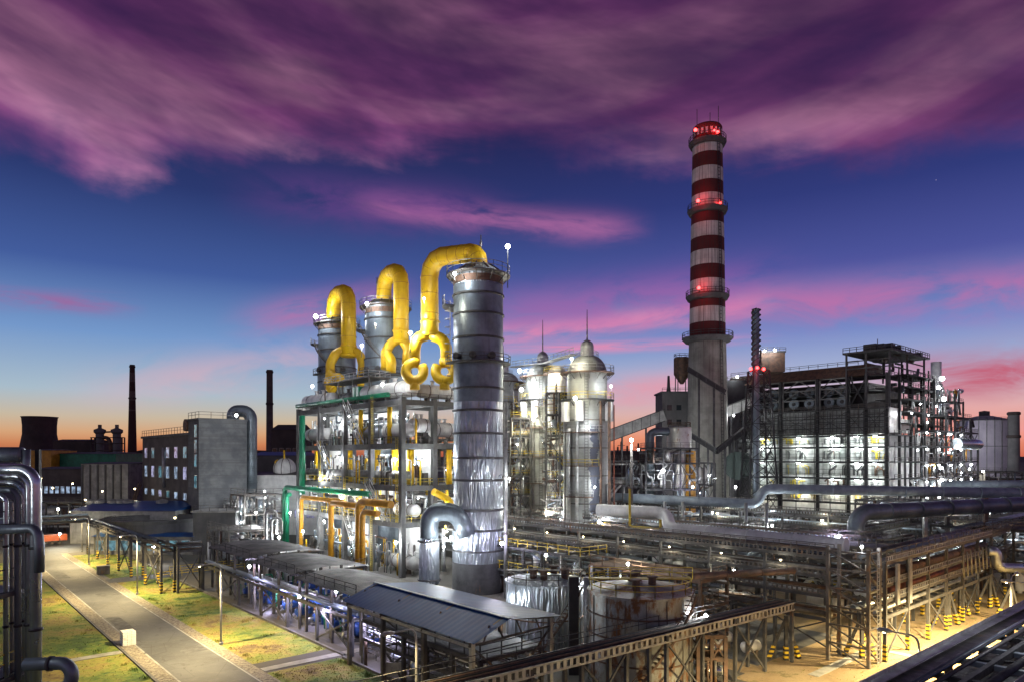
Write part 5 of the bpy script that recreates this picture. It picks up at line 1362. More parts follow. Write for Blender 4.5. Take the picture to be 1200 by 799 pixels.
# mid-right lower clutter between racks (seen through the steel)
unit(S, 92, 104, 78, 84, [5, 9], 'steel unit behind the main rack, just right of the near tower', 41, 3, 1, 20)
unit(S, 66, 84, 80, 86, [4.5, 8], 'low steel unit with small vessels behind the middle of the main rack', 42, 4, 1, 26)
unit(S, 48, 64, 82, 88, [4.5, 7.5], 'low steel unit behind the main rack below the white bent pipe', 43, 4, 1, 24)
unit(S, 30, 46, 86, 92, [5, 9], 'steel unit behind the corner where the two racks meet', 44, 4, 1, 24)
unit(S, 38, 54, 104, 112, [4.5, 8], 'dark unit behind the racks with violet lights', 45, 4, 1, 30, 'black_steel')
unit(S, 62, 80, 106, 114, [4, 7], 'dark unit in front of the furnace house, left part', 46, 4, 1, 30, 'black_steel')
unit(S, 22, 36, 118, 128, [5, 9.5], 'dark unit at the right picture edge below the pipe bridge', 47, 4, 1, 24, 'black_steel')
unit(S, 52, 74, 134, 140, [5, 8], 'steel unit at the foot of the furnace house', 48, 5, 1, 30)
unit(S, 42, 60, 150, 160, [6, 11], 'steel unit at the right end of the furnace house, near the ground', 49, 4, 1, 24)
unit(S, 82, 98, 118, 126, [6, 10], 'steel unit in front of the chimney foot', 50, 4, 1, 26)
unit(S, 42, 58, 64.5, 69.8, [3.4, 6.4], 'rusty piping unit between the corroded tank and the main rack', 51, 5, 1, 40, 'rust', pr=(.1, .16, .22), rails='rust')
unit(S, 60, 78, 64.8, 70, [3.6, 7.0], 'yellow railed piping unit behind the silver tank', 52, 5, 1, 40, 'dark_steel', pr=(.1, .16, .22), rails='yellow_rail')
# left of the frame
unit(S, 142, 150, 52, 60, [4, 8, 12], 'bright pipe unit left of the frame by the green drop pipe', 61, 2, 2, 26, 'steel')
unit(S, 152, 166, 56, 64, [4.5, 9], 'white pipe unit left of the frame, in front of the long blue-edged building', 62, 3, 1, 26, 'galvanised')
unit(S, 128, 140, 44, 52, [3.6, 6.2], 'low bright pipe unit in front of the left end of the frame', 63, 3, 1, 28, 'steel')
unit(S, 112, 126, 46, 54, [3.6], 'low pipe unit beneath the yellow drop pipes', 64, 3, 1, 22, 'steel')
unit(S, 92, 108, 44, 52, [3.4], 'low equipment unit behind the grey canopy', 65, 4, 1, 22, 'steel')

unit(S, 104, 136, 79, 87, [6, 12, 18, 23.5], 'tall bright pipe structure seen through and behind the concrete frame', 66, 6, 1, 60, 'steel', mats=['white_paint', 'galvanised', 'aluminium', 'yellow_paint', 'grey_paint'], vess=5)
unit(S, 41, 59, 33, 39.5, [2.4, 4.2], 'dark pipework and scaffolding under the blue shed roof', 67, 5, 1, 26, 'dark_steel', pr=(.06, .1, .16), rails='dark_steel')
unit(PW(180), X(40, 180), X(96, 180), 0, 5, [4, 8], 'dim pipe unit in front of the long dark hall', 68, 4, 1, 16, 'dark_steel')
unit(PW(174), X(205, 174), X(232, 174), -30, -26, [3.5, 6], 'small pipe unit at the foot of the blank concrete wall', 69, 2, 1, 12, 'steel')
# ------------------------------------------------------------------ pipe racks
def tray(m, p, q, h=0.45, gap=0.55, t=0.06):
    """ladder-like cable tray flange: two rails and upright tabs"""
    p = Vector(p); q = Vector(q); d = q-p; L = d.length; n = int(L/gap)
    m.beam(p, q, 0.05, 0.09); m.beam(p+Vector((0, 0, h)), q+Vector((0, 0, h)), 0.05, 0.09)
    for i in range(n+1):
        c = p+d*i/n; m.beam(c, c+Vector((0, 0, h)), gap*0.42, 0.04) if False else m.hexa([tuple(c-d*(gap*.2/L)), tuple(c+d*(gap*.2/L)), tuple(c+d*(gap*.2/L)+Vector((0.001, 0.03, 0))), tuple(c-d*(gap*.2/L)+Vector((0.001, 0.03, 0))), tuple(c-d*(gap*.2/L)+Vector((0, 0, h))), tuple(c+d*(gap*.2/L)+Vector((0, 0, h))), tuple(c+d*(gap*.2/L)+Vector((0.001, 0.03, h))), tuple(c-d*(gap*.2/L)+Vector((0.001, 0.03, h)))])
    return m
def rack(label, a0,  a1, b0, b1, levels, along, seed, step=6.0, pipes=(3, 5), trays=True, rails=True, posts=True, steel='dark_steel', railmat='steel', hazard=False, mats=None, name='pipe_rack', pr=(.12, .2, .3), top_deck=False, traymat='steel'):
    rnd = random.Random(seed); mats = mats or ['galvanised', 'dull_aluminium', 'steel', 'rust', 'aluminium', 'blue_grey_pipe']
    F = (lambda x, y, z: S(x, y, z)) if along == 'u' else (lambda x, y, z: S(y, x, z))
    t = T(name, label, 'pipe rack', F(a0, b0, 0)); n = max(1, round((a1-a0)/step)); xs = [a0+(a1-a0)*i/n for i in range(n+1)]
    if posts:
        for i, x in enumerate(xs):
            for y in (b0, b1):
                po = P(MB(F).beam((x, y, 0), (x, y, levels[-1]), 0.30), 'post', steel, t)
                if hazard: P(MB(F).beam((x, y, 0.0), (x, y, 1.7), 0.37), 'hazard_band', 'hazard_stripe', po)
            if i % 2 == 0 and i < n: P(_x(F, x, xs[i+1], b0, 0.3, levels[0]), 'brace', steel, t)
    for li, z in enumerate(levels):
        m = MB(F)
        for y in (b0, b1): m.beam((a0, y, z), (a1, y, z), 0.18, 0.34)
        k = 0; x = a0
        while x <= a1: m.beam((x, b0, z-.05), (x, b1, z-.05), 0.14, 0.2); x += step/2
        P(m, 'frame', steel, t)
        if li == len(levels)-1 and top_deck:
            P(MB(F).box(a0, a1, b0+0.2, b0+1.1, z+.18, z+.22), 'walkway', 'black_steel', t)
        for k in range(rnd.randint(*pipes)):
            y = rnd.uniform(b0+.3, b1-.3); r = rnd.choice(pr); x0_ = a0 if rnd.random() < .8 else rnd.uniform(a0, (a0+a1)/2); x1_ = a1 if rnd.random() < .8 else rnd.uniform((a0+a1)/2, a1)
            P(MB(F).tube([(x0_, y, z+r+.18), (x1_, y, z+r+.18)], r, 10), 'pipe', rnd.choice(mats), t)
        if trays and li > 0:
            P(tray(MB(F), (a0, b0-.12, z+.2), (a1, b0-.12, z+.2)), 'cable_tray', traymat, t)
        if rails and li == len(levels)-1:
            P(MB(F).rail([(a0, b0-.1, z+.2), (a1, b0-.1, z+.2)], 1.1, .07, 2), 'handrail', railmat, t)
            P(MB(F).rail([(a0, b0+1.2, z+.2), (a1, b0+1.2, z+.2)], 1.1, .07, 2), 'handrail', railmat, t)
    return t
rack('main pipe rack from the near silver tower to the rack corner with a railed top', 31, 87, 71, 76.2, [3.2, 5.6, 7.6, 9.6], 'u', 101, 7, (6, 8), railmat='steel', top_deck=True, mats=['dull_aluminium', 'dark_steel', 'rust', 'steel', 'blue_grey_pipe', 'galvanised'])
rack('cross rack with stacked cable trays over the yellow soil yard at right', 71.5, 108, 25.8, 30.2, [4.3, 5.9, 7.4, 9.6], 'v', 102, 6.1, (3, 4), hazard=True, steel='dark_steel', top_deck=True, traymat='galvanised')
rack('rear pipe rack with three rows of pale trays behind the main rack', 34, 96, 90, 94, [4.5, 6.2, 7.8, 9.2], 'u', 103, 8, (3, 4))
rack('rear rack in front of the furnace house with many level pipes', 20, 110, 128, 133, [5, 7, 9], 'u', 104, 9, (4, 6))
rack('far right rack continuing from the cross rack to the picture edge', 109, 150, 26, 31, [4.5, 7, 9.4], 'v', 105, 7, (3, 5), hazard=True)
rack('dim rack beyond the yard road at the right edge', 100, 160, 42, 46, [5.5, 8.5], 'v', 106, 8, (3, 5), hazard=True)
# trestle on the left and the bridge over the road
rack('brown trestle with pipes beside the road, far section on the grass', 109, 163, 27.8, 29.6, [6.1, 6.9], 'u', 110, 9, (3, 4), trays=False, rails=False, steel='dark_steel', hazard=True, name='pipe_trestle', pr=(.1, .14, .18))
rack('pipe bridge crossing above the road near the orange truck', -6, 27.6, 161.4, 163, [6.9, 7.9], 'v', 111, 17, (2, 3), trays=False, rails=False, steel='steel', name='pipe_bridge', pr=(.14, .2))
rack('brown pipe trestle along the grey canopy and the plant kerb', 62, 109, 33.4, 35, [3.7], 'u', 112, 8.3, (2, 3), trays=False, rails=False, steel='dark_steel', name='pipe_trestle', pr=(.14, .2))
rack('short jog of the trestle where it shifts toward the plant', 29.7, 33.2, 107.6, 109.2, [6.1, 6.9], 'v', 113, 4, (2, 3), trays=False, rails=False, steel='dark_steel', name='pipe_trestle', pr=(.1, .14))
# three-dimensional braces with striped feet under the cross rack
for i, (px, py, lab) in enumerate([(921, 773, 'first striped brace foot, left of the rack corner'), (1010, 770, 'striped brace foot under the rack corner'), (1112, 733, 'striped brace foot at the far end of the cross rack'), (1125, 722, 'striped brace foot behind the far end of the cross rack'), (1160, 712, 'striped brace foot by the road beyond the cross rack'), (1185, 726, 'striped brace foot nearest the right picture edge')]):
    g = G(px, py); t = T('striped_brace', lab, 'brace', g)
    m = MB(); 
    for dx in (-1.5, 1.5): m.beam(g+Vector((dx, 0.6, 0)), g+Vector((0, 0, 4.2)), 0.28)
    m.beam(g, g+Vector((0, 0, 4.4)), 0.3); P(m, 'strut', 'dark_steel', t)
    for dx in (-1.5, 0, 1.5): P(MB().beam(g+Vector((dx, 0.6 if dx else 0, 0)), (g+Vector((dx, 0.6 if dx else 0, 0))).lerp(g+Vector((0, 0, 4.2)), 0.32), 0.4), 'hazard_band', 'hazard_stripe', t)
# rack corner lattice tower
t = T('rack_tower', 'slender latticed stair tower at the corner where the racks meet', 'tower', S(28, 69.5, 0))
for u in (26, 29.8):
    for v in (68.0, 70.6): P(MB(S).beam((u, v, 0), (u, v, 11.2), 0.3), 'post', 'steel', t)
for k in range(6): 
    P(MB(S).beam((26, 68, 1.8*k), (29.8, 68, 1.8*k+1.8), 0.14).beam((26, 68, 1.8*k+1.8), (29.8, 68, 1.8*k+1.8), 0.16).beam((26, 70.6, 1.8*k), (26, 68, 1.8*k+1.8), 0.14).beam((26, 70.6, 1.8*k+1.8), (26, 68, 1.8*k+1.8), 0.14), 'lattice', 'steel', t)
P(MB(S).ladder((25.6, 69.3, 0), (25.6, 69.3, 11), (0, 1, 0), .5, .4), 'ladder', 'galvanised', t)
for v, z0, z1, lab in ((73.8, 5.3, 9.4, 'small pale sheet hung on the cross rack'), (77.2, 5.0, 9.6, 'tall white ribbed cable duct hung on the cross rack')):
    O(MB(S).box(25.35, 25.55, v-0.35, v+0.35, z0, z1), 'cable_duct', 'galvanised', lab, 'duct')
# angled white shield truss at the far end of the cross rack
t = T('pipe_shield', 'row of slanting white pipes at the far end of the cross rack', 'pipework', S(25.4, 98, 6))
for k in range(8): P(MB(S).tube([(25.3, 94+k*1.6, 8.6), (25.3, 94.5+k*1.6, 5.6)], .10, 8), 'pipe', 'grey_paint', t)

# ------------------------------------------------------------------ individual big pipes
pipe('big white pipe that bends down onto the main rack', [W(700, 597, 99), W(780, 600, 95), S(53.5, 75.2, 10.5), S(31, 75.2, 10.45)], 0.85, 'white_paint', T_=ID, bend=2.4, n=20)
pipe('long grey-blue pipe with an S bend passing in front of the furnace house', [W(716, 582, 125), W(888, 590, 121), W(894, 572, 121), W(1240, 578, 112)], 0.85, 'blue_grey_pipe', T_=ID, bend=1.8, n=18)
pipe('upper far grey pipe at the right edge', [W(1105, 567, 150), W(1260, 566, 150)], 0.8, 'blue_grey_pipe', T_=ID, n=16)
pipe('fat dark duct with a downward elbow on the right, in front of the grey-blue pipe', [W(1003, 636, 98), W(1003, 600, 98), W(1240, 588, 108)], 1.15, 'dull_aluminium', T_=ID, bend=2.6, n=22)
pipe('rusty brown pipe sloping through the racks above the corroded tank', [W(800, 690, 66), W(806, 675, 66), W(930, 668, 72)], 0.35, 'rust', T_=ID, bend=.8)
pipe('silver pipe looping down at the right edge', [W(1156, 645, 88), W(1168, 645, 88), W(1168, 664, 88), W(1230, 666, 90)], 0.6, 'aluminium', T_=ID, bend=1.2)
pipe('brown pipe along the cross rack', [S(26.4, 72, 8.3), S(26.4, 107, 8.3)], 0.45, 'rust', T_=ID)
pipe('red-brown lower pipe on the cross rack', [S(26.5, 74, 6.6), S(26.5, 104, 6.6)], 0.32, 'red_oxide', T_=ID)
pipe('yellow bracket pipe standing on the main rack', [W(738, 572, 90), W(738, 616, 90), W(774, 619, 88), W(774, 608, 88)], 0.16, 'yellow_rail', T_=ID, bend=.3)
for i, px in enumerate((779, 800, 874, 898)):
    g = X(px, 119 if i > 1 else 122); O(MB().tube([(g, 119 if i > 1 else 122, 0), (g, 119 if i > 1 else 122, Z(588, 120))], .3, 10), 'support_post', 'galvanised', ['slim grey post under the left part of the long grey-blue pipe', 'second slim post under the left part of the long grey-blue pipe', 'grey post just before the S bend of the long pipe', 'grey post under the S bend of the long pipe'][i], 'post')
for i, px in enumerate((1084, 1110, 1155)):
    g = X(px, 104); O(MB().beam((g, 104, 0), (g, 104, Z(583, 104)), .5), 'support_post', ['galvanised', 'steel', 'rust'][i], ['pale post between the right racks, left one', 'grey post between the right racks, middle one', 'rusty post between the right racks, right one'][i], 'post')
for i, (px, Y) in enumerate(((740, 108),)):
    O(MB().tube([(X(px, Y), Y, 0), (X(px, Y), Y, Z(520, Y))], .22, 10), 'light_pole', 'steel', 'tall white light pole right of the patched silo tower', 'pole')

# ------------------------------------------------------------------ tanks
def tank(px, Y, dia, zt, mat, label, rings, wr=False, railm='yellow_rail'):
    c = Vector((X(px, Y), Y, 0)); r = dia/2; t = T('storage_tank', label, 'tank', c, 'flat-roofed storage tanks')
    P(MB().lathe(c, [(r, 0), (r, zt)], 56), 'shell', mat, t)
    P(MB().lathe(c, [(r+.12, zt-.15), (r+.12, zt+.05), (r*.9, zt+.12), (r*.3, zt+.55), (0, zt+.62)], 56), 'roof', mat, t)
    for z in rings: P(MB().lathe(c, [(r, z-.08), (r+.12, z-.05), (r+.12, z+.05), (r, z+.08)], 56), 'wind_girder', 'rust', t)
    P(MB().ringrail(c+Vector((0, 0, zt)), r-.1, h=1.1, t=.06), 'handrail', railm, t)
    m = MB()
    for k in range(7): 
        a = R(200+k*22); o = Vector((math.cos(a), math.sin(a), 0)); m.beam(c+o*(r+.05), c+o*(r+.05)+Vector((0, 0, zt)), .06)
    P(m, 'seam', 'steel', t)
    rnd = random.Random(int(px))
    for k in range(5):
        a = rnd.uniform(0, 2*PI); q = c+Vector((math.cos(a), math.sin(a), 0))*r*rnd.uniform(.2, .7); P(MB().cyl(q, .35, zt, zt+1.2, 12).cyl(q, .5, zt+1.2, zt+1.32, 12), 'nozzle', 'rust', t)
    P(MB().beam(c+Vector((-r, 0, zt+1.0)), c+Vector((r, 0, zt+1.0)), .9, .1).rail([c+Vector((-r, -.45, zt+1.05)), c+Vector((r, -.45, zt+1.05))], 1.0, .06), 'roof_walkway', railm, t)
    m = MB(); a0 = R(250); pr = None
    for k in range(24):
        a = a0+R(70)*k/23; o = Vector((math.cos(a), math.sin(a), 0)); z = zt*k/23; m.beam(c+o*(r+.05)+Vector((0, 0, z)), c+o*(r+.8)+Vector((0, 0, z)), .26, .05)
        cur = c+o*(r+.8)+Vector((0, 0, z))
        if pr: m.beam(pr, cur, .08, .2); m.beam(pr+Vector((0, 0, 1)), cur+Vector((0, 0, 1)), .05)
        pr = cur
    P(m, 'spiral_stair', 'rust', t)
    return t
tank(638, 70, 7.9, 7.4, 'wrinkled_aluminium', 'crumpled silver clad tank behind the blue shed roof', [1.2, 4.0], railm='steel')
tank(750, 62, 9.3, 8.0, 'corroded_shell', 'corroded pale tank with rusty rim in front of the main rack', [2.2, 4.4, 6.2], railm='yellow_rail')
O(MB().beam((X(672, 63), 63, 0), (X(672, 63), 63, 9), .9), 'support_post', 'black_steel', 'dark square column between the silver tank and the corroded tank', 'post')
O(MB().tube([(X(688, 66), 66, 0), (X(688, 66), 66, 8.4)], .35, 12), 'vertical_pipe', 'galvanised', 'bright vertical pipe between the two flat-roofed tanks', 'pipe')
for i, (px, py, L, lab) in enumerate([(845, 752, 2.2, 'small white horizontal vessel on the lit yard right of the corroded tank'), (880, 762, 1.6, 'smaller white drum on the lit yard beside the striped brace')]):
    c = G(px, py+6); t = T('yard_vessel', lab, 'vessel', c)
    P(MB().hcyl(c+Vector((-L/2, -.4, 1.0)), c+Vector((L/2, .4, 1.0)), .55, 18), 'shell', 'white_paint', t)
    for s_ in (-.3, .3): P(MB().box(c.x+s_*L-.12, c.x+s_*L+.12, c.y-.4, c.y+.4, 0, .7), 'saddle', 'steel', t)
unit(PW(60), X(818, 60), X(850, 60), 0, 3.5, [2.2, 4.2], 'small scaffold with red-brown pipes on the yard beside the corroded tank', 71, 2, 1, 14, 'rust', rails='rust', pr=(.07, .1, .14))

# ------------------------------------------------------------------ dark cable gallery across the bottom
g0 = Vector((-14.5, 34.0, 5.1)); g1 = Vector((27.6, 66.7, 5.1)); gd = (g1-g0).normalized(); gn = Vector((-gd.y, gd.x, 0))
def GF(x, y, z): return g0+gd*x+gn*y+Vector((0, 0, z))
LG = (g1-g0).length
t = T('cable_gallery', 'dark cable gallery with holed side flange crossing the bottom of the view', 'gallery', g0)
P(MB(GF).box(0, LG, 0.05, 2.0, 0.55, 0.68), 'deck', 'black_steel', t)
P(MB(GF).beam((0, 0, 0.66), (LG, 0, 0.66), .16, .12), 'top_chord', 'galvanised', t)
P(MB(GF).beam((0, 0, 0.0), (LG, 0, 0.0), .14, .1), 'bottom_chord', 'galvanised', t)
m = MB(GF); k = 0; m.box(0, LG, -.018, .018, .0, .1); m.box(0, LG, -.018, .018, .56, .64)
while k*.62 < LG: m.box(k*.62, k*.62+.30, -.02, .02, .08, .58); k += 1
P(m, 'holed_flange', 'galvanised', t)
for y in (.35, .7, 1.05, 1.45): P(MB(GF).tube([(0, y, .80), (LG-rnd.uniform(0, 1), y, .80)], rnd.choice([.06, .09, .11]), 8), 'cable', random.Random(int(y*100)).choice(['rubber', 'black_steel', 'rust', 'dark_steel']), t)
P(MB(GF).rail([(0, 2.0, .68), (LG, 2.0, .68)], .9, .05, 2.5), 'handrail', 'dark_steel', t)
P(MB(GF).beam((0, 2.0, .3), (LG, 2.0, .3), .12, .6), 'rear_chord', 'dark_steel', t)
x = 6.0; i = 0
while x < LG:
    for y in (0.1, 1.9): P(MB(GF).beam((x, y, -5.1), (x, y, 0.5), .28), 'post', 'dark_steel', t)
    if i % 2 == 0 and x+5 < LG: P(_x(GF, x, x+4.7, .1, -4.9, 0), 'brace', 'dark_steel', t)
    x += 4.7; i += 1
# bottom right gallery, nearer the camera
h0 = W(1020, 812, 30.5); 
def GR(x, y, z): return S(-8.5+y, 31+x, z)
# runs along v; solve its line from two seen points
ga = W(1036, 799, 33.0); gb = W(1200, 712, 49.0); gb.z = ga.z
hd_ = (gb-ga).normalized(); hn = Vector((-hd_.y, hd_.x, 0))
def GR(x, y, z): return ga+hd_*x-hn*y+Vector((0, 0, z))
t = T('steel_gallery', 'heavy dark steel gallery with cross beams in the lower right corner', 'gallery', ga)
P(MB(GR).beam((-8, 0, 0), (36, 0, 0), .35, .5), 'edge_girder', 'dark_steel', t)
P(MB(GR).beam((-8, .1, .30), (36, .1, .30), .5, .06), 'walk_edge', 'galvanised', t)
P(MB(GR).beam((-8, 5.0, 0), (36, 5.0, 0), .3, .5), 'inner_girder', 'dark_steel', t)
P(MB(GR).beam((-8, 2.4, -.2), (36, 2.4, -.2), .25, .4), 'middle_girder', 'dark_steel', t)
for k in range(12): P(MB(GR).beam((-7+k*3.7, .2, -.25), (-7+k*3.7, 5.0, -.25), .34, .26), 'cross_beam', 'blue_grey_pipe' if k % 3 else 'dark_steel', t)
for k in range(6): P(MB(GR).beam((-7+k*7.4, .2, -.3), (-3.3+k*7.4, 5.0, -.3), .12, .12), 'brace', 'dark_steel', t)
P(MB(GR).box(-8, 36, .15, 1.15, .06, .1), 'grating', 'steel', t)
P(MB(GR).box(-8, 36, .3, 4.9, -1.3, -1.2), 'dark_underlay', 'black_steel', t)  # black sheet added to hide the lit ground and keep the underside dark
for y, r_, mt in ((1.0, .16, 'dull_aluminium'), (1.6, .11, 'steel'), (3.4, .2, 'dark_steel'), (4.2, .14, 'galvanised')): P(MB(GR).tube([(-8, y, -.02), (36, y, -.02)], r_, 10), 'pipe', mt, t)
m = MB(GR).beam((-8, -.1, .45), (36, -.1, .45), .06, .2); P(m, 'toe_board', 'galvanised', t)
for k in range(7): P(MB(GR).beam((-4+k*6, .3, -ga.z), (-4+k*6, .3, -.2), .35), 'post', 'dark_steel', t); P(MB(GR).beam((-4+k*6, 4.8, -ga.z), (-4+k*6, 4.8, -.2), .35), 'post', 'dark_steel', t)
# ------------------------------------------------------------------ canopies over the pump yard
def corr(m, T_, a0, a1, f, n, k, wave=0.05):
    """corrugated sheet: a runs along, f(s)->(b,z) across, s in 0..1"""
    for i in range(k):
        x0 = a0+(a1-a0)*i/k; x1 = a0+(a1-a0)*(i+1)/k; h0 = wave*(i % 2); h1 = wave*((i+1) % 2)
        for j in range(n):
            (b0, z0), (b1, z1) = f(j/n), f((j+1)/n)
            m.add([T_(x0, b0, z0+h0), T_(x1, b0, z0+h1), T_(x1, b1, z1+h1), T_(x0, b1, z1+h0)], [(0, 1, 2, 3)])
            m.add([T_(x0, b0, z0+h0-.03), T_(x1, b0, z0+h1-.03), T_(x1, b1, z1+h1-.03), T_(x0, b1, z1+h0-.03)], [(3, 2, 1, 0)])
def canopy(u0, u1, v0, v1, z, label, arch=.55):
    t = T('pump_canopy', label, 'canopy', S((u0+u1)/2, (v0+v1)/2, 0), 'grey canopies over the pumps')
    m = MB(); corr(m, S, u0, u1, lambda s: (v0+(v1-v0)*s, z+arch*math.sin(PI*s)), 8, int((u1-u0)/.25)); P(m, 'roof_sheet', 'grey_roof', t)
    for u in (u0+.6, (u0+u1)/2, u1-.6):
        for v in (v0+1.2, v1-.4): P(MB(S).beam((u, v, 0), (u, v, z-.1), .26), 'post', 'steel', t)
        P(MB(S).beam((u, v0, z-.15), (u, v1, z-.15), .12, .2), 'rafter', 'dark_steel', t)
    P(MB(S).rail([(u0, v0+.3, z+.2), (u1, v0+.3, z+.2)], .9, .06, 2.2), 'edge_rail', 'dark_steel', t)
    return t
canopy(61.0, 74.8, 33.0, 41.5, 6.2, 'grey corrugated canopy next to the blue roof')
canopy(75.4, 88.6, 33.0, 43.0, 6.5, 'grey corrugated canopy in the middle of the pump row')
canopy(89.3, 105.0, 33.0, 44.0, 6.8, 'grey corrugated canopy at the far end of the pump row')
t = T('blue_shed', 'open shed with a shallow dark blue gabled roof at the bottom centre', 'shed', S(50, 36, 0))
m = MB(); corr(m, S, 39.9, 60.3, lambda s: (31.5+3.5*s, 6.1+1.3*s), 2, 60, .014); P(m, 'roof_sheet', 'blue_roof', t)
m = MB(); corr(m, S, 39.9, 60.3, lambda s: (35.0+5.8*s, 7.4-.6*s), 2, 60, .014); P(m, 'roof_sheet', 'blue_roof', t)
P(MB(S).beam((39.8, 35, 7.48), (60.4, 35, 7.48), .3, .06), 'ridge_cap', 'blue_grey_pipe', t)
for u in (40.6, 47, 53.5, 59.7):
    for v in (31.9, 40.2): P(MB(S).beam((u, v, 0), (u, v, 6.0 if v < 35 else 6.6), .34), 'post', 'galvanised' if u < 42 else 'steel', t)
    m = MB(S); m.beam((u, 31.6, 5.9), (u, 35, 7.35), .16, .2).beam((u, 35, 7.35), (u, 40.5, 6.6), .16, .2).beam((u, 31.6, 5.75), (u, 40.5, 5.95), .16, .16)
    for k in (33, 35, 37, 39): m.beam((u, k, 5.8), (u, k+.6 if k < 35 else k-.6, 7.0), .1)
    P(m, 'roof_truss', 'steel', t)
for u in (40.6, 53.5): P(MB(S).beam((u, 31.9, 5.6), (u, 36, 2.0), .14), 'brace', 'steel', t); P(MB(S).beam((u, 36, 2.0), (u, 40.2, 5.8), .14), 'brace', 'steel', t)
P(MB(S).beam((40.6, 31.7, 5.7), (59.7, 31.7, 5.7), .12, .22), 'eave_beam', 'galvanised', t)

# ------------------------------------------------------------------ pumps under the canopies
def make_pump(mat='pump_blue'):
    t = T('pump', 'x', 'pump', (0, 0, 0), 'pump sets in the pump yard')
    P(MB().box(-1.4, 1.4, -.55, .55, 0, .25), 'base_frame', 'concrete', t)
    m = MB().tube([(-1.25, 0, .8), (-1.2, 0, .8), (-.1, 0, .8), (0, 0, .8)], [.3, .42, .42, .3], 16)
    for k in range(8): m.beam((-1.1, math.cos(k)*.0-.44, .45+k*.09), (-.2, -.44, .45+k*.09), .03)
    mo = P(m, 'motor', mat, t); P(MB().box(-.85, -.45, -.2, .2, 1.2, 1.42), 'terminal_box', mat, mo)
    P(MB().tube([(0, 0, .8), (.5, 0, .8)], .12, 10), 'shaft', 'steel', t)
    P(MB().tube([(.5, 0, .8), (.55, 0, .8), (.9, 0, .8), (.95, 0, .8)], [.3, .5, .5, .3], 18), 'volute', mat, t)
    P(MB().tube([(.72, 0, .8), (.72, 0, 2.3)], .16, 10).tube([(.72, 0, 1.5), (.72, 0, 1.6)], .27, 12), 'discharge_pipe', 'galvanised', t)
    P(MB().tube([(.95, 0, .8), (1.7, 0, .8), (1.7, 0, .1)], .18, 10, bend=.3), 'suction_pipe', 'galvanised', t)
    P(MB().ball((.72, 0, 1.85), .24, 8, 6), 'valve', 'red_oxide', t)
    return t
pump0 = make_pump()
ROWN = ['in the row nearest the lawn', 'in the middle row', 'in the row nearest the frame']
ORD = ['first', 'second', 'third', 'fourth', 'fifth', 'sixth', 'seventh', 'eighth', 'ninth', 'tenth']
first = True
for r_, v in enumerate((37.2, 41.0, 44.8)):
    for k in range(9):
        u = 63.5+k*4.4+r_*.8
        lab = 'blue pump %s, %s from the blue shed' % (ROWN[r_], ORD[k])
        p = S(u, v, .02)
        if first: pump0.location = p; pump0['label'] = lab; pump0.rotation_euler = (0, 0, R(41.5)); first = False
        else: copy_thing(pump0, p, lab).rotation_euler = (0, 0, R(41.5+(180 if k % 2 else 0)))
# header pipes above them, white motors near the shed
for k, (v, z, mt, lab) in enumerate([(38.9, 2.5, 'galvanised', 'shiny header pipe above the front pump row'), (42.9, 2.7, 'white_paint', 'white header pipe above the middle pump row'), (36.2, 3.0, 'pump_blue', 'blue header pipe along the lawn side of the pumps'), (46.6, 2.4, 'aluminium', 'silver header pipe behind the pumps')]):
    t = pipe(lab, [S(62.5, v, z), S(104, v, z)], .26, mt, T_=ID)
    for j in range(9): P(MB(S).tube([(64.5+j*4.6, v, z), (64.5+j*4.6, v, .1)], .1, 8).ball((64.5+j*4.6, v, 1.4), .2, 8, 5), 'drop', ['pump_blue', 'galvanised', 'green_paint'][j % 3], t)
rnd = random.Random(77)
for i in range(10):
    u = 64+i*4.1; t = T('valve_group', 'cluster of small valves and risers between the pump rows, %s from the blue shed' % ORD[i], 'valves', S(u, 39, 0), 'valve groups in the pump yard')
    for j in range(9):
        a = u+rnd.uniform(-1.6, 1.6); v = rnd.uniform(36, 46); h = rnd.uniform(.8, 3.2)
        P(MB(S).tube([(a, v, 0), (a, v, h), (a+rnd.uniform(-.8, .8), v+rnd.uniform(-1, 1), h)], rnd.choice([.06, .09, .13]), 8, bend=.2, k=2), 'riser', rnd.choice(['galvanised', 'aluminium', 'pump_blue', 'white_paint', 'green_paint']), t)
        if j % 3 == 0: P(MB(S).ball((a, v, h*.6), .2, 8, 5), 'handwheel', rnd.choice(['red_oxide', 'pump_blue', 'green_paint']), t)
for i, (px, py, L) in enumerate([(436, 733, 3.4), (424, 742, 2.6)]):
    c = G(px, py+8); t = T('compressor', ['large blue and white compressor lit violet beside the blue shed', 'smaller blue compressor in front of the large one'][i], 'compressor', c)
    P(MB().box(c.x-L/2, c.x+L/2, c.y-.7, c.y+.7, 0, .4), 'base_frame', 'concrete', t)
    P(MB().hcyl(c+Vector((-L/2+.6, 0, 1.3)), c+Vector((L/2-.6, 0, 1.3)), .8, 24), 'casing', 'pump_blue', t)
    P(MB().hcyl(c+Vector((-L/2+.5, 0, 2.35)), c+Vector((L/2-.5, 0, 2.35)), .3, 16), 'silencer', 'white_paint', t)
    for s_ in (-.3, 0, .3): P(MB().tube([c+Vector((s_*L-.08, 0, 1.3)), c+Vector((s_*L+.08, 0, 1.3))], .86, 24), 'flange', 'galvanised', t)
O(MB(S).rail([(61, 34.4, 0), (47, 34.4, 0), (47, 44, 0)], 1.0, .06, 2), 'guard_rail', 'steel', 'grey guard rail along the walkway beside the blue shed posts', 'guard rail')
t = T('notice_board', 'small pale panel leaning at the foot of the blue shed corner post', 'panel', G(464, 795)); c = G(464, 795)
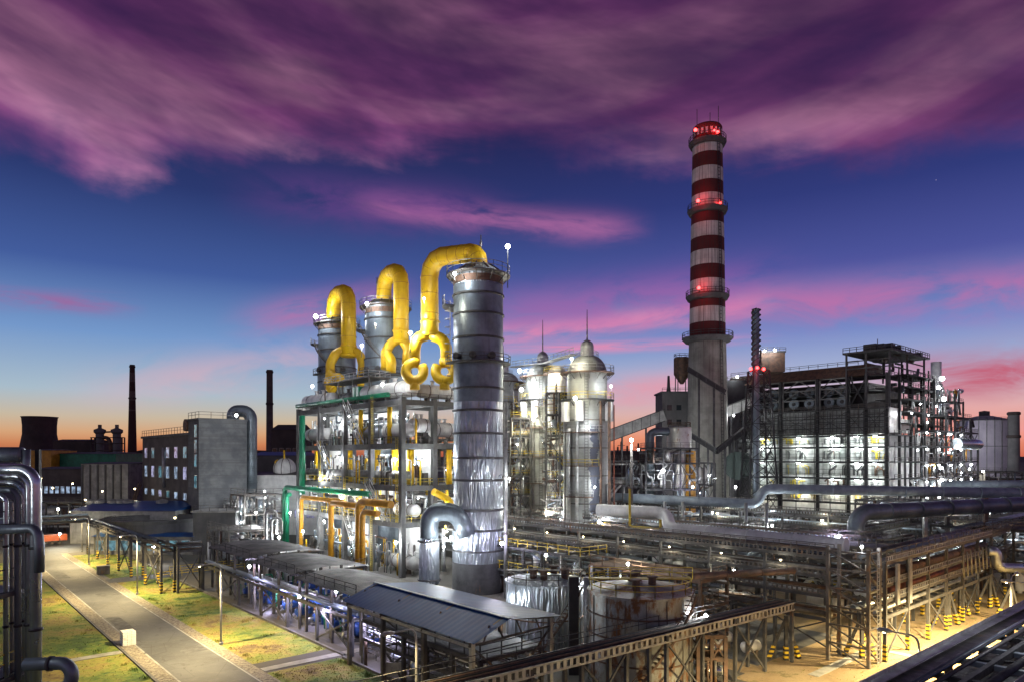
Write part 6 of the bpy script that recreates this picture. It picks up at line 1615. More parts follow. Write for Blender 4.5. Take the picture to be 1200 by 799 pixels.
P(MB().box(c.x-.9, c.x+.9, c.y-.06, c.y, .2, 1.5), 'face', 'galvanised', t); P(MB().beam((c.x-.7, c.y+.05, 0), (c.x-.7, c.y+.05, 1.4), .08).beam((c.x+.7, c.y+.05, 0), (c.x+.7, c.y+.05, 1.4), .08), 'stand', 'steel', t)

# ------------------------------------------------------------------ pipe stack close to the camera at the left edge
t = T('pipe_tower', 'near bundle of silver vertical pipes with dark platforms at the left picture edge', 'pipework', (-26.5, 36, 0))
def LP(px, py, Y=34.0): return W(px, py, Y)
for i, (px, r, top, mt, Y) in enumerate([(42, .25, 549, 'aluminium', 33.5), (34.5, .20, 557, 'aluminium', 34.5), (27.5, .20, 565, 'aluminium', 35.3), (21, .15, 573, 'dull_aluminium', 34.2), (7, .12, 580, 'aluminium', 34.0), (14, .10, 585, 'galvanised', 34.8)]):
    p = LP(px, top, Y); q = LP(-30, top, Y)
    P(MB().tube([Vector((p.x, p.y, 0.3)), p, q], r, 20, bend=r*3.2, k=7), 'pipe', mt, t)
    for z in (3.0, 7.2, 11.5, 15.5): P(MB().tube([(p.x, p.y, z), (p.x, p.y, z+.12)], r*1.25, 20), 'clamp', 'black_steel', t)
p = LP(34, 618, 32.5); P(MB().tube([LP(-30, 622, 33), LP(44, 618, 32.5), LP(46, 640, 32.5), LP(46, 670, 32.5)], .22, 16, bend=.6), 'pipe', 'dull_aluminium', t)
P(MB().hcyl(LP(-60, 532, 36), LP(26, 532, 36), .40, 24), 'header', 'dull_aluminium', t)
P(MB().tube([LP(31, 526, 36), LP(31, 560, 36)], .2, 16), 'pipe', 'dull_aluminium', t)
u_ = [LP(30, 778, 32), LP(84, 776, 32), LP(84, 806, 32), LP(40, 806, 32)]
t5 = T('hairpin_pipe', 'dark silver hairpin pipe loop low beside the near pipe bundle', 'pipe', Vector((u_[0].x, u_[0].y, 0)))
P(MB().tube([u_[0], u_[1], u_[2], u_[3]], .30, 22, bend=.62, k=9), 'loop', 'dull_aluminium', t5)
P(MB().tube([LP(60, 772.5, 32)-Vector((.1, 0, .18)), LP(60, 772.5, 32)-Vector((-.05, 0, .18))], .35, 22), 'clamp', 'dark_steel', t5)
P(MB().beam(LP(50, 799, 32.4), Vector((LP(50, 799, 32.4).x, 32.4, 0)), .25), 'support', 'dark_steel', t5)
F0 = lambda x, y, z: Vector((LP(0, 535).x+x, 33+y, z))
for x in (-3.4, -.9, .1):
    for y in (0.4, 3.6): P(MB(F0).beam((x, y, 0), (x, y, 20.4 if x < 1 else 18.0), .22), 'post', 'black_steel', t)
for z in (9.0, 13.2, 16.6):
    pf = P(MB(F0).box(-4, .3, 0.2, 2.8, z, z+.1), 'platform', 'black_steel', t)
    P(MB(F0).rail([(-4, .2, z+.1), (.3, .2, z+.1), (.3, 2.8, z+.1)], 1.1, .05, .8), 'handrail', 'yellow_rail' if z < 12 else 'dark_steel', pf)
    P(MB(F0).beam((-4, .1, z), (.6, .1, z), .16, .22).beam((.6, .1, z), (.6, 2.0, z), .16, .22), 'bracket', 'dark_steel', t)
m = MB(F0)
for k in range(26):
    z = 5+k*.55; pts = [F0(-1.6+.75*math.cos(a), -.1-.55*math.sin(a), z) for a in (0, .8, 1.57, 2.3, 3.14)]
    mm = m.T; m.T = ID
    for a, b in zip(pts[:-1], pts[1:]): m.beam(a, b, .04, .05)
    m.T = mm
for a in (0.3, 1.57, 2.8): m.beam((-1.6+.75*math.cos(a), -.1-.55*math.sin(a), 5), (-1.6+.75*math.cos(a), -.1-.55*math.sin(a), 19), .04)
m.ladder((-1.6, .1, 4), (-1.6, .1, 19.5), (1, 0, 0), .45, .3, .05); P(m, 'caged_ladder', 'dark_steel', t)
rnd = random.Random(6)
for k in range(12):
    x = rnd.uniform(-3, .2); z0 = rnd.choice([9.1, 13.3, 0.2, 4]); h = rnd.uniform(1, 3.2)
    P(MB(F0).tube([(x, 1, z0), (x, 1, z0+h), (x+rnd.uniform(-1, 1), 1.5, z0+h)], rnd.choice([.05, .08, .12]), 8, bend=.2), 'small_pipe', rnd.choice(['galvanised', 'yellow_rail', 'aluminium', 'dark_steel']), t)

flood((-30.5, 27.5, 17.5), 'lamp on the near pipe bundle just outside the left picture edge', 900, WHITE, .2)
# ------------------------------------------------------------------ grey control building (left)
cw = W(233, 535, 160); BU, BV = UV(cw.x, cw.y); bz = lambda py: Z(py, 160)
t = T('control_building', 'dark grey plant building with a blank poured-concrete end wall and three rows of lit windows', 'building', S(BU, BV, 0))
P(MB(S).box(BU, BU+8, BV, BV+11.2, 0, bz(491)), 'end_block', 'poured_wall', t)
P(MB(S).box(BU-.2, BU+8.2, BV-.2, BV+11.4, bz(491), bz(489)), 'parapet', 'dark_concrete', t)
P(MB(S).box(BU+8.003, BU+53, BV+.4, BV+11, 0, bz(508)), 'long_wing', 'brick_dark', t)
P(MB(S).box(BU+8.01, BU+53.4, BV, BV+11.4, bz(508), bz(508)+.6), 'cornice', 'concrete', t)
P(MB(S).rail([(BU+53, BV+.3, bz(508)+.6), (BU+8.2, BV+.3, bz(508)+.6)], 1.6, .09, 2.5), 'handrail', 'steel', t)
P(MB(S).rail([(BU+8, BV, bz(489)), (BU, BV, bz(489)), (BU, BV+11, bz(489))], 1.5, .09, 2.5), 'handrail', 'steel', t)
rows = [(519, 529), (549, 559), (573, 580)]
def uof(px, v): r = (px-600)/800; return v*(CS-r*SN)/(SN+r*CS)
for ri, (pa, pb) in enumerate([(523, 533), (547, 558), (575, 581)]):
    for wi, px in enumerate([171.5, 179.5, 188, 197, 206.5, 217, 224.5]):
        u = uof(px, BV+.4); 
        if ri == 0 and wi == 2: continue
        Yw = (S(u, BV, 0)).y; zc = [21.2, 16.0, 10.2][ri]; hh = [1.35, 1.5, .8][ri]; ww = 1.25
        fm = P(MB(S).box(u-ww-.15, u+ww+.15, BV+.30, BV+.39, zc-hh-.15, zc+hh+.15), 'window', 'galvanised', t)
        mt = ['window_violet', 'window_cool', 'window_cool', 'window_teal'][(wi*3+ri) % 4]
        P(MB(S).box(u-ww, u-.06, BV+.26, BV+.295, zc-hh, zc+hh).box(u+.06, u+ww, BV+.26, BV+.295, zc-hh, zc+hh), 'pane', mt, fm)
for k, py in enumerate((499, 517, 534, 559)):
    z = bz(py)-1.0; fm = P(MB(S).box(BU+1.2, BU+3.2, BV-.09, BV-.004, z-1.6, z+1.6), 'window', 'galvanised', t); P(MB(S).box(BU+1.35, BU+3.05, BV-.13, BV-.092, z-1.4, z+1.4), 'pane', 'window_teal', fm)
q = S(BU+9.5, BV+.8, bz(496)); P(MB().tube([q-S(0, 1.2, 0)*1, q+S(0, 1, 0)*1], 1.5, 24), 'roof_drum', 'rust', t)
q = S(uof(192, BV-.6), BV-.6, 0); P(MB().tube([q+Vector((0, 0, 12)), q+Vector((0, 0, 22.5))], .45, 12), 'flue', 'galvanised', t)
P(MB(S).beam((BU-.2, BV+9.5, 1), (BU-.2, BV+9.5, 5.5), .9, .4), 'downpipe', 'white_paint', t)
# silver hooked duct behind it
pipe('tall silver duct with a hooked top behind the control building', [W(294, 620, 172), W(294, 481, 172), W(273, 481, 172), W(273, 493, 172)], 1.5, 'dull_aluminium', T_=ID, bend=3.4, n=24, cat='duct', name='exhaust_duct')
# curved tank, pump house and blue roofs in front of it
c = G(176, 655); c = Vector((X(178, 150), 150, 0)); t = T('settling_tank', 'low wide dark round tank in front of the control building', 'tank', c)
P(MB().lathe(c, [(9.8, 0), (9.8, 6.6), (9.3, 6.6), (9.3, 5.4), (0, 5.4)], 64), 'wall', 'dark_concrete', t); P(MB().lathe(c, [(9.8, 6.0), (10.0, 6.0), (10.0, 6.7), (9.7, 6.7)], 64), 'rim', 'concrete', t)
t = T('cube_silo', 'plain grey concrete block between the round tank and the pipe units', 'building', W(251, 640, 140)); 
P(MB().box(X(226, 140), X(276, 140), 140, 147, 0, Z(600, 140)), 'wall', 'concrete', t); P(MB().box(X(226, 140)-.3, X(276, 140)+.3, 139.7, 147.3, Z(600, 140), Z(598, 140)), 'roof', 'pale_concrete', t)
P(MB().rail([(X(226, 140), 139.8, Z(598, 140)), (X(276, 140), 139.8, Z(598, 140))], 1.1, .08), 'handrail', 'steel', t)
def shed(label, px0, px1, Y, dep, pyt, wall, roof, win=None, name='warehouse', cat='building', pitch=1.2, winmat='window_cool', wz=.6, T_=None):
    x0, x1, zt = X(px0, Y), X(px1, Y), Z(pyt, Y); t = T(name, label, cat, Vector((x0, Y, 0)))
    P(MB().box(x0, x1, Y, Y+dep, 0, zt), 'wall', wall, t)
    m = MB(); m.hexa([(x0-.4, Y-.4, zt+.003), (x1+.4, Y-.4, zt+.003), (x1+.4, Y+dep+.4, zt+.003), (x0-.4, Y+dep+.4, zt+.003), (x0-.4, Y+dep*.48, zt+pitch), (x1+.4, Y+dep*.48, zt+pitch), (x1+.4, Y+dep*.52, zt+pitch), (x0-.4, Y+dep*.52, zt+pitch)]); P(m, 'roof', roof, t)
    if win:
        for k in range(win):
            x = x0+(x1-x0)*(k+.5)/win; w = (x1-x0)/win*.3; z = zt*wz
            f_ = P(MB().box(x-w-.1, x+w+.1, Y-.09, Y-.004, z-1.1, z+1.1), 'window', 'galvanised', t); P(MB().box(x-w, x+w, Y-.13, Y-.093, z-1, z+1), 'pane', winmat, f_)
    return t
w1 = shed('low warehouse with a dark blue roof in front of the control building', 82, 205, 158, 26, 598, 'pale_concrete', 'blue_roof', None, pitch=1.5)
for k, px in enumerate((108, 118, 133, 143, 150, 190)):
    c = W(px, 588, 168); t = T('roof_ventilator', 'round roof ventilator on the blue-roofed warehouse, %s from the left' % ORD[k], 'ventilator', c, 'ventilators on the blue warehouse roof')
    P(MB().lathe((c.x, c.y, 0), [(0.8, c.z-1.4), (0.8, c.z-.3), (1.4, c.z-.2), (1.3, c.z+.5), (0, c.z+.9)], 16), 'drum', 'pale_concrete', t); P(MB().lathe((c.x, c.y, 0), [(.82, c.z-1.2), (1.0, c.z-1.2), (1.0, c.z-1.0), (.82, c.z-1.0)], 16), 'collar', 'steel', t)
shed('long dark hall with a row of small lit windows at far left', 38, 96, 205, 20, 549, 'brick_dark', 'dark_concrete', 9, pitch=.6, wz=.62)
w = shed('pale concrete warehouse with outside stairs left of the control building', 95, 150, 200, 22, 543, 'pale_concrete', 'dark_concrete', None, pitch=.5)
rr_ = MB()
for k in range(6): rr_.box(X(97+k*9, 200)-.2, X(97+k*9, 200)+.2, 199.6, 199.99, 0, Z(544, 200))
P(rr_, 'pilaster', 'concrete', w); P(MB().stair((X(152, 198), 198, 4), (X(164, 198), 198, 12), (0, 1, 0), 1.4, .25), 'outside_stair', 'rust', w)
shed('green sided hall behind the pale concrete warehouse', 70, 136, 240, 20, 531, 'green_paint', 'dark_concrete', None, pitch=.6)
shed('small ochre lit block left of the green hall', 34, 60, 236, 14, 527, 'ochre_pipe', 'dark_concrete', 3, pitch=.4, winmat='window_cool')
shed('long grey building with a pale blue roof edge behind the frame', 296, 352, 215, 18, 533, 'far_wall', 'blue_roof', 5, pitch=1.2, wz=.45)
shed('white lit building glowing behind the concrete frame', 300, 470, 176, 8, 556, 'white_paint', 'grey_roof', 12, pitch=.8, winmat='window_violet', wz=.35)
shed('dark hall beside the tall dark chimney, behind the frame', 318, 350, 330, 22, 503, 'far_dark', 'far_dark', 4, pitch=3, wz=.7, winmat='dark_glass')
shed('low lit shed behind the trestle with cyan windows', 110, 225, 140, 6, 628, 'grey_paint', 'blue_roof', 8, pitch=.5, winmat='window_teal', wz=.5)
# round white sphere with yellow pipe behind left end of frame
c = W(334, 549, 180); t = T('ribbed_sphere', 'small ribbed white sphere tank with a yellow pipe arch above it', 'tank', Vector((c.x, c.y, 0)))
P(MB().ball(c, 3.0, 24, 14), 'shell', 'white_paint', t); m = MB()
for a in range(8): m.tube([c+Vector((3.03*math.cos(PI*k/10-PI/2)*math.cos(a*PI/4), 3.03*math.cos(PI*k/10-PI/2)*math.sin(a*PI/4), 3.03*math.sin(PI*k/10-PI/2))) for k in range(11)], .09, 6)
P(m, 'rib', 'steel', t)
for a in (45, 135, 225, 315): P(MB().beam((c.x+2*math.cos(R(a)), c.y+2*math.sin(R(a)), 0), (c.x+2*math.cos(R(a)), c.y+2*math.sin(R(a)), c.z-1.5), .35), 'leg', 'steel', t)
P(MB().tube([W(323, 560, 179), W(323, 539, 179), W(333, 539, 179), W(333, 527, 179)], .25, 8, bend=.5), 'yellow_pipe', 'yellow_paint', t)
for i, (x, lab) in enumerate([(312, 'first bare hooped pipe left of the green drop pipe'), (318, 'second bare hooped pipe left of the green drop pipe')]):
    pipe(lab, [W(x, 655, 128-i), W(x, 598+i*9, 128-i), W(x+12, 597+i*9, 128-i), W(x+12, 625, 128-i)], .25, 'galvanised', T_=ID, bend=.8)

# ------------------------------------------------------------------ far skyline
def chim(px, Y, py, w0, w1, mat, label):
    c = Vector((X(px, Y), Y, 0)); z = Z(py, Y); t = T('factory_chimney', label, 'chimney', c)
    P(MB().lathe(c, [(w0/2/800*Y, 0), (w1/2/800*Y, z), (w1/2.6/800*Y, z), (w1/2.6/800*Y, z-3)], 24), 'shaft', mat, t)
    for q in (0.72, .985): r = (w0+(w1-w0)*q)/2/800*Y; P(MB().lathe(c, [(r, z*q-1), (r*1.18, z*q-.7), (r*1.18, z*q+.3), (r, z*q+.5)], 24), 'rim', 'far_dark', t)
    return t
chim(155, 520, 427, 11, 5.5, 'far_striped', 'slim dark banded chimney on the left skyline')
chim(316, 420, 433, 8.5, 7, 'brick_dark', 'plain dark brick chimney behind the control building duct')
chim(1188, 330, 482, 13, 11.5, 'far_wall', 'stubby grey chimney right of the gas holder')
c = Vector((X(46.5, 480), 480, 0)); t = T('cooling_tower', 'squat dark cooling tower on the left skyline', 'cooling tower', c)
k_ = 480/800; P(MB().lathe(c, [(21*k_, 0), (20*k_, Z(525, 480)), (17*k_, Z(508, 480)), (17*k_, Z(498, 480)), (18*k_, Z(488, 480)), (16.5*k_, Z(488, 480)), (15.6*k_, Z(498, 480))], 40), 'shell', 'far_dark', t)
P(MB().lathe(c, [(18*k_, Z(488.6, 480)), (18.6*k_, Z(488.6, 480)), (18.6*k_, Z(487.8, 480)), (17.8*k_, Z(487.8, 480))], 40), 'rim', 'far_wall', t)
c = Vector((X(1153.5, 350), 350, 0)); zt = Z(493, 350); rg = 28.5/800*350
t = T('gas_holder', 'big pale violet gas holder drum with vertical ribs on the right skyline', 'gas holder', c)
P(MB().lathe(c, [(rg, 0), (rg, zt), (rg*.96, zt+.3), (rg*.3, zt+2.6), (0, zt+2.9)], 64), 'drum', 'holder_shell', t)
m = MB()
for k in range(24): a = 2*PI*k/24; o = Vector((math.cos(a), math.sin(a), 0)); m.beam(c+o*(rg+.2), c+o*(rg+.2)+Vector((0, 0, zt+.8)), .22)
P(m, 'rib', 'grey_paint', t)
for z in (zt, zt*.66, zt*.33): P(MB().lathe(c, [(rg, z), (rg+1.0, z), (rg+1.0, z+.25), (rg, z+.25)], 64), 'walkway_ring', 'dark_steel', t)
P(MB().ringrail(c+Vector((0, 0, zt+.25)), rg+.9, h=1.2, t=.14, gap=3), 'handrail', 'dark_steel', t)
P(MB().lathe(c, [(2.4, zt+2), (2.4, zt+5), (0, zt+5.4)], 16), 'cap_house', 'dark_steel', t)
# pair of thin stacks with pipes (left skyline)
t = T('blast_stoves', 'pair of dark stoves with capped tops and connecting pipes on the left skyline', 'furnace plant', W(128, 540, 400))
for px in (117, 137): 
    c = Vector((X(px, 400), 400, 0)); P(MB().lathe(c, [(2.2, 0), (2.2, Z(508, 400)), (3.2, Z(506, 400)), (3.2, Z(503, 400)), (1.0, Z(501, 400)), (1.0, Z(497, 400)), (0, Z(497, 400))], 20), 'stove', 'far_wall', t)
P(MB().tube([W(117, 506, 400), W(137, 505, 400)], .5, 8).tube([W(117, 512, 400), W(127, 512, 400), W(130, 520, 400), W(130, 540, 400)], 1.1, 10, bend=3), 'cross_pipe', 'rust', t)
for px in (107, 111, 143, 146): P(MB().beam((X(px, 398), 398, 0), (X(px, 398), 398, Z(512, 398)), .6), 'frame_post', 'far_dark', t)
m = MB()
for py in (512, 519, 527, 535): m.beam(W(106, py, 398), W(146, py, 398), .5)
P(m, 'frame_beam', 'far_dark', t)
shed('long low black hall between the cooling tower and the stoves', 62, 108, 420, 20, 516, 'far_dark', 'far_dark', 5, pitch=1.2, winmat='dark_glass')
shed('far dark hall right of the banded chimney', 160, 172, 430, 20, 528, 'far_dark', 'far_dark', 2, pitch=1.2, winmat='dark_glass')
shed('low dark works on the horizon behind the silo towers', 700, 800, 420, 20, 529, 'far_dark', 'far_dark', 6, pitch=1.0, winmat='dark_glass')
rnd = random.Random(91)
for i, (px, py) in enumerate([(728, 517), (735, 522), (748, 519), (757, 524), (724, 523)]):
    c = Vector((X(px, 380), 380, 0)); O(MB().lathe(c, [(.8, 0), (.5, Z(py, 380)), (0, Z(py, 380)+.3)], 8).beam(c+Vector((-2, 0, Z(py, 380)-2)), c+Vector((2, 0, Z(py, 380)-2)), .3), 'distant_mast', 'far_dark', 'distant thin dark mast on the orange horizon, %s from the left' % {728: 'second', 735: 'third', 748: 'fourth', 757: 'fifth', 724: 'first'}[px], 'mast', 'distant masts on the orange horizon')

# ------------------------------------------------------------------ lights
LT = [
 (645, 440, 130, 2000, 'C', .22, 'lamp on the catwalk between the two right silo domes', 0),
 (664, 520, 125, 1800, 'C', .2, 'lamp on the stair tower beside the patched silo at mid height', 0),
 (606, 520, 136, 1800, 'C', .2, 'lamp on the pipe frame right of the nearest tower at mid height', 0),
 (640, 600, 128, 1800, 'C', .2, 'lamp on the silo base between the pipe frames', 0),
 (697, 570, 118, 1100, 'W', .18, 'lamp on the lower shell of the patched silo', 0),
 (497, 350, 98, 1800, 'C', .18, 'lamp in front of the tallest yellow duct', 0),
 (440, 380, 122, 1800, 'C', .18, 'lamp between the two smaller yellow ducts', 0),
 (790, 566, 188, 9000, 'W', .3, 'floodlight washing the chimney shaft from the left', 0),  # uplight added to brighten the chimney shaft
 (838, 560, 176, 3000, 'W', .3, 'floodlight washing the chimney foot from the front', 0),  # second uplight added for the chimney, from the front
 (748, 526, 200, 1800, 'W', .3, 'lamp beneath the long conveyor gallery', 0),  # added to lift the dark gallery casing
 (860, 486, 206, 2600, 'W', .3, 'lamp beside the short conveyor gallery right of the chimney', 0),  # fill added so the short gallery reads white
 (1128, 520, 318, 26000, 'W', .4, 'floodlight aimed at the gas holder drum', 0),  # fill added because the drum came out too dark
 (437, 503, 130, 1200, 'W', .22, 'lamp behind the second frame column on the third floor', 0),
 (490, 504, 122, 900, 'W', .20, 'lamp in the corner bay of the third floor', 0),
 (375, 560, 134, 1500, 'W', .22, 'lamp in the left end bay of the second floor', 0),
 (440, 600, 122, 2000, 'C', .22, 'lamp behind the thickest yellow drop pipes', 0),
 (380, 610, 131, 2000, 'W', .22, 'lamp behind the farthest yellow drop pipe', 0),
 (500, 605, 112, 1800, 'W', .2, 'lamp in the narrow right bay of the frame near the first floor', 0),
 (340, 600, 140, 2600, 'W', .25, 'lamp in the pipe units left of the green drop pipe', 0),
 (310, 575, 160, 2600, 'W', .25, 'lamp in front of the white glowing building', 0),
 (300, 600, 140, 1600, 'W', .25, 'lamp between the concrete block and the hooped pipes', 0),
 (520, 640, 98, 1500, 'W', .2, 'lamp between the silver casing and the nearest tower', 0),
 (597, 560, 95, 1500, 'W', .16, 'small lamp halfway up the slim post by the nearest tower', 0),
 (350, 700, 79, 1700, 'V', .16, 'violet lamp under the middle canopy', 0),
 (440, 728, 66, 1700, 'V', .16, 'violet lamp above the large compressor', 0),
 (320, 695, 88, 1500, 'V', .15, 'violet lamp under the far canopy', 0),
 (380, 715, 73, 1500, 'V', .15, 'violet lamp under the near canopy', 0),
 (690, 500, 118, 1530, 'W', .2, 'lamp on the face of the patched silo tower', 0),
 (1010, 690, 76, 700, 'C', .16, 'lamp in the cross rack by the corner tower', 0),
 (1090, 665, 86, 800, 'C', .16, 'lamp under the top deck of the cross rack', 0),
 (860, 668, 82, 1200, 'C', .18, 'lamp under the main rack right of the corroded tank', 0),
 (950, 600, 130, 2200, 'W', .24, 'lamp low in front of the furnace house centre', 0),
 (1040, 596, 130, 2200, 'W', .24, 'lamp low in front of the furnace house corner', 0),
 (700, 690, 70, 900, 'W', .16, 'lamp beside the dark square column between the tanks', 0),
 (1160, 600, 140, 1800, 'W', .24, 'lamp in the dark unit at the right picture edge', 0),
 (765, 580, 150, 1600, 'W', .24, 'lamp low in the steel bay behind the long pipe', 0),
 (835, 600, 135, 1800, 'W', .24, 'lamp behind the slim posts under the long pipe', 0),
 (595, 289, 101, 900, 'W', .45, 'star-bright lamp on a tall pole above the nearest tower', 6),
 (533, 321, 97.5, 1400, 'W', .30, 'lamp on the left rim of the nearest tower deck', 0),
 (370, 371, 152, 3500, 'W', .6, 'brightest lamp on the left of the farthest scrubber tower deck', 0),
 (430, 356, 131.5, 2600, 'W', .4, 'lamp on the left edge of the middle scrubber tower deck', 0),
 (481, 390, 108, 4200, 'W', .35, 'lamp between the yellow ducts above the frame roof', 3),
 (424, 405, 125, 3000, 'W', .35, 'small lamp behind the smallest yellow duct', 2),
 (448, 450, 110, 1800, 'W', .3, 'lamp on the frame roof by the green cabinets', 0),
 (366, 452, 131, 1000, 'W', .35, 'lamp at the left end of the frame roof', 0),
 (401, 497, 128, 4420, 'W', .38, 'top lamp on the second column from the left of the frame', 0),
 (401, 538, 128, 4080, 'W', .36, 'middle lamp on the left half of the frame', 0),
 (463, 538, 117.5, 4760, 'W', .38, 'big lamp left of the frame corner column at second floor height', 0),
 (401, 583, 126, 2400, 'C', .36, 'lamp under the first floor on the left half of the frame', 0),
 (500, 537, 113, 1400, 'W', .22, 'small lamp inside the narrow right bay of the frame', 0),
 (355, 622, 131, 2200, 'W', .32, 'lamp left of the farthest yellow drop pipe near the ground', 2),
 (412, 630, 121, 2200, 'W', .32, 'lamp beside the third bay drop pipe near the ground', 2),
 (464, 635, 112, 2400, 'W', .32, 'lamp at the foot of the frame corner column', 2),
 (522, 631, 96.0, 800, 'W', .30, 'left of two lamps beside the dark elbow duct', 1),
 (529, 629, 96.0, 700, 'W', .28, 'right of two lamps beside the dark elbow duct', 1),
 (588, 636, 95.0, 1300, 'V', .30, 'lamp on the slim post right of the nearest tower', 0),
 (327, 629, 128, 1800, 'W', .30, 'lamp low by the hooped silver pipes', 2),
 (394, 692, 71.0, 900, 'V', .22, 'violet lamp on the canopy corner beside the blue shed', 0),
 (292, 663, 89, 1000, 'V', .26, 'violet lamp on the trestle at the far end of the canopies', 0),
 (282, 585, 155, 1600, 'W', .35, 'lamp at the foot of the blank concrete wall', 2),
 (277, 486, 157, 1800, 'W', .40, 'lamp on the roof corner of the blank concrete wall', 1),
 (611, 456, 140, 2431, 'W', .48, 'lower bright lamp left of the middle silo dome', 0),
 (609, 434, 142, 2431, 'W', .48, 'upper bright lamp left of the middle silo dome', 0),
 (629, 462, 138.5, 2057, 'W', .40, 'lamp on the drum under the middle silo dome', 0),
 (674, 466, 118, 2057, 'C', .38, 'lamp on the left drum of the patched silo tower', 0),
 (625, 490, 138, 2431, 'C', .42, 'lamp shining down the shaft of the middle silo', 0),
 (670, 420, 119, 2720, 'C', .30, 'lamp beside the dome of the patched silo tower', 0),
 (702, 611, 117, 2200, 'W', .34, 'lamp at the foot of the patched silo tower', 0),
 (716, 452, 120, 1000, 'W', .28, 'lamp on the right of the patched silo tower ring', 0),
 (652, 560, 132, 4080, 'C', .34, 'lamp on the shaft between the two right silo towers', 0),
 (612, 580, 146, 3060, 'W', .30, 'lamp low on the stair tower left of the middle silo', 0),
 (660, 600, 126, 3400, 'W', .3, 'lamp low on the stair tower beside the patched silo', 0),
 (740, 515, 107.5, 1500, 'W', .36, 'lamp on the tall white light pole', 0),
 (777, 551, 155, 2400, 'W', .50, 'star-bright lamp in the steel tower left of the chimney', 0),
 (812, 570, 152, 1500, 'V', .32, 'violet lamp right of the stained cylinder', 0),
 (862, 570, 150, 2500, 'W', .3, 'lamp by the scroll fan', 0),
 (827, 721, 60.5, 1000, 'W', .22, 'lamp above the dark cable gallery right of the corroded tank', 2),
 (981, 629, 88, 2400, 'V', .36, 'lamp beside the fat dark elbow duct', 1),
 (1104, 443, 215, 2600, 'W', .85, 'top lamp of the three at the right end of the furnace house', 0),
 (1100, 454, 214, 2600, 'W', .75, 'middle lamp of the three at the right end of the furnace house', 0),
 (1106, 467, 213, 2600, 'W', .85, 'bottom lamp of the three at the right end of the furnace house', 0),
 (1103, 548, 200, 2400, 'W', .60, 'upper lamp of the low pair on the furnace scaffold', 0),
 (1104, 562, 199, 2400, 'W', .55, 'lower lamp of the low pair on the furnace scaffold', 0),
 (896, 411, 196, 1200, 'W', .40, 'left lamp on the rust-yellow plant room', 0),
 (908, 410, 196, 1200, 'W', .45, 'right lamp on the rust-yellow plant room', 0),
 (864, 441, 220, 900, 'W', .45, 'lamp on the dark annex roof', 0),
 (1114, 571, 190, 900, 'A', .35, 'orange-white lamp behind the right end of the grey-blue pipe', 0),
 (1152, 552, 230, 1600, 'C', .4, 'lamp in the distant rack under the gas holder', 0),
 (1136, 549, 300, 3000, 'W', .5, 'lamp throwing light up the gas holder', 0),
 (890, 580, 150, 2600, 'W', .40, 'lamp near the S bend of the grey-blue pipe', 0),
 (1192, 620, 100, 1200, 'W', .25, 'lamp at the right edge under the fat dark duct', 0),
 (640, 650, 84, 1400, 'C', .22, 'lamp inside the main rack behind the silver tank', 0),
 (736, 660, 80, 1300, 'C', .22, 'lamp inside the main rack above the corroded tank', 0),
 (800, 640, 105, 1800, 'C', .26, 'lamp between the main and the rear pipe rack', 0),
 (905, 615, 120, 2600, 'W', .26, 'lamp behind the rear rack under the grey-blue pipe', 0),
 (70, 625, 150, 1800, 'C', .3, 'lamp under the pipe bridge by the truck', 2),
 (68, 596, 160, 1800, 'C', .3, 'lamp beyond the pipe bridge by the long dark hall', 2),
 (180, 640, 125, 1500, 'W', .3, 'lamp in the shed area behind the trestle', 2),
]
CC = {'W': (WHITE, 'lamp_white'), 'V': (VIOLET, 'lamp_white'), 'C': (CREAM, 'lamp_white'), 'A': ((1, .5, .2), 'lamp_amber')}
for px, py, Y, pw, cl, s_, lab, post in LT:
    col, mt = CC[cl]; flood(W(px, py, Y), lab, pw, col, s_*0.8, mt, post)
# lamps under the storey platforms of the furnace house: long white battens
k = 0
FL = {508: 'top', 522: 'second', 540: 'third', 560: 'fourth', 576: 'fifth', 590: 'lowest'}
BY = ['the near corner', 'the second column', 'the third column', 'the fourth column', 'the fifth column']
for py in (508, 522, 540, 560, 576):
    z = fz(py)
    for j, u in enumerate((U0+3, U0+8, U0+15, U0+25, U0+37)):
        p = S(u, V0-.75, z-.55); t = T('tube_lamp', 'tube lamp under the %s platform of the furnace house by %s' % (FL[py], BY[j]), 'tube lamp', p, 'tube lamps under the furnace platforms')
        P(MB(S).beam((u-.7, V0-.75, z-.42), (u+.7, V0-.75, z-.42), .3, .12), 'housing', 'galvanised', t); P(MB(S).tube([(u-.6, V0-.75, z-.58), (u+.6, V0-.75, z-.58)], .1, 8), 'glass', 'lamp_white', t)
        lamp(t, (0, 0, -.35), {508: 1200, 522: 800, 540: 500, 560: 500, 576: 1100}[py], (.90, 1.0, .96) if py < 565 else (1, .95, .75), .35)
for j, (v, z, pw) in enumerate([(V0+8, 22, 900), (V0+16, 30, 900), (V0+22, 17, 900), (V0+30, 11, 900), (V0+34, 27, 1100), (V0+41, 21, 1100), (V0+47, 15, 900), (V0+52, 24, 900), (V0+12, 12, 800)]):
    flood(S(U0-5, v, z), 'work lamp in the furnace scaffold, %s counted from the near corner' % ORD[j], pw, WHITE, .24, 'lamp_white')
unit(PW(128.5), X(640, 129), X(672, 129), 0, 2.6, [12, 16, 20, 24, 28, 32], 'tall pipe frame with small drums between the two right domed towers', 81, 2, 1, 34, 'dark_steel', rails='yellow_rail', zb=7.5, pr=(.1, .16, .25), vess=1)
unit(PW(141), X(598, 141), X(622, 141), 0, 2.6, [12, 16, 20, 24, 28], 'tall pipe frame between the nearest tower and the middle silo', 82, 2, 1, 28, 'dark_steel', rails='yellow_rail', zb=7.5, pr=(.1, .16, .25), vess=1)
bad = [o['label'] for o in bpy.data.objects if o.get('label') and o.get('category') and not (4 <= len(o['label'].split()) <= 16)]
if bad: print('LABELS', bad)
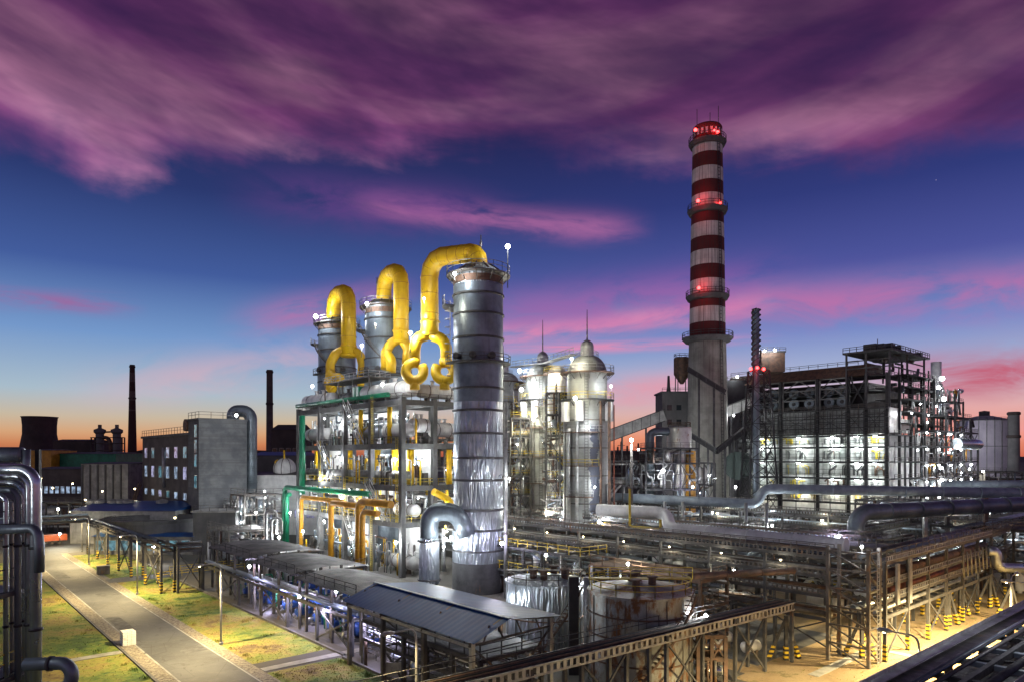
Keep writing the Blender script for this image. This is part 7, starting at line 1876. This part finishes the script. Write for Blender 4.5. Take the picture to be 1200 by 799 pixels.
from collections import Counter
dup = [k for k, n in Counter(o['label'] for o in bpy.data.objects if o.get('category')).items() if n > 1]
if dup: print('DUP', dup)

# small bulkhead lamps strung through the plant
k = 0
for lv, (z, hw) in enumerate([(4.2, 'ground'), (8.7, 'second'), (13.2, 'third'), (17.7, 'fourth'), (22.2, 'fifth'), (26.7, 'sixth')]):
    for j, v in enumerate((5, 15, 25, 35, 45)):
        if z > 20 and j == 4: continue
        bulb(S(U0-8.3, V0+v, z), 'small furnace scaffold lamp, %s deck, %s from the near corner' % (hw, ORD[j]), size=.26, power=700)
for j in range(5):
    bulb(S(U0-2.2, V0+12+j*7, zA+6+(j % 2)*3), 'small lamp high on the furnace house right flank, %s from the near corner' % ORD[j], size=.24, power=500)
for j in range(7):
    bulb(S(36+j*7.2, 70.6, 8.9), 'small lamp under the main rack walkway, %s from the rack corner' % ORD[j], 'lamp_warm', size=.10, power=160)
for j in range(6):
    bulb(S(38+j*10, 89.6, 8.6), 'small lamp on the rear tray rack, %s from its right end' % ORD[j], size=.15, power=420)
for j in range(8):
    bulb(S(24+j*11, 127.6, 8.2), 'small lamp on the rack before the furnace house, %s from the right' % ORD[j], 'lamp_warm' if j % 2 else 'lamp_white', size=.22, power=700)
for lv, (z, hw) in enumerate([(6.5, 'ground floor'), (13.6, 'first floor'), (20.6, 'second floor'), (28.0, 'third floor')]):
    for j, u in enumerate((101.5, 112, 121.5, 132)):
        bulb(S(u, 64.8, z), 'small lamp on the frame ceiling, %s, %s bay from the corner' % (hw, ORD[j]), size=.15, power=900)
for lv, z in enumerate((5.5, 11.5, 17.5)):
    for j, u in enumerate((108, 118, 128)):
        bulb(S(u, 78.6, z), 'small lamp on the structure behind the frame, %s level, %s column' % (ORD[lv], ORD[j]), size=.16, power=1000)
for lv, z in enumerate((3.4, 6.6)):
    for j, u in enumerate((143, 149, 155, 162)):
        bulb(S(u, 55.6 if u > 150 else 51.7, z), 'small lamp in the bright left pipe units, %s level, %s from the frame' % (ORD[lv], ORD[j]), size=.16, power=500)
for j, (px, py, Y) in enumerate([(48, 560, 175), (62, 571, 175), (85, 566, 178), (120, 575, 190), (158, 572, 185), (205, 606, 150), (100, 585, 170), (34, 590, 150)]):
    bulb(W(px, py, Y), 'small lamp among the dim buildings at left, %s counted along them' % ORD[j], 'lamp_warm', .2, 260)

bulb(S(46, 41.6, 6.1), 'added lamp under the right eave of the blue shed, lighting the silver tank', size=.12, power=420)  # added to put light on the crumpled tank cladding
bulb(S(52, 43.5, 5.6), 'small lamp on a bracket between the blue shed and the silver tank', size=.12, power=520)  # another lamp added for the silver tank's highlights
flood(W(1230, 690, 40), 'added fill lamp beside the lower right gallery, outside the right picture edge', 520, WHITE, .2)  # out of view, added to brighten the gallery's cross beams
flood(W(1010, 640, 66), 'lamp over the corner of the cross rack walkway', 420, WHITE, .13)
import re
for o in bpy.data.objects:
    if o.get('category') and len(re.findall(r"[A-Za-z0-9][A-Za-z0-9'-]*", o['label'])) > 16: print('LONG', o['label'])
